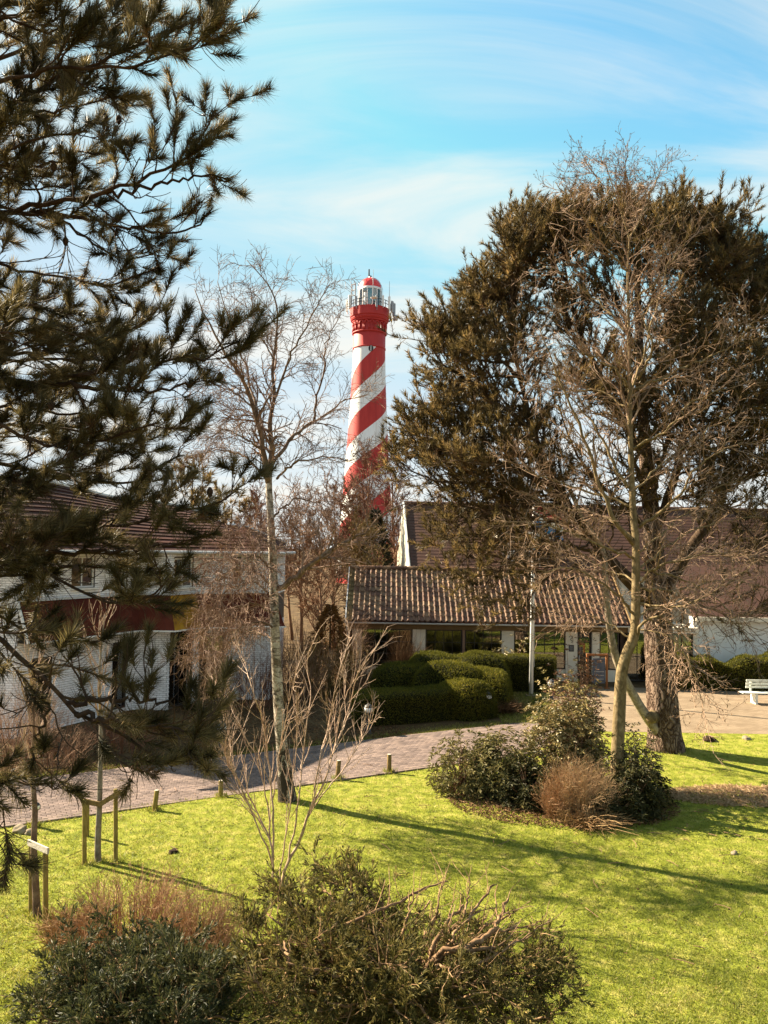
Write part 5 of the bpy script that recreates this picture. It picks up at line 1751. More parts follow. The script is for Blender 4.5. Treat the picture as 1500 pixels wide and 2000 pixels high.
AL = [
    ([(1239, 1065, 0), (1200, 1015, -.2), (1178, 960, -.3), (1150, 885, -.4), (1120, 805, -.5), (1085, 720, -.6), (1054, 640, -.7)], 0.06),
    ([(1226, 954, 0), (1170, 848, .3), (1130, 792, .5), (1085, 745, .6)], 0.045),
    ([(1229, 757, 0), (1196, 721, -.4), (1140, 690, -.7), (1080, 660, -.9)], 0.035),
    ([(1246, 741, 0), (1277, 681, -.4), (1255, 620, -.5), (1300, 560, -.6)], 0.035),
    ([(1233, 770, 0), (1270, 640, .5), (1310, 500, .8)], 0.035),
    ([(1240, 760, 0), (1338, 716, -.5), (1424, 676, -.8), (1475, 625, -1)], 0.04),
    ([(1248, 1030, 0), (1300, 990, -.4), (1330, 965, -.6), (1365, 910, -.8), (1449, 863, -1)], 0.045),
    ([(1241, 1140, 0), (1300, 1100, -.5), (1400, 1080, -.9), (1450, 1110, -1)], 0.035),
    ([(1240, 1200, 0), (1190, 1150, -.5), (1120, 1110, -.8), (1060, 1120, -1)], 0.035),
    ([(1238, 1240, 0), (1275, 1205, -.5), (1310, 1215, -.7), (1340, 1260, -.8), (1350, 1330, -.8)], 0.04),
    ([(1238, 1250, 0), (1180, 1215, .4), (1130, 1200, .6), (1100, 1220, .7)], 0.026),
    ([(1244, 1090, 0), (1160, 1060, -.8), (1080, 1030, -1.1), (1000, 1020, -1.2)], 0.035),
    ([(1236, 990, 0), (1150, 960, .6), (1060, 930, .9), (980, 900, 1)], 0.035),
    ([(1232, 880, 0), (1300, 840, -.6), (1360, 780, -.9), (1420, 760, -1)], 0.035),
    ([(1228, 650, 0), (1170, 590, .5), (1110, 540, .7), (1060, 520, .8)], 0.03),
    ([(1227, 600, 0), (1290, 540, -.5), (1340, 470, -.8)], 0.03),
    ([(1227, 530, 0), (1170, 470, -.4), (1120, 400, -.6), (1085, 355, -.6)], 0.028),
    ([(1228, 470, 0), (1260, 400, .4), (1290, 330, .5)], 0.022),
    ([(1214, 420, 0), (1226, 370, -.2), (1222, 330, -.3)], 0.016),
    ([(1208, 400, 0), (1168, 350, .3), (1150, 320, .4)], 0.016),
    ([(1244, 1110, 0), (1330, 1130, .6), (1410, 1180, .8), (1460, 1240, .9)], 0.03),
    ([(1240, 1225, 0), (1320, 1250, -1), (1360, 1330, -1.3), (1370, 1400, -1.3)], 0.018),
    ([(1244, 1120, 0), (1310, 1060, 1.2), (1400, 1020, 1.8), (1490, 1010, 2)], 0.035),
    ([(1243, 1150, 0), (1330, 1150, 1.5), (1420, 1130, 2.2), (1500, 1150, 2.5)], 0.035),
    ([(1242, 1180, 0), (1320, 1185, -.8), (1400, 1150, -1.2), (1470, 1100, -1.4)], 0.03),
    ([(1243, 1080, 0), (1310, 1030, 1), (1380, 960, 1.4), (1440, 940, 1.6)], 0.03),
    ([(1240, 1210, 0), (1300, 1180, 1.4), (1390, 1200, 2), (1480, 1230, 2.3)], 0.026),
    ([(1243, 1130, 0), (1180, 1110, 1.2), (1100, 1060, 1.6), (1040, 1070, 1.8)], 0.026),
    ([(1240, 1050, 0), (1160, 1000, 1), (1090, 990, 1.4), (1010, 960, 1.6)], 0.028),
    ([(1236, 960, 0), (1300, 900, .8), (1370, 850, 1), (1440, 800, 1.2)], 0.028),
    ([(1230, 800, 0), (1160, 760, .8), (1080, 770, 1.1), (1010, 740, 1.3)], 0.026),
]
tw = MB()
cat = []
for route, r0 in AL:
    P = px_path([(a, b, YA + c) for a, b, c in route], 18)
    P[1:-1] += rng.normal(size=(16, 3)) * 0.025
    R = taper(r0, 0.008, 18)
    MB().tube(P, R, 7).build('limb', M['tan_bark'], alder, True)
    P2, R2 = grow(P[None], R[None], 16, 0.12, 1.0, 0.75, 1.15, 7, rng, 0.5, 0.0075, up=0.045, wob=0.11, fall=0.4, lj=0.45)
    P3, R3 = grow(P2, R2, 6, 0.15, 1.0, 0.75, 0.45, 4, rng, 0.7, 0.0055, up=0.05, wob=0.15, fall=0.2, lj=0.5)
    P4, R4 = grow(P3, R3, 3, 0.2, 1.0, 0.7, 0.22, 3, rng, 0.8, 0.0050, up=0.03, wob=0.16, lj=0.5)
    tw.tubes(P2, R2, 3).tubes(P3, R3, 3).tubes(P4[:, ::2], R4[:, ::2], 3)
    cat.append(P4[rng.random(len(P4)) < 0.55, -1])
    cat.append(P3[rng.random(len(P3)) < 0.55, -1])
P2, R2 = grow(ap[None, 44:], ar_[None, 44:], 44, 0.0, 1.0, 0.75, 1.3, 9, rng, 0.5, 0.007, up=0.06, wob=0.16, fall=0.55)
P3, R3 = grow(P2, R2, 7, 0.15, 1.0, 0.7, 0.45, 6, rng, 0.7, 0.0068, up=0.04, wob=0.2)
tw.tubes(P2, R2, 4).tubes(P3, R3, 3)
cat.append(P3[rng.random(len(P3)) < 0.6, -1])
tw.build('crown', M['tan_twig'], alder)
cat = np.concatenate(cat)
V, T, A = leaves(cat, rng.normal(size=cat.shape) * 0.5 + [0, 0, -0.9], 0.06, 0.02, rng)
mk('catkins', V, [T], M['litter'], alder, A)

# --- bare trees of the thicket between the houses and before the lighthouse
def gx(px, Y):
    return (at(px, 1070, Y)[0], Y, 0.0)


TH_ = [
    ('bare_tree', gx(592, 41), 'bare brown tree just right of the birch trunk, behind the thicket', 8.6, 3.0, 51, 'brown_twig', 'brown_twig', 1.0),
    ('bare_tree', gx(655, 46), 'rounded bare tree left of the lighthouse foot', 10.0, 3.6, 52, 'brown_twig', 'brown_twig', 1.0),
    ('bare_tree', gx(722, 47), 'reddish bare tree directly in front of the lighthouse shaft', 12.0, 3.8, 53, 'brown_twig', 'red_twig', 1.15),
    ('bare_tree', gx(772, 54), 'tall bare reddish tree right of the lighthouse above the cream gable', 12.6, 4.0, 54, 'brown_twig', 'red_twig', 1.05),
    ('bare_tree', gx(690, 58), 'twiggy bare tree deep behind the thicket below the lighthouse', 11.0, 3.6, 55, 'brown_twig', 'brown_twig', 1.0),
    ('bare_tree', gx(625, 37), 'low bushy bare tree in the middle of the thicket', 6.8, 2.6, 56, 'brown_twig', 'brown_twig', 1.1),
    ('bare_tree', gx(700, 40.5), 'bare tree with olive tinted twigs left of the hall roof', 7.2, 2.6, 57, 'brown_twig', 'olive_twig', 1.1),
    ('bare_tree', gx(575, 50), 'bare tree behind the birch fork', 8.5, 3.4, 58, 'brown_twig', 'brown_twig', 0.9),
    ('bare_tree', gx(505, 47), 'reddish bare tree behind the small cross gable', 9.2, 3.2, 59, 'brown_twig', 'red_twig', 0.9),
    ('bare_tree', gx(880, 62), 'bare tree behind the tall house roof, left of the pine', 11.2, 3.8, 60, 'brown_twig', 'brown_twig', 0.9),
]
for nm, b, lab, hh, sp_, sd_, bk, twg, dn in TH_:
    bare_tree(nm, b, lab, hh, sp_, sd_, M[bk], M[twg], 'bare trees of the thicket', dens=dn * 1.3, th=0.00034 * b[1])


def shrub(name, base, label, cat_, h, r, seed, mat, n=60, group=None, spreadz=0.5, tips=None, th=0.012, sub=6, order=2):
    """many-stemmed twiggy shrub"""
    rng = np.random.default_rng(seed)
    t = thing(name, base, label, cat_, group)
    b = np.array(base, float)
    a = rng.random(n) * 6.28
    rr_ = r * 0.45 * np.sqrt(rng.random(n))
    st = np.stack([b[0] + rr_ * np.cos(a), b[1] + rr_ * np.sin(a), np.zeros(n)], 1)
    rad = r * np.sqrt(rng.random(n))
    hh = h * (0.6 + 0.4 * rng.random(n)) * np.sqrt(np.clip(1 - (rad / r * 0.75) ** 2, 0.1, 1))
    en = np.stack([b[0] + rad * np.cos(a), b[1] + rad * np.sin(a), hh], 1)
    md = st + (en - st) * 0.5 + np.stack([np.zeros(n), np.zeros(n), 0.12 * hh], 1) + rng.normal(size=(n, 3)) * 0.05
    u = np.linspace(0, 1, 8)[None, :, None]
    P = (1 - u) ** 2 * st[:, None] + 2 * u * (1 - u) * md[:, None] + u ** 2 * en[:, None]
    P += rng.normal(size=P.shape) * 0.012 * np.linspace(0, 1, 8)[None, :, None]
    R = np.linspace(th, th * 0.4, 8)[None] * np.ones((n, 1))
    MB().tubes(P, R, 3).build('stems', mat, t)
    P2, R2 = grow(P, R, sub, 0.2, 1.0, 0.55, 0.30 * h, 5, rng, 0.7, th * 0.35, up=0.06, wob=0.16, lj=0.5)
    m = MB().tubes(P2, R2, 3)
    if order > 1:
        P3, R3 = grow(P2, R2, 3, 0.2, 1.0, 0.6, 0.13 * h, 3, rng, 0.8, th * 0.3, up=0.05, wob=0.2, lj=0.5)
        m.tubes(P3, R3, 3)
    else:
        P3 = P2
    m.build('twigs', mat, t)
    return t, P2, P3


for k, (px_, Y_, h_, r_, mt, lab) in enumerate([
    (592, 30.5, 2.6, 1.5, 'brown_twig', 'brown leafless shrub just right of the birch behind the path'),
    (640, 31.5, 2.5, 1.4, 'olive_twig', 'olive brown leafless shrub at the left end of the low hedge'),
    (560, 33.5, 3.2, 1.7, 'red_twig', 'reddish leafless shrub by the dark entrance of the brick house'),
    (500, 29.0, 2.3, 1.5, 'red_twig', 'reddish twiggy shrub left of the birch at the house wall'),
    (665, 34.5, 3.6, 1.3, 'brown_twig', 'tall brown shrub against the hall gable'),
    (700, 31.8, 1.7, 1.1, 'brown_twig', 'small brown shrub in front of the first hall window'),
    (120, 20.8, 1.3, 1.3, 'brown_twig', 'low brown shrub on the far side of the path at the left'),
    (250, 22.8, 1.2, 1.4, 'red_twig', 'low reddish shrub along the brick house, left of the path lamp'),
    (20, 20.2, 1.6, 1.3, 'brown_twig', 'brown shrub at the left edge below the white brick pier'),
    (60, 22.2, 2.0, 1.2, 'pink_stem', 'pale twiggy shrub against the foot of the white brick pier'),
]):
    b = gx(px_, Y_)
    shrub('bare_shrub', b, lab, 'shrub', h_, r_, 70 + k, M[mt], n=50, group='leafless shrubs along the path and houses')


def conifer(base, label, h, r, seed, mat, n=5200, name='conifer', cat_='tree', L=0.26, w=0.10, group=None):
    rng = np.random.default_rng(seed)
    t = thing(name, base, label, cat_, group)
    b = np.array(base, float)
    MB().tube([b, b + [0, 0, h * 0.5], b + [0, 0, h * 0.97]], [h * 0.02, h * 0.013, 0.02], 7).build('trunk', M['pine_limb'], t, True)
    z = h * (0.04 + 0.96 * rng.random(n) ** 1.2)
    a = rng.random(n) * 6.28
    lob = 1 + 0.22 * np.sin(a * 5 + z * 2.1) + 0.15 * np.sin(a * 9 - z * 4)
    rad = r * (1 - z / h) ** 0.75 * lob * (0.55 + 0.5 * rng.random(n) ** 0.5)
    P = np.stack([b[0] + rad * np.cos(a), b[1] + rad * np.sin(a), z], 1)
    D = np.stack([np.cos(a), np.sin(a), rng.normal(size=n) * 0.5 - 0.1], 1)
    V, T, A = leaves(P, D, L, w, rng)
    mk('crown', V, [T], mat, t, A)
    return t


conifer(gx(733, 45), 'dark narrow conifer standing left of the cream gable', 8.2, 1.7, 81, M['far_conifer'])
conifer(gx(648, 33.5), 'rust coloured bushy shrub left of the hall gable', 3.5, 1.25, 83, M['rust_leaf'], 4200, 'rust_shrub', 'shrub', 0.2, 0.05)

# wind-shaped pine behind the brick house
def clump_tree(name, base, label, h, r, seed, mat, bark, n=160, group=None, zlow=0.45, ntuft=26, L=0.4, w=0.05):
    rng = np.random.default_rng(seed)
    t = thing(name, base, label, 'tree', group)
    b = np.array(base, float)
    tp_ = cr([b, b + [0.1, 0, h * 0.5], b + [0.2, 0.1, h * 0.9]], 10)
    tr_ = taper(h * 0.02, 0.03, 10)
    MB().tube(tp_, tr_, 8).build('trunk', bark, t, True)
    P1, R1 = grow(tp_[None], tr_[None], 22, zlow, 1.0, 1.0, r, 7, rng, 0.5, 0.02, up=0.08, wob=0.15, fall=0.45)
    P2, R2 = grow(P1, R1, 8, 0.35, 1.0, 0.7, 0.4, 5, rng, 0.6, 0.01, up=0.1, rel=True)
    MB().tubes(P1, R1, 5).tubes(P2, R2, 3).build('limb', bark, t)
    q = np.concatenate([P2, P2[:, ::-1][:, :0]], 1) if False else P2
    V, T, A = needles(q[:, 2], q[:, -1], ntuft, L, w, rng, 0.4, 1.2, 0.1)
    mk('crown', V, [T], mat, t, A)
    return t


clump_tree('pine_tree', gx(365, 44), 'distant pine showing above the white roof edge of the brick house', 10.8, 3.2, 91, M['needle_far'], M['pine_limb'])
clump_tree('pine_tree', gx(445, 50), 'smaller distant pine left of the birch fork, beyond the brick house', 9.6, 2.6, 92, M['needle_far'], M['pine_limb'])
clump_tree('pine_tree', (18.6, 33.0, 0), 'second pine at the right edge behind the broad pine', 13.4, 5.6, 93, M['needle_far'], M['pine_limb'], zlow=0.3, ntuft=60, L=0.26, w=0.026)

# far belt of trees round the horizon, one crown mesh shared
proto = None
rngb = np.random.default_rng(101)
for k, (x, y) in enumerate([(-75, 120), (-60, 95), (-48, 110), (-38, 90), (-30, 105), (-22, 92), (-14, 84), (-8, 100), (1, 92), (8, 82), (14, 96), (21, 84), (28, 94), (36, 86), (45, 98), (55, 90), (66, 104), (80, 110)]):
    lab = 'distant bare tree of the belt along the horizon'
    if proto is None:
        proto = bare_tree('distant_tree', (x, y, 0), lab, 11.0, 4.4, 110, M['brown_twig'], M['brown_twig'], 'distant trees along the horizon', dens=0.75, low=0.12, th=0.030, last=0)
        proto_kids = list(proto.children)
    else:
        o = proto.copy()
        COL.objects.link(o)
        o.location = (x, y, 0)
        s_ = 0.8 + 0.35 * rngb.random()
        o.scale = (s_, s_, s_)
        o.rotation_euler = (0, 0, rngb.random() * 6.28)
        for ch in proto_kids:
            c = ch.copy()
            COL.objects.link(c)
            c.parent = o

# ------------------------------------------------------------------ clipped hedges
def hedge(name, label, outline_fn, nu, nv, seed, nleaf, mats=('hedge', 'hedge_core'), lumps=0.05, L=0.05, w=0.022, origin=(0, 0, 0)):
    """outline_fn(u, v) -> surface point and it is leafed all over; core just under it"""
    rng = np.random.default_rng(seed)
    t = thing(name, origin, label, 'hedge')
    uu_, vv_ = np.meshgrid(np.linspace(0, 1, nu), np.linspace(0, 1, nv), indexing='ij')
    S = outline_fn(uu_, vv_)
    du, dv = np.gradient(S, axis=0), np.gradient(S, axis=1)
    Nn = nrm(np.cross(du, dv))
    bump_ = snoise(S[..., 0] + S[..., 2], S[..., 1] - S[..., 2] * 0.7, 2.6, seed)[..., None]
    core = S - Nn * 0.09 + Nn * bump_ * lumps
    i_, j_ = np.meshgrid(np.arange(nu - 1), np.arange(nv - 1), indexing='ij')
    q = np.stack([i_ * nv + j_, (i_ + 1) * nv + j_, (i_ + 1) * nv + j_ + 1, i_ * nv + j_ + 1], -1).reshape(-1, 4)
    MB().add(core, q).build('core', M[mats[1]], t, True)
    # leaves by area
    C4 = S.reshape(-1, 3)[q]
    ar = np.linalg.norm(np.cross(C4[:, 1] - C4[:, 0], C4[:, 3] - C4[:, 0]), axis=1)
    k = rng.choice(len(q), nleaf, p=ar / ar.sum())
    a, b = rng.random((nleaf, 1)), rng.random((nleaf, 1))
    P = C4[k, 0] * (1 - a) * (1 - b) + C4[k, 1] * a * (1 - b) + C4[k, 2] * a * b + C4[k, 3] * (1 - a) * b
    nn = nrm(np.cross(C4[k, 1] - C4[k, 0], C4[k, 3] - C4[k, 0]))
    lb = snoise(P[:, 0] + P[:, 2], P[:, 1] - P[:, 2] * 0.7, 2.6, seed)[:, None]
    P = P + nn * (rng.normal(size=(nleaf, 1)) * 0.022 - 0.03 + lb * lumps)
    D = nn * 0.6 + rng.normal(size=(nleaf, 3)) * 0.6 + [0, 0, 0.35]
    tone = np.clip(0.30 * rng.random(nleaf) + 0.35 + 0.20 * snoise(P[:, 0], P[:, 1], 1.3, seed + 1) + 0.22 * (rng.random(nleaf) < 0.2), 0, 1)
    V, T, A = leaves(P, D, L, w, rng, tone)
    mk('foliage', V, [T], M[mats[0]], t, A)
    return t


def box_hedge(x0, x1, y0, y1, h, rx=0.25, wob=0.06, seed=0):
    """closed profile: up the front, over the top, down the back; ends closed by narrowing"""
    prof = np.array([(0, 0), (0.0, 0.35), (0.0, 0.75), (0.02, 0.92), (0.12, 1.0), (0.35, 1.03), (0.65, 1.03), (0.88, 1.0), (0.98, 0.92), (1.0, 0.75), (1.0, 0.35), (1.0, 0)])

    def fn(u, v):
        s = np.interp(v, np.linspace(0, 1, len(prof)), prof[:, 0])
        z = np.interp(v, np.linspace(0, 1, len(prof)), prof[:, 1])
        e = np.clip(np.minimum(u, 1 - u) / 0.06, 0, 1)
        e = np.sqrt(1 - (1 - e) ** 2)
        mid = (y0(u) + y1(u)) / 2
        hw_ = (y1(u) - y0(u)) / 2 * (0.02 + 0.98 * e)
        hh = h(u) if callable(h) else h
        x = x0 + (x1 - x0) * u + 0 * v
        zz = hh * z * (0.9 + 0.1 * e) + wob * snoise(x * 1.7, s * 3 + 0 * x, 1.1, seed) * (z > 0.5)
        y = mid + hw_ * (2 * s - 1)
        return np.stack([x, y, zz], -1)
    return fn


hA = G(690, 1424)
hB = G(925, 1402)
hedge('low_hedge', 'dark clipped low hedge along the path between the two lamps', box_hedge(hA[0] - 0.1, hB[0] + 0.4, lambda u: hA[1] + (hB[1] - hA[1]) * u, lambda u: hA[1] + (hB[1] - hA[1]) * u + 1.5, lambda u: 1.00 + 0.10 * u, wob=0.05, seed=1), 70, 36, 41, 23000, origin=((hA[0] + hB[0]) / 2, hA[1] + 0.7, 0))


def mound_field(cx, cy, rx, ry, h, lob, seed):
    """rounded cushion of clipped shrub: dome with lobes"""
    def fn(u, v):
        a = u * 2 * np.pi
        ph = v * np.pi / 2
        r_ = np.cos(ph) ** 0.55
        z = np.sin(ph) ** 0.8
        x = cx + rx * r_ * np.cos(a) * (1 + lob * np.sin(3 * a + seed))
        y = cy + ry * r_ * np.sin(a) * (1 + lob * np.sin(4 * a + seed * 2))
        zz = h * z + 0.10 * snoise(x, y, 2.4, seed) * (z > 0.4) 
        return np.stack([x, y, zz], -1)
    return fn


MO = [
    (790, 30.8, 1.5, 1.2, 1.5, 'rounded clipped evergreen at the left end of the mounds'),
    (848, 31.8, 1.3, 1.2, 1.80, 'tall rear cushion of the clipped evergreens, below the window post'),
    (880, 30.0, 1.5, 1.2, 1.62, 'middle cushion of the clipped evergreens facing the path'),
    (905, 28.5, 1.2, 1.1, 1.22, 'front cushion of the clipped evergreens just behind the low hedge'),
    (930, 32.3, 1.5, 1.3, 1.68, 'broad rear cushion of the clipped evergreens, left of the flagpole'),
    (955, 30.2, 0.9, 1.5, 1.42, 'right hand cushion of the clipped evergreens above the second lamp'),
]
for k, (px_, Y_, rx_, ry_, h_, lab) in enumerate(MO):
    X_ = at(px_, 1300, Y_)[0]
    o = hedge('clipped_evergreen', lab, mound_field(X_, Y_, rx_, ry_, h_, 0.08, k + 1), 72, 30, 50 + k, 11000, origin=(X_, Y_, 0), lumps=0.10, L=0.085, w=0.026)
    o['group'] = 'clipped evergreen cushions before the hall'
hx0, hx1 = at(965, 1345, 33)[0], at(1090, 1345, 33)[0]
hedge('clipped_hedge', 'straight clipped hedge behind the flagpole under the wide window', box_hedge(hx0, hx1, lambda u: 33.0 + 0 * u, lambda u: 34.1 + 0 * u, 1.46, wob=0.03, seed=3), 60, 36, 43, 16000, origin=((hx0 + hx1) / 2, 33.5, 0))
hx0, hx1 = at(1306, 1330, 34)[0], at(1520, 1330, 34)[0]
hedge('rough_hedge', 'dark untrimmed hedge along the back of the square before the white annex wall', box_hedge(hx0, hx1 + 2, lambda u: 34.0 + 0.1 * np.sin(u * 9), lambda u: 35.2 + 0 * u, lambda u: 1.35 + 0.2 * np.sin(u * 11) + 0.12 * np.sin(u * 27), wob=0.12, seed=4), 90, 36, 44, 16000, lumps=0.14, L=0.09, w=0.040, origin=((hx0 + hx1) / 2, 34.5, 0))

# small plants at the windows
def grass_clump(base, label, h, r, seed, mat, n=900, name='ornamental_grass', lean=0.5):
    rng = np.random.default_rng(seed)
    t = thing(name, base, label, 'plant')
    a = rng.random(n) * 6.28
    b = np.array(base, float)
    st = b + np.stack([0.6 * r * np.sqrt(rng.random(n)) * np.cos(a), 0.35 * r * np.sqrt(rng.random(n)) * np.sin(a), np.zeros(n)], 1)
    dr = rng.random(n) ** 0.7
    en = b + np.stack([r * dr * np.cos(a), r * dr * np.sin(a), h * (0.65 + 0.35 * rng.random(n)) * np.sqrt(1 - 0.6 * dr ** 2)], 1)
    u = np.linspace(0, 1, 6)[None, :, None]
    md = st + [0, 0, 1] * (en - st)[:, 2:3] * 0.75 + rng.normal(size=(n, 3)) * 0.18 * r
    en = en + rng.normal(size=(n, 3)) * [0.25 * r, 0.25 * r, 0.22 * h]
    en[:, 2] = np.maximum(en[:, 2], 0.03)
    P = (1 - u) ** 2 * st[:, None] + 2 * u * (1 - u) * md[:, None] + u ** 2 * en[:, None]
    R = np.linspace(0.007, 0.003, 6)[None] * np.ones((n, 1))
    MB().tubes(P, R, 3, attr=rng.random(n)).build('blades', mat, t, attr=True)
    return t


grass_clump(gx(800, 33.2), 'reddish brown ornamental grass in front of the second cream pillar', 1.95, 0.95, 61, M['litter'])
grass_clump(G(985, 1392), 'low rusty tuft beside the second lamp at the hedge corner', 0.45, 0.9, 62, M['litter'], 700, 'grass_tuft')


def leafy_bush(name, base, label, h, rx, ry, seed, mat, n, L, w, whorl=7, stemmat=None, inner=0.45, open_=0.0, droop=-0.05, group=None, top=None):
    """stems from the base to shoot tips spread through a dome, a whorl of leaves at every tip"""
    rng = np.random.default_rng(seed)
    t = thing(name, base, label, 'shrub', group)
    b = np.array(base, float)
    a = rng.random(n) * 6.28
    f = inner + (1 - inner) * rng.random(n) ** 0.5
    ph = np.arcsin(rng.random(n) ** 0.9)
    lob = 1 + 0.16 * np.sin(a * 3 + seed) + 0.12 * np.sin(a * 7 + ph * 5) + 0.10 * rng.normal(size=n)
    P = b + np.stack([rx * f * lob * np.cos(ph) ** 0.7 * np.cos(a), ry * f * lob * np.cos(ph) ** 0.7 * np.sin(a), h * f * lob * np.sin(ph) + 0.05], 1)
    P[:, 2] = np.maximum(P[:, 2], 0.08)
    axis = nrm((P - b) * [1, 1, 0.6] + [0, 0, 0.5])
    K = whorl
    ang = (np.arange(K) / K * 6.28)[None] + rng.random((n, 1)) * 6.28 + rng.normal(size=(n, K)) * 0.2
    U = nrm(np.cross(axis, rvec(rng, (n,))))
    Vv = np.cross(axis, U)
    tilt = (0.9 + 0.45 * rng.random((n, K)))[..., None]
    D = np.cos(tilt) * axis[:, None] + np.sin(tilt) * (np.cos(ang)[..., None] * U[:, None] + np.sin(ang)[..., None] * Vv[:, None])
    D[..., 2] += droop
    Q = P[:, None] - axis[:, None] * (rng.random((n, K))[..., None] * L * 0.8)
    V, T, A = leaves(Q.reshape(-1, 3), D.reshape(-1, 3), L, w, rng, np.clip(np.repeat(rng.random(n) * 0.5, K) + 0.5 * rng.random(n * K), 0, 1), nup=np.broadcast_to([0, 0, 1.0], (n * K, 3)))
    m = int(min(n, 90))
    u = np.linspace(0, 1, 7)[None, :, None]
    st = b + rng.normal(size=(m, 3)) * [0.12 * rx, 0.12 * ry, 0]
    st[:, 2] = 0
    md = st + (P[:m] - st) * [0.45, 0.45, 0.7]
    PP = (1 - u) ** 2 * st[:, None] + 2 * u * (1 - u) * md[:, None] + u ** 2 * P[:m, None]
    MB().tubes(PP, np.linspace(0.013, 0.005, 7)[None] * np.ones((m, 1)), 4).build('stems', stemmat or M['brown_twig'], t)
    mk('foliage', V, [T], mat, t, A)
    return t


leafy_bush('evergreen_shrub', gx(1000, 33.9), 'small evergreen shrub with upright yellowish shoots before the third cream pillar', 1.9, 0.9, 0.5, 63, M['olive_leaf'], 260, 0.13, 0.045, 6)
leafy_bush('evergreen_shrub', gx(735, 32.2), 'low brown green shrub under the first hall window', 1.0, 1.1, 0.8, 64, M['olive_leaf'], 260, 0.10, 0.04, 6)

# ------------------------------------------------------------------ the planted island round the bare tree
def gi(px, Y):
    p = at(px, 1500, Y)
    return (p[0], Y, 0.0)


leafy_bush('rhododendron', gi(905, 19.4), 'loose open rhododendron at the left end of the island bed', 1.35, 0.95, 0.8, 121, M['rhodo'], 300, 0.14, 0.042, 8, open_=0.3, inner=0.55)
leafy_bush('rhododendron', gi(985, 19.2), 'dense rhododendron with drooping leaves in the middle of the island bed', 1.5, 0.95, 0.9, 122, M['rhodo'], 620, 0.15, 0.042, 8, droop=-0.35)
leafy_bush('rhododendron', gi(1035, 18.3), 'dark low rhododendron in front of the tall variegated shrub', 1.05, 0.6, 0.6, 123, M['rhodo_dark'], 320, 0.14, 0.042, 8, droop=-0.3)
leafy_bush('variegated_shrub', gi(1108, 19.6), 'tall shrub with speckled cream and olive leaves left of the bare tree trunk', 2.5, 1.0, 0.85, 124, M['olive_leaf'], 2000, 0.09, 0.045, 7)
leafy_bush('bronze_shrub', gi(1125, 20.4), 'tall upright shrub with bronze pink leaves rising above the variegated shrub', 3.3, 0.8, 0.65, 125, M['bronze_leaf'], 1100, 0.075, 0.035, 5, inner=0.6)
leafy_bush('dark_shrub', gi(1235, 17.9), 'dark evergreen shrub right of the bare tree trunk', 1.35, 0.80, 0.7, 126, M['rhodo_dark'], 620, 0.13, 0.045, 7)
leafy_bush('dark_shrub', gi(1190, 17.4), 'low dark shrub wrapped round the foot of the bare tree', 0.7, 0.55, 0.4, 127, M['rhodo_dark'], 260, 0.11, 0.04, 7)
leafy_bush('olive_shrub', gi(1245, 19.3), 'olive leaved shrub between the bare tree trunk and the thick pine trunk', 1.7, 0.55, 0.6, 128, M['olive_leaf'], 300, 0.085, 0.04, 6)
shrub('dry_stem_clump', gi(1135, 17.5), 'straw coloured clump of dry stems in front of the island shrubs', 'plant', 1.45, 0.72, 65, M['straw'], n=170, th=0.008, sub=5, order=2)
shrub('dry_stem_clump', gi(1085, 17.5), 'shorter brown clump of dry stems left of the straw coloured clump', 'plant', 1.05, 0.45, 66, M['spiraea'], n=70, th=0.008, sub=5, order=2)
grass_clump(gi(1150, 17.1), 'low fringe of dry grass at the front of the island bed', 0.45, 0.8, 67, M['dry_grass'], 600, 'dry_grass_clump')

# ------------------------------------------------------------------ the many-stemmed young tree in front
rng = np.random.default_rng(77)
YM = G(540, 1742)[1]
ms = thing('multi_stem_tree', G(540, 1742), 'slender many-stemmed bare tree with pinkish stems in front of the birch', 'tree')
MS = [
    ([(534, 1750), (534, 1690), (528, 1640), (505, 1590), (470, 1530), (445, 1490), (440, 1440), (437, 1400)], 0.040),
    ([(545, 1750), (556, 1700), (585, 1640), (608, 1580), (640, 1510), (660, 1440), (685, 1370), (705, 1300), (735, 1262)], 0.055),
    ([(533, 1690), (520, 1650), (485, 1570), (455, 1500), (450, 1450), (440, 1390), (425, 1350), (420, 1330)], 0.030),
    ([(534, 1680), (533, 1580), (525, 1500), (515, 1420), (495, 1350), (480, 1300), (470, 1280)], 0.036),
    ([(556, 1700), (575, 1620), (585, 1550), (592, 1480), (602, 1400), (606, 1340), (598, 1300), (612, 1250)], 0.032),
    ([(585, 1640), (610, 1560), (625, 1480), (640, 1420), (655, 1340), (675, 1270), (690, 1240)], 0.030),
    ([(608, 1580), (640, 1540), (665, 1510), (690, 1470), (715, 1430), (730, 1395)], 0.022),
    ([(528, 1640), (520, 1560), (500, 1480), (470, 1420), (450, 1380), (430, 1350), (412, 1320)], 0.026),
    ([(545, 1740), (556, 1640), (568, 1560), (575, 1500), (580, 1420), (578, 1360)], 0.026),
    ([(640, 1510), (655, 1450), (668, 1380), (690, 1330), (718, 1290)], 0.024),
    ([(533, 1560), (545, 1480), (555, 1420), (570, 1350), (585, 1290)], 0.022),
    ([(505, 1590), (478, 1560), (455, 1510), (442, 1470)], 0.016),
]
tw = MB()
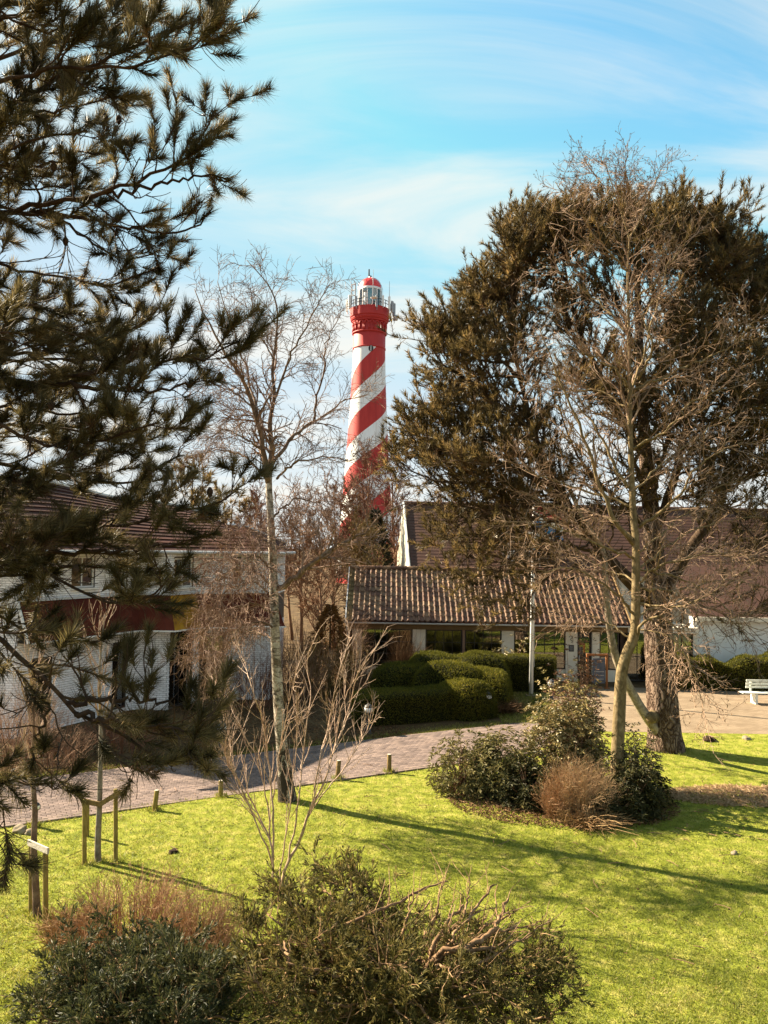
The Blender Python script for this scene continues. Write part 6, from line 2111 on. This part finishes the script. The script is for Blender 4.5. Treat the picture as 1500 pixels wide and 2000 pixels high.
for route, r0 in MS:
    P = px_path([(a, b, YM + 0.5 * RNG.normal() * (1700 - b) / 450 * 0.6) for a, b in route], 22)
    P[1:-1] += rng.normal(size=(20, 3)) * 0.010
    R = taper(r0 * 0.58, 0.0045, 22, 0.8)
    MB().tube(P, R, 8).build('stem', M['pink_stem'], ms, True)
    P2, R2 = grow(P[None], R[None], 17, 0.25, 1.0, 0.5, 0.85, 8, rng, 0.6, 0.0046, up=0.06, wob=0.07, fall=0.4, lj=0.5)
    P3, R3 = grow(P2, R2, 5, 0.25, 1.0, 0.55, 0.25, 5, rng, 0.75, 0.0038, up=0.05, wob=0.10, lj=0.5)
    tw.tubes(P2, R2, 4).tubes(P3, R3, 3)
tw.build('twigs', M['pink_stem'], ms)

# ------------------------------------------------------------------ young staked trees
def staked_tree(base_px, label, trunk, bark, twig, seed, posts, rails, sl_label, crown_n=16, crown_up=0.16):
    rng = np.random.default_rng(seed)
    b = G(*base_px)
    Yb = b[1]
    t = thing('young_tree', b, label, 'tree')
    P = px_path([(x, y, Yb) for x, y in trunk], 40)
    R = np.interp(np.linspace(0, 1, 40), [0, 0.06, 0.4, 1], [0.075, 0.06, 0.045, 0.008])
    MB().tube(P, R, 10, bark=0.05, seed=seed).build('trunk', bark, t, True)
    P1, R1 = grow(P[None], R[None], crown_n, 0.52, 1.0, 0.5, 1.2, 9, rng, 0.55, 0.008, up=crown_up, wob=0.10, fall=0.4)
    P2, R2 = grow(P1, R1, 6, 0.2, 1.0, 0.55, 0.4, 6, rng, 0.65, 0.005, up=0.08, wob=0.14)
    MB().tubes(P1, R1, 5).tubes(P2, R2, 3).build('crown', twig, t)
    f = thing('tree_stake_frame', b + [0.05, 0, 0], sl_label, 'tree stake')
    for (x, y0, y1, dY) in posts:
        p0 = G(x, y0) if dY == 0 else None
        Yp = G(x, y0)[1] if dY == 0 else Yb + dY
        p0 = np.array([at(x, y0, Yp)[0], Yp, -0.05])
        p1 = at(x + (posts[0][0] - x) * 0, y1, Yp)
        MB().tube([p0, p1 - [0, 0, 0.012], p1], [0.042, 0.040, 0.034], 12).build('post', M['stake'], f)
    for (xa, ya, xb, yb, Ya_, Yb_) in rails:
        MB().beam(at(xa, ya, Yb + Ya_), at(xb, yb, Yb + Yb_), 0.028, 0.09).build('rail', M['grey_wood'] if len(rails) < 2 else M['post_wood'], f)
    return t


staked_tree((192, 1690), 'young tree with grey lichen blotched trunk between three stakes', [(192, 1700), (191, 1650), (194, 1580), (196, 1500), (197, 1420), (194, 1340), (197, 1270), (205, 1200)], M['lichen_bark'], M['pink_stem'], 131,
            [(165, 1695, 1561, 0), (226, 1690, 1541, 0), (171, 1612, 1562, 1.3)], [(160, 1564, 200, 1572, -0.07, -0.07), (192, 1573, 236, 1546, -0.08, -0.12)], 'three wooden stakes with two rails round the lichen blotched young tree')
staked_tree((72, 1800), 'young tree with thin brown trunk and pale upright twigs at the lower left', [(73, 1806), (70, 1740), (66, 1650), (68, 1580), (63, 1500), (66, 1430), (64, 1360), (70, 1300)], M['birch_limb'], M['pink_stem'], 132,
            [(61, 1790, 1640, 0), (89, 1828, 1659, 0)], [(55, 1645, 94, 1662, -0.12, -0.55)], 'two wooden stakes with a pale rail holding the thin brown young tree', 18, 0.2)

# ------------------------------------------------------------------ foreground shrubs
b = G(265, 1885)
t, P2, P3 = shrub('spiraea_shrub', (at(255, 1880, 11.6)[0], 11.6, 0), 'dense fine twigged shrub of orange brown stems beside the dark conifer', 'shrub', 1.12, 1.15, 141, M['spiraea'], n=160, th=0.009, sub=6, order=2)
shrub('spiraea_shrub', (at(390, 1880, 11.0)[0], 11.0, 0), 'smaller orange brown twiggy shrub at the right of the dense one', 'shrub', 1.2, 0.65, 142, M['spiraea'], n=110, th=0.008, sub=7, order=2)
grass_clump((at(140, 1830, 11.7)[0], 11.7, 0), 'faded dry grass tuft at the foot of the lower left stakes', 0.55, 0.55, 143, M['dry_grass'], 700, 'dry_grass_clump')


def juniper(name, label, base, limbs, seed, mat, wood, dens, L=0.060, w=0.0145, extra=()):
    """old spreading conifer: crooked limbs from the foot, flat sprays of scale leaves along the outer branches"""
    rng = np.random.default_rng(seed)
    t = thing(name, base, label, 'shrub')
    b = np.array(base, float)
    tw = MB()
    leafP, leafD, leafA = [], [], []
    for (end, r0, sh) in limbs:
        e = np.array(end, float)
        m1 = b + (e - b) * [0.3, 0.3, 0.55] + rng.normal(size=3) * 0.08
        m2 = b + (e - b) * [0.68, 0.68, 0.88] + rng.normal(size=3) * 0.08
        P = cr([b + rng.normal(size=3) * [0.15, 0.15, 0], m1, m2, e], 20)
        P[1:-1] += rng.normal(size=(18, 3)) * 0.014
        R = taper(r0, 0.010, 20, 0.8)
        MB().tube(P, R, 8, bark=0.08, seed=seed).build('limb', wood, t, True)
        few = sh < 0.25
        P2, R2 = grow(P[None], R[None], 7 if few else int(13 * dens), 0.3, 1.0, 0.6 if few else 0.7, 0.55, 8, rng, 0.5, 0.007, up=0.03, wob=0.18, fall=0.25, lj=0.5, flat=0.2)
        P3, R3 = grow(P2, R2, 2 if few else 6, 0.25, 1.0, 0.7, 0.26, 4, rng, 0.65, 0.004, up=0.03, wob=0.2, lj=0.5)
        tw.tubes(P2, R2, 4).tubes(P3, R3, 3)
        if sh <= 0:
            continue
        keep_ = rng.random(len(P3)) < sh
        Q = P3[keep_]
        P4, R4 = grow(Q, np.full(Q.shape[:2], 0.004), 5, 0.1, 1.0, 0.6, 0.13, 4, rng, 0.8, 0.003, up=0.02, wob=0.12, lj=0.4)
        for PP, K in ((P4, 8), (Q, 8)):
            n = PP.shape[1]
            u = rng.random((len(PP), K)) * (n - 1.001)
            i_ = u.astype(int)
            fr_ = (u - i_)[..., None]
            mi = np.arange(len(PP))[:, None]
            p = PP[mi, i_] * (1 - fr_) + PP[mi, i_ + 1] * fr_
            tg = nrm(PP[mi, i_ + 1] - PP[mi, i_])
            d = tg + 0.5 * rvec(rng, u.shape)
            leafP.append(p.reshape(-1, 3))
            leafD.append(d.reshape(-1, 3))
            leafA.append(np.clip(np.repeat(rng.random(len(PP)) * 0.55, K) + 0.45 * rng.random(len(PP) * K), 0, 1))
    for route, r0 in extra:
        P = cr([at(*p) for p in route], 18)
        P[1:-1] += rng.normal(size=(16, 3)) * 0.010
        R = taper(r0 * 0.72, r0 * 0.3, 18)
        MB().tube(P, R, 9, bark=0.10, seed=seed).build('limb', M['bare_wood'], t, True)
        P2, R2 = grow(P[None], R[None], 6, 0.3, 1.0, 0.55, 0.45, 8, rng, 0.4, 0.005, up=0.03, wob=0.14, lj=0.5)
        tw.tubes(P2, R2, 4)
    tw.build('twigs', wood, t)
    V, T, A = leaves(np.concatenate(leafP), np.concatenate(leafD), L, w, rng, np.concatenate(leafA), fold=0.1)
    mk('foliage', V, [T], mat, t, A)
    print(name, len(V) // 4)
    return t


def ends(lst, Yd):
    return [(at(px_, py_, Y_), r_, s_) for px_, py_, Y_, r_, s_ in lst]


jb = np.array([at(760, 1900, 8.9)[0], 8.9, 0.0])
JL = ends([
    (470, 1838, 8.7, 0.05, .9), (520, 1783, 9.2, 0.05, 1), (575, 1758, 9.5, 0.05, 1), (630, 1738, 9.6, 0.05, 1), (680, 1728, 9.7, 0.05, 1), (720, 1738, 9.6, 0.05, .9), (500, 1888, 8.2, 0.05, .9), (560, 1838, 8.3, 0.05, .9), (620, 1828, 8.4, 0.045, .9),
    (440, 1900, 8.2, 0.045, .9), (560, 1880, 7.7, 0.045, .9), (650, 1908, 7.8, 0.045, .9), (740, 1880, 7.7, 0.045, .8), (520, 1960, 7.6, 0.04, .9), (640, 1960, 7.5, 0.04, .9), (760, 1960, 7.5, 0.04, .9), (870, 1960, 7.7, 0.04, .9),
    (970, 1960, 7.9, 0.04, .9), (1050, 1940, 8.2, 0.04, .9), (1060, 1898, 8.4, 0.04, .8), (1075, 1868, 8.8, 0.04, .8), (1040, 1900, 8.0, 0.04, .8), (960, 1900, 7.8, 0.04, .75), (880, 1890, 7.7, 0.04, .6), (1010, 1868, 8.9, 0.035, .5),
    (770, 1808, 9.3, 0.045, .55), (800, 1868, 8.3, 0.04, .5), (690, 1818, 8.8, 0.04, .8), (840, 1990, 7.4, 0.04, .9), (1080, 1990, 8.2, 0.035, .9), (930, 1940, 7.6, 0.035, .8),
    (860, 1783, 9.4, 0.061, .12), (905, 1808, 9.2, 0.061, .10), (950, 1793, 9.3, 0.068, .10), (1000, 1783, 9.3, 0.081, .14), (975, 1828, 9.0, 0.081, .08), (920, 1848, 8.6, 0.074, .05), (880, 1838, 8.7, 0.068, .08), (1010, 1808, 9.1, 0.061, .18), (840, 1758, 9.6, 0.047, .2), (1045, 1823, 9.0, 0.041, .2),
    (900, 1888, 8.1, 0.074, .1), (830, 1818, 8.9, 0.068, .12),
], 0)
juniper('conifer_shrub', 'big old spreading conifer shrub in the foreground with broken bare branches at its right', jb, JL, 151, M['juniper'], M['juniper_wood'], 1.0, extra=[
    ([(815, 1938, 8.2), (835, 1888, 8.1), (870, 1858, 8.0), (930, 1856, 8.1), (1000, 1840, 8.4)], 0.048),
    ([(830, 1908, 8.1), (850, 1838, 8.2), (880, 1793, 8.5), (905, 1768, 8.8)], 0.042),
    ([(640, 1823, 8.4), (700, 1796, 8.5), (770, 1765, 8.8), (820, 1738, 9.1), (875, 1721, 9.4)], 0.030),
    ([(890, 1863, 8.0), (955, 1823, 8.2), (980, 1783, 8.5), (992, 1756, 8.7)], 0.046),
    ([(850, 1878, 8.0), (900, 1813, 8.3), (935, 1763, 8.6), (965, 1728, 8.9)], 0.030),
    ([(785, 1828, 8.4), (798, 1783, 8.6), (808, 1736, 8.8)], 0.022),
    ([(845, 1808, 8.4), (856, 1763, 8.6), (866, 1718, 8.8)], 0.020),
    ([(908, 1788, 8.4), (914, 1748, 8.6), (917, 1714, 8.7)], 0.018),
    ([(900, 1838, 8.1), (985, 1818, 8.3), (1060, 1800, 8.6)], 0.018),
    ([(870, 1908, 7.9), (940, 1878, 8.0), (1030, 1828, 8.3), (1075, 1793, 8.6)], 0.020),
    ([(555, 1928, 7.8), (565, 1878, 7.8), (555, 1838, 8.0)], 0.030),
    ([(760, 1888, 8.0), (830, 1918, 7.8), (900, 1928, 7.8), (960, 1898, 7.9)], 0.026),
])
jb2 = np.array([at(270, 1950, 8.6)[0], 8.6, 0.0])
JL2 = ends([
    (110, 1900, 8.6, 0.04, 1), (150, 1945, 8.9, 0.04, 1), (190, 1925, 9.1, 0.04, 1), (235, 1900, 9.2, 0.04, 1), (290, 1885, 9.3, 0.04, 1), (345, 1890, 9.2, 0.04, 1), (385, 1910, 9.0, 0.04, 1), (420, 1945, 8.7, 0.04, 1),
    (95, 1960, 8.2, 0.04, 1), (150, 1930, 8.0, 0.04, 1), (220, 1890, 8.1, 0.04, 1), (290, 1955, 8.2, 0.04, 1), (360, 1890, 8.1, 0.04, 1), (420, 1930, 8.0, 0.04, 1), (180, 1990, 7.5, 0.04, 1), (260, 1960, 7.5, 0.04, 1), (340, 1970, 7.5, 0.04, 1), (440, 1990, 7.6, 0.04, 1),
    (250, 1935, 8.7, 0.04, 1), (320, 1925, 8.7, 0.04, 1), (80, 2010, 7.8, 0.04, 1), (210, 2040, 7.2, 0.04, 1), (330, 2040, 7.2, 0.04, 1), (400, 1980, 7.6, 0.04, 1),
], 0)
juniper('conifer_shrub', 'dark green bushy conifer shrub at the lower left in front of the orange brown shrub', jb2, JL2, 152, M['juniper_dark'], M['juniper_wood'], 1.0)

# ------------------------------------------------------------------ posts, lamps, flagpole, bench, board, stones
def post(px_, py_, hpx, label, mat, r=0.065, lean=0.02):
    b = G(px_, py_)
    t = thing('wooden_post', b, label, 'post', 'short wooden posts along the path')
    h = hpx / F * np.linalg.norm(b[:2]) * 1.0
    dx = lean * RNG.normal()
    MB().tube([b - [0, 0, 0.05], b + [dx * 0.5, 0, h * 0.5], b + [dx, 0, h - 0.015], b + [dx, 0, h]], [r, r, r * 0.98, r * 0.86], 14).build('shaft', mat, t, True)
    MB().lathe([(r * 0.86, 0), (0.001, 0.006)], b + [dx, 0, h], 14).build('cap', M['grey_wood'], t)


post(301, 1587, 41, 'short yellowish wooden post at the lawn edge right of the stakes', M['stake'], 0.055, 0.06)
post(431, 1560, 34, 'short mossy wooden post between the stakes and the birch', M['stake'], 0.055)
post(659, 1524, 38, 'short brown wooden post just right of the birch', M['post_wood'], 0.06)
post(760, 1511, 37, 'short brown wooden post furthest right, before the rhododendron', M['post_wood'], 0.06)


def lamp(px_, py_, hpx, label):
    b = G(px_, py_)
    t = thing('path_lamp', b, label, 'lamp', 'low lamps along the path')
    h = hpx / F * b[1]
    s = h / 0.9
    MB().lathe([(0.13 * s, 0), (0.13 * s, 0.02), (0.085 * s, 0.03), (0.085 * s, 0.60 * s), (0.11 * s, 0.62 * s), (0.11 * s, 0.65 * s), (0.02, 0.66 * s)], b, 20).build('post', M['metal_dark'], t, True)
    MB().lathe([(0.10 * s, 0.65 * s), (0.138 * s, 0.69 * s), (0.145 * s, 0.74 * s), (0.13 * s, 0.80 * s), (0.02, 0.81 * s)], b, 20).build('globe', M['opal'], t, True)
    MB().lathe([(0.135 * s, 0.795 * s), (0.14 * s, 0.81 * s), (0.11 * s, 0.85 * s), (0.06 * s, 0.885 * s), (0.03 * s, 0.89 * s), (0.02 * s, 0.92 * s), (0.001, 0.925 * s)], b, 20).build('hood', M['metal_dark'], t, True)
    cg_ = MB()
    for k in range(4):
        a = k * math.pi / 2 + 0.5
        cg_.tube([b + [0.148 * s * math.cos(a), 0.148 * s * math.sin(a), 0.64 * s], b + [0.148 * s * math.cos(a), 0.148 * s * math.sin(a), 0.79 * s]], 0.008, 5)
    cg_.build('cage', M['metal_dark'], t)


lamp(68, 1618, 50, 'low black lamp with white globe at the left edge by the two stones')
lamp(432, 1470, 58, 'low black lamp with white globe left of the birch against the shrubs')
lamp(719, 1432, 56, 'low black lamp with white globe at the left end of the low hedge')
lamp(952, 1402, 50, 'low black lamp with white globe at the hedge corner near the flagpole')
lamp(1077, 1372, 44, 'low black lamp half hidden behind the bronze shrub')

fb = G(1037, 1360)
t = thing('flagpole', fb, 'slim white flagpole before the straight clipped hedge', 'flagpole')
ft = at(1043, 982, fb[1])
MB().tube([fb - [0, 0, 0.05], fb + (ft - fb) * 0.5, ft], [0.088, 0.075, 0.05], 14).build('pole', M['white'], t, True)
MB().lathe([(0.05, 0), (0.075, 0.03), (0.075, 0.08), (0.05, 0.12), (0.001, 0.13)], ft, 12).build('finial', M['white'], t, True)
MB().box(fb + [0, 0, 0.03], (0.4, 0.4, 0.08)).build('foot', M['stone'], t, bevel=0.01)
MB().tube([ft + [0.07, -0.02, -0.1], fb + [0.12, -0.02, 1.2]], 0.006, 4).build('halyard', M['white'], t)
# flag in three bands, blowing to the right and sagging
nu, nv = 26, 13
u_, v_ = np.meshgrid(np.linspace(0, 1, nu), np.linspace(0, 1, nv), indexing='ij')
fx = ft[0] + 0.06 + u_ * 1.15
fy = ft[1] - 0.02 + 0.14 * np.sin(u_ * 8.5 + v_ * 1.4) * u_ ** 0.6
fz = ft[2] - 0.12 - v_ * 0.95 - 0.55 * u_ ** 1.4 + 0.05 * np.sin(u_ * 7 + v_ * 2)
i_, j_ = np.meshgrid(np.arange(nu - 1), np.arange(nv - 1), indexing='ij')
q = np.stack([i_ * nv + j_, (i_ + 1) * nv + j_, (i_ + 1) * nv + j_ + 1, i_ * nv + j_ + 1], -1).reshape(-1, 4)
mi = (j_ // 4).reshape(-1)
fl = mk('flag', np.stack([fx, fy, fz], -1), [q], [M['fl_red'], M['fl_white'], M['fl_blue']], smooth=True, origin=ft, midx=mi)
tag(fl, 'red white and blue flag hanging from the top of the white flagpole', 'flag')
s_ = fl.modifiers.new('thickness', 'SOLIDIFY')
s_.thickness = 0.006

# bench at the right edge, seen from behind
bY = G(1470, 1372)[1]
bx = at(1447, 1345, bY)[0]
t = thing('park_bench', (bx + 0.9, bY, 0), 'pale slatted bench on the brick square at the right edge', 'bench')
Lb = 1.9
for q in range(3):
    MB().box((bx + 0.2 + Lb / 2, bY + 0.02 - 0.03 * q, 0.62 + 0.13 * q), (Lb, 0.03, 0.09)).build('back_slat', M['bench'], t, bevel=0.006)
for q in range(4):
    MB().box((bx + Lb / 2 - 0.05, bY - 0.1 - 0.11 * q, 0.445), (Lb + 0.15, 0.085, 0.035)).build('seat_slat', M['bench'], t, bevel=0.006)
for x in (bx + 0.42, bx + 1.7):
    MB().box((x, bY - 0.25, 0.21), (0.10, 0.42, 0.42)).build('leg', M['bench'], t, bevel=0.01)
    MB().box((x, bY + 0.045, 0.62), (0.07, 0.05, 0.56)).build('back_support', M['bench'], t, bevel=0.006)

# board on two orange posts before the entrance
nb = G(1166, 1345)
t = thing('notice_stand', nb, 'two orange brown posts with a crossbar holding a blue grey panel before the entrance', 'notice stand')
x0_, x1_ = at(1147, 1340, nb[1])[0], at(1185, 1340, nb[1])[0]
zt = at(1166, 1277, nb[1])[2]
for x in (x0_, x1_):
    MB().box((x, nb[1], zt / 2), (0.085, 0.085, zt), 0.1).build('post', M['orange_wood'], t, bevel=0.008)
    MB().box((x, nb[1], 0.03), (0.2, 0.2, 0.06), 0.1).build('foot', M['orange_wood'], t)
MB().box(((x0_ + x1_) / 2, nb[1], zt - 0.05), (x1_ - x0_ - 0.09, 0.05, 0.09)).build('crossbar', M['orange_wood'], t, bevel=0.006)
MB().box(((x0_ + x1_) / 2 + 0.08, nb[1], zt / 2 + 0.02), (x1_ - x0_ - 0.3, 0.03, zt - 0.42)).build('panel', M['board_blue'], t, bevel=0.004)
for q in range(3):
    MB().box(((x0_ + x1_) / 2 + 0.08, nb[1] - 0.02, 0.42 + 0.16 * q), (x1_ - x0_ - 0.42, 0.008, 0.03)).build('bar', M['metal_grey'], t)


def stone(px_, py_, r, label, mat='stone', name='stone', flat=0.6, seed=0):
    rng = np.random.default_rng(seed + int(px_))
    b = G(px_, py_, 0.06)
    import bmesh
    bm = bmesh.new()
    bmesh.ops.create_icosphere(bm, subdivisions=3, radius=1.0)
    V = np.array([v.co[:] for v in bm.verts])
    Fc = np.array([[v.index for v in f.verts] for f in bm.faces])
    bm.free()
    d = 1 + 0.22 * np.sin(V[:, 0] * 3.1 + rng.random() * 6) * np.cos(V[:, 1] * 2.7 + rng.random() * 6) + 0.12 * np.sin(V[:, 2] * 6 + V[:, 0] * 5)
    V = V * d[:, None] * [r, r * 0.8, r * flat]
    V = rotz(V, rng.random() * 3) + b + [0, 0, r * flat * 0.3]
    o = mk(name, V, [Fc], M[mat], smooth=True, origin=b)
    tag(o, label, name.replace('_', ' '))


stone(40, 1624, 0.16, 'larger flat stone at the lawn edge left of the first lamp')
stone(60, 1628, 0.12, 'smaller stone touching the foot of the first lamp')
stone(1434, 1668, 0.075, 'small pale stone lying alone on the right of the lawn')
stone(1385, 1446, 0.24, 'dark molehill of fresh soil near the edge of the square', 'soil', 'molehill', 0.45)
stone(1458, 1444, 0.16, 'lighter small molehill beside the dark one', 'stone', 'molehill', 0.45)
stone(338, 1664, 0.10, 'small dark soil heap in the lawn right of the stakes', 'soil', 'molehill', 0.4)

# ------------------------------------------------------------------ grass, litter
rng = np.random.default_rng(201)


def blades(P, h, w, rng, tone, lean=0.55):
    n = len(P)
    a = rng.random(n) * 6.28
    s = np.stack([np.cos(a), np.sin(a), np.zeros(n)], 1) * (w * (0.7 + 0.6 * rng.random(n)))[:, None] / 2
    hh = h * (0.55 + 0.8 * rng.random(n))
    d = np.stack([rng.normal(size=n) * lean, rng.normal(size=n) * lean, np.ones(n)], 1) * hh[:, None]
    V = np.stack([P - s, P + s, P + d], 1).reshape(-1, 3)
    return V, np.arange(n * 3).reshape(-1, 3), np.repeat(tone, 3)


N = 360000
D_ = 1.0 / (1 / 26.0 + (1 / 8.6 - 1 / 26.0) * rng.random(N) ** 0.8)
X_ = (rng.random(N) - 0.5) * 1.06 * D_
X_ = X_ + 0.0
ok = D_ < lawn_edge(X_) + 0.05 + 0.07 * rng.normal(size=N) + 0.05 * snoise(X_, D_, 3.0, 38)
isl = ((X_ - 4.3) / 2.6) ** 2 + ((D_ - 18.6) / 1.75) ** 2 < 1 + 0.12 * rng.normal(size=N)
hay = ((X_ - 9.0) / 2.0) ** 2 + ((D_ - 19.3) / 0.75) ** 2 < 1 + 0.35 * rng.normal(size=N)
ok &= ~(isl & (rng.random(N) < 0.93)) & ~(hay & (rng.random(N) < 0.7))
X_, D_ = X_[ok], D_[ok]
pat = snoise(X_, D_, 0.8, 31) * 0.5 + snoise(X_, D_, 2.6, 32) * 0.35 + snoise(X_, D_, 7.0, 33) * 0.25
tone = np.clip(0.46 + 0.30 * pat + 0.20 * rng.normal(size=len(X_)) + 0.30 * (rng.random(len(X_)) < 0.06) + 0.42 * np.clip(snoise(X_, D_, 1.7, 36) - 0.45, 0, 1) - 0.35 * np.clip(snoise(X_, D_, 4.2, 37) - 0.4, 0, 1), 0, 1)
hgt = 0.042 * (1 + 0.35 * pat) * (1 + 0.5 * (lawn_edge(X_) - D_ < 0.35))
P = np.stack([X_, D_, lawn_z(X_, D_) - 0.004], 1)
kk = rng.random(len(D_)) < np.clip(0.72 + 0.5 * snoise(X_, D_, 9.0, 34) + 0.3 * snoise(X_, D_, 21.0, 35), 0.12, 1)
P, hgt, tone, D_ = P[kk], hgt[kk], tone[kk], D_[kk]
V, T, A = blades(P, hgt, 0.012 * (D_ / 13) ** 0.4, rng, tone, 0.75)
g = mk('grass', V, [T], M['grass'], attr=A)
tag(g, kind='stuff')


tuft_at = [G(301, 1587), G(431, 1560), G(659, 1524), G(760, 1511), G(165, 1695), G(226, 1690), G(192, 1690), G(61, 1790), G(89, 1828), G(72, 1800), G(562, 1572), G(540, 1738), G(1302, 1468), G(68, 1618), fb]
TP = []
for k, c in enumerate(tuft_at):
    m = 420 if k == 12 else 110
    r0 = 0.62 if k == 12 else (0.27 if k == 10 else 0.11)
    a = rng.random(m) * 6.28
    r_ = r0 * (0.8 + 0.5 * np.abs(rng.normal(size=m)))
    TP.append(np.stack([c[0] + r_ * np.cos(a), c[1] + r_ * np.sin(a), np.full(m, 0.05)], 1))
TP = np.concatenate(TP)
V, T, A = blades(TP, 0.11, 0.014, rng, np.clip(0.5 + 0.3 * rng.normal(size=len(TP)), 0, 1), 0.5)
tag(mk('edge_grass', V, [T], M['grass'], attr=A), kind='stuff')
n = 160
x, y = np.concatenate([rng.uniform(-6, 9, 110), rng.normal(5, 2.5, 50)]), np.concatenate([rng.uniform(10, 22, 110), rng.normal(18.5, 1.5, 50)])
a = rng.random(n) * 6.28
l_ = 0.06 + 0.14 * rng.random(n)
z = lawn_z(x, y) + 0.035
PS = np.stack([np.stack([x - l_ * np.cos(a), y - l_ * np.sin(a), z], 1), np.stack([x + 0.02 * rng.normal(size=n), y, z + 0.015], 1), np.stack([x + l_ * np.cos(a), y + l_ * np.sin(a), z + 0.01], 1)], 1)
tag(MB().tubes(PS, np.full((n, 3), 0.006), 4).build('fallen_twigs', M['brown_twig']), kind='stuff')


def litter(name, P, L, w, mat, rng):
    n = len(P)
    D = np.stack([rng.normal(size=n), rng.normal(size=n), np.abs(rng.normal(size=n)) * 0.25], 1)
    V, T, A = leaves(P, D, L, w, rng, nup=np.broadcast_to([0, 0, 1.0], (n, 3)))
    o = mk(name, V, [T], M[mat], attr=A)
    return tag(o, kind='stuff')


n = 9000
a, r_ = rng.random(n) * 6.28, np.sqrt(rng.random(n))
x, y = 4.3 + 2.7 * r_ * np.cos(a), 18.6 + 1.85 * r_ * np.sin(a)
litter('island_litter', np.stack([x, y, lawn_z(x, y) + 0.02 + 0.05 * rng.random(n)], 1), 0.07, 0.03, 'litter', rng)
n = 5000
a, r_ = rng.random(n) * 6.28, np.sqrt(rng.random(n))
x, y = 9.0 + 2.1 * r_ * np.cos(a), 19.3 + 0.85 * r_ * np.sin(a)
litter('hay_litter', np.stack([x, y, lawn_z(x, y) + 0.02 + 0.12 * rng.random(n) * (1 - r_)], 1), 0.14, 0.014, 'hay', rng)
n = 2600
x, y = rng.uniform(-9, 11, n), rng.uniform(10, 26, n)
k = y < lawn_edge(x) - 0.05
litter('fallen_leaves', np.stack([x[k], y[k], lawn_z(x[k], y[k]) + 0.035], 1), 0.045, 0.025, 'litter', rng)
# bed beyond the path: leaves, sparse grass
n = 26000
u, v = rng.uniform(-13, 13, n), V1 + 0.05 + rng.random(n) ** 1.3 * 9.0
p = puv(u, v, 0.0)
k = (p[:, 1] < 35.5) & ~((p[:, 0] > 4.4) & (p[:, 1] > 26.4)) & (p[:, 0] > -9.5)
p = p[k]
p[:, 2] = 0.02 + 0.03 * rng.random(len(p))
litter('bed_litter', p, 0.075, 0.035, 'litter', rng)
n = 14000
u, v = rng.uniform(-3, 16.5, n), V1 + 0.02 + np.abs(rng.normal(size=n)) * 0.35
p = puv(u, v, 0.0)
p[:, 2] = 0.0
k = (p[:, 0] < 5.4)
p = p[k]
V, T, A = blades(p, 0.06, 0.012, rng, np.clip(0.55 + 0.25 * rng.normal(size=len(p)), 0, 1))
tag(mk('verge_grass', V, [T], M['grass'], attr=A), kind='stuff')
x, y = rng.uniform(4.2, 6.9, 9000), rng.uniform(27.0, 32.8, 9000)
V, T, A = blades(np.stack([x, y, np.full(9000, 0.012)], 1), 0.10, 0.016, rng, np.clip(0.6 + 0.25 * rng.normal(size=9000), 0, 1))
tag(mk('verge_grass', V, [T], M['grass'], attr=A), kind='stuff')

tot = sum(len(o.data.polygons) for o in SC.objects if o.type == 'MESH')
print('faces', tot, 'objects', len(SC.objects))
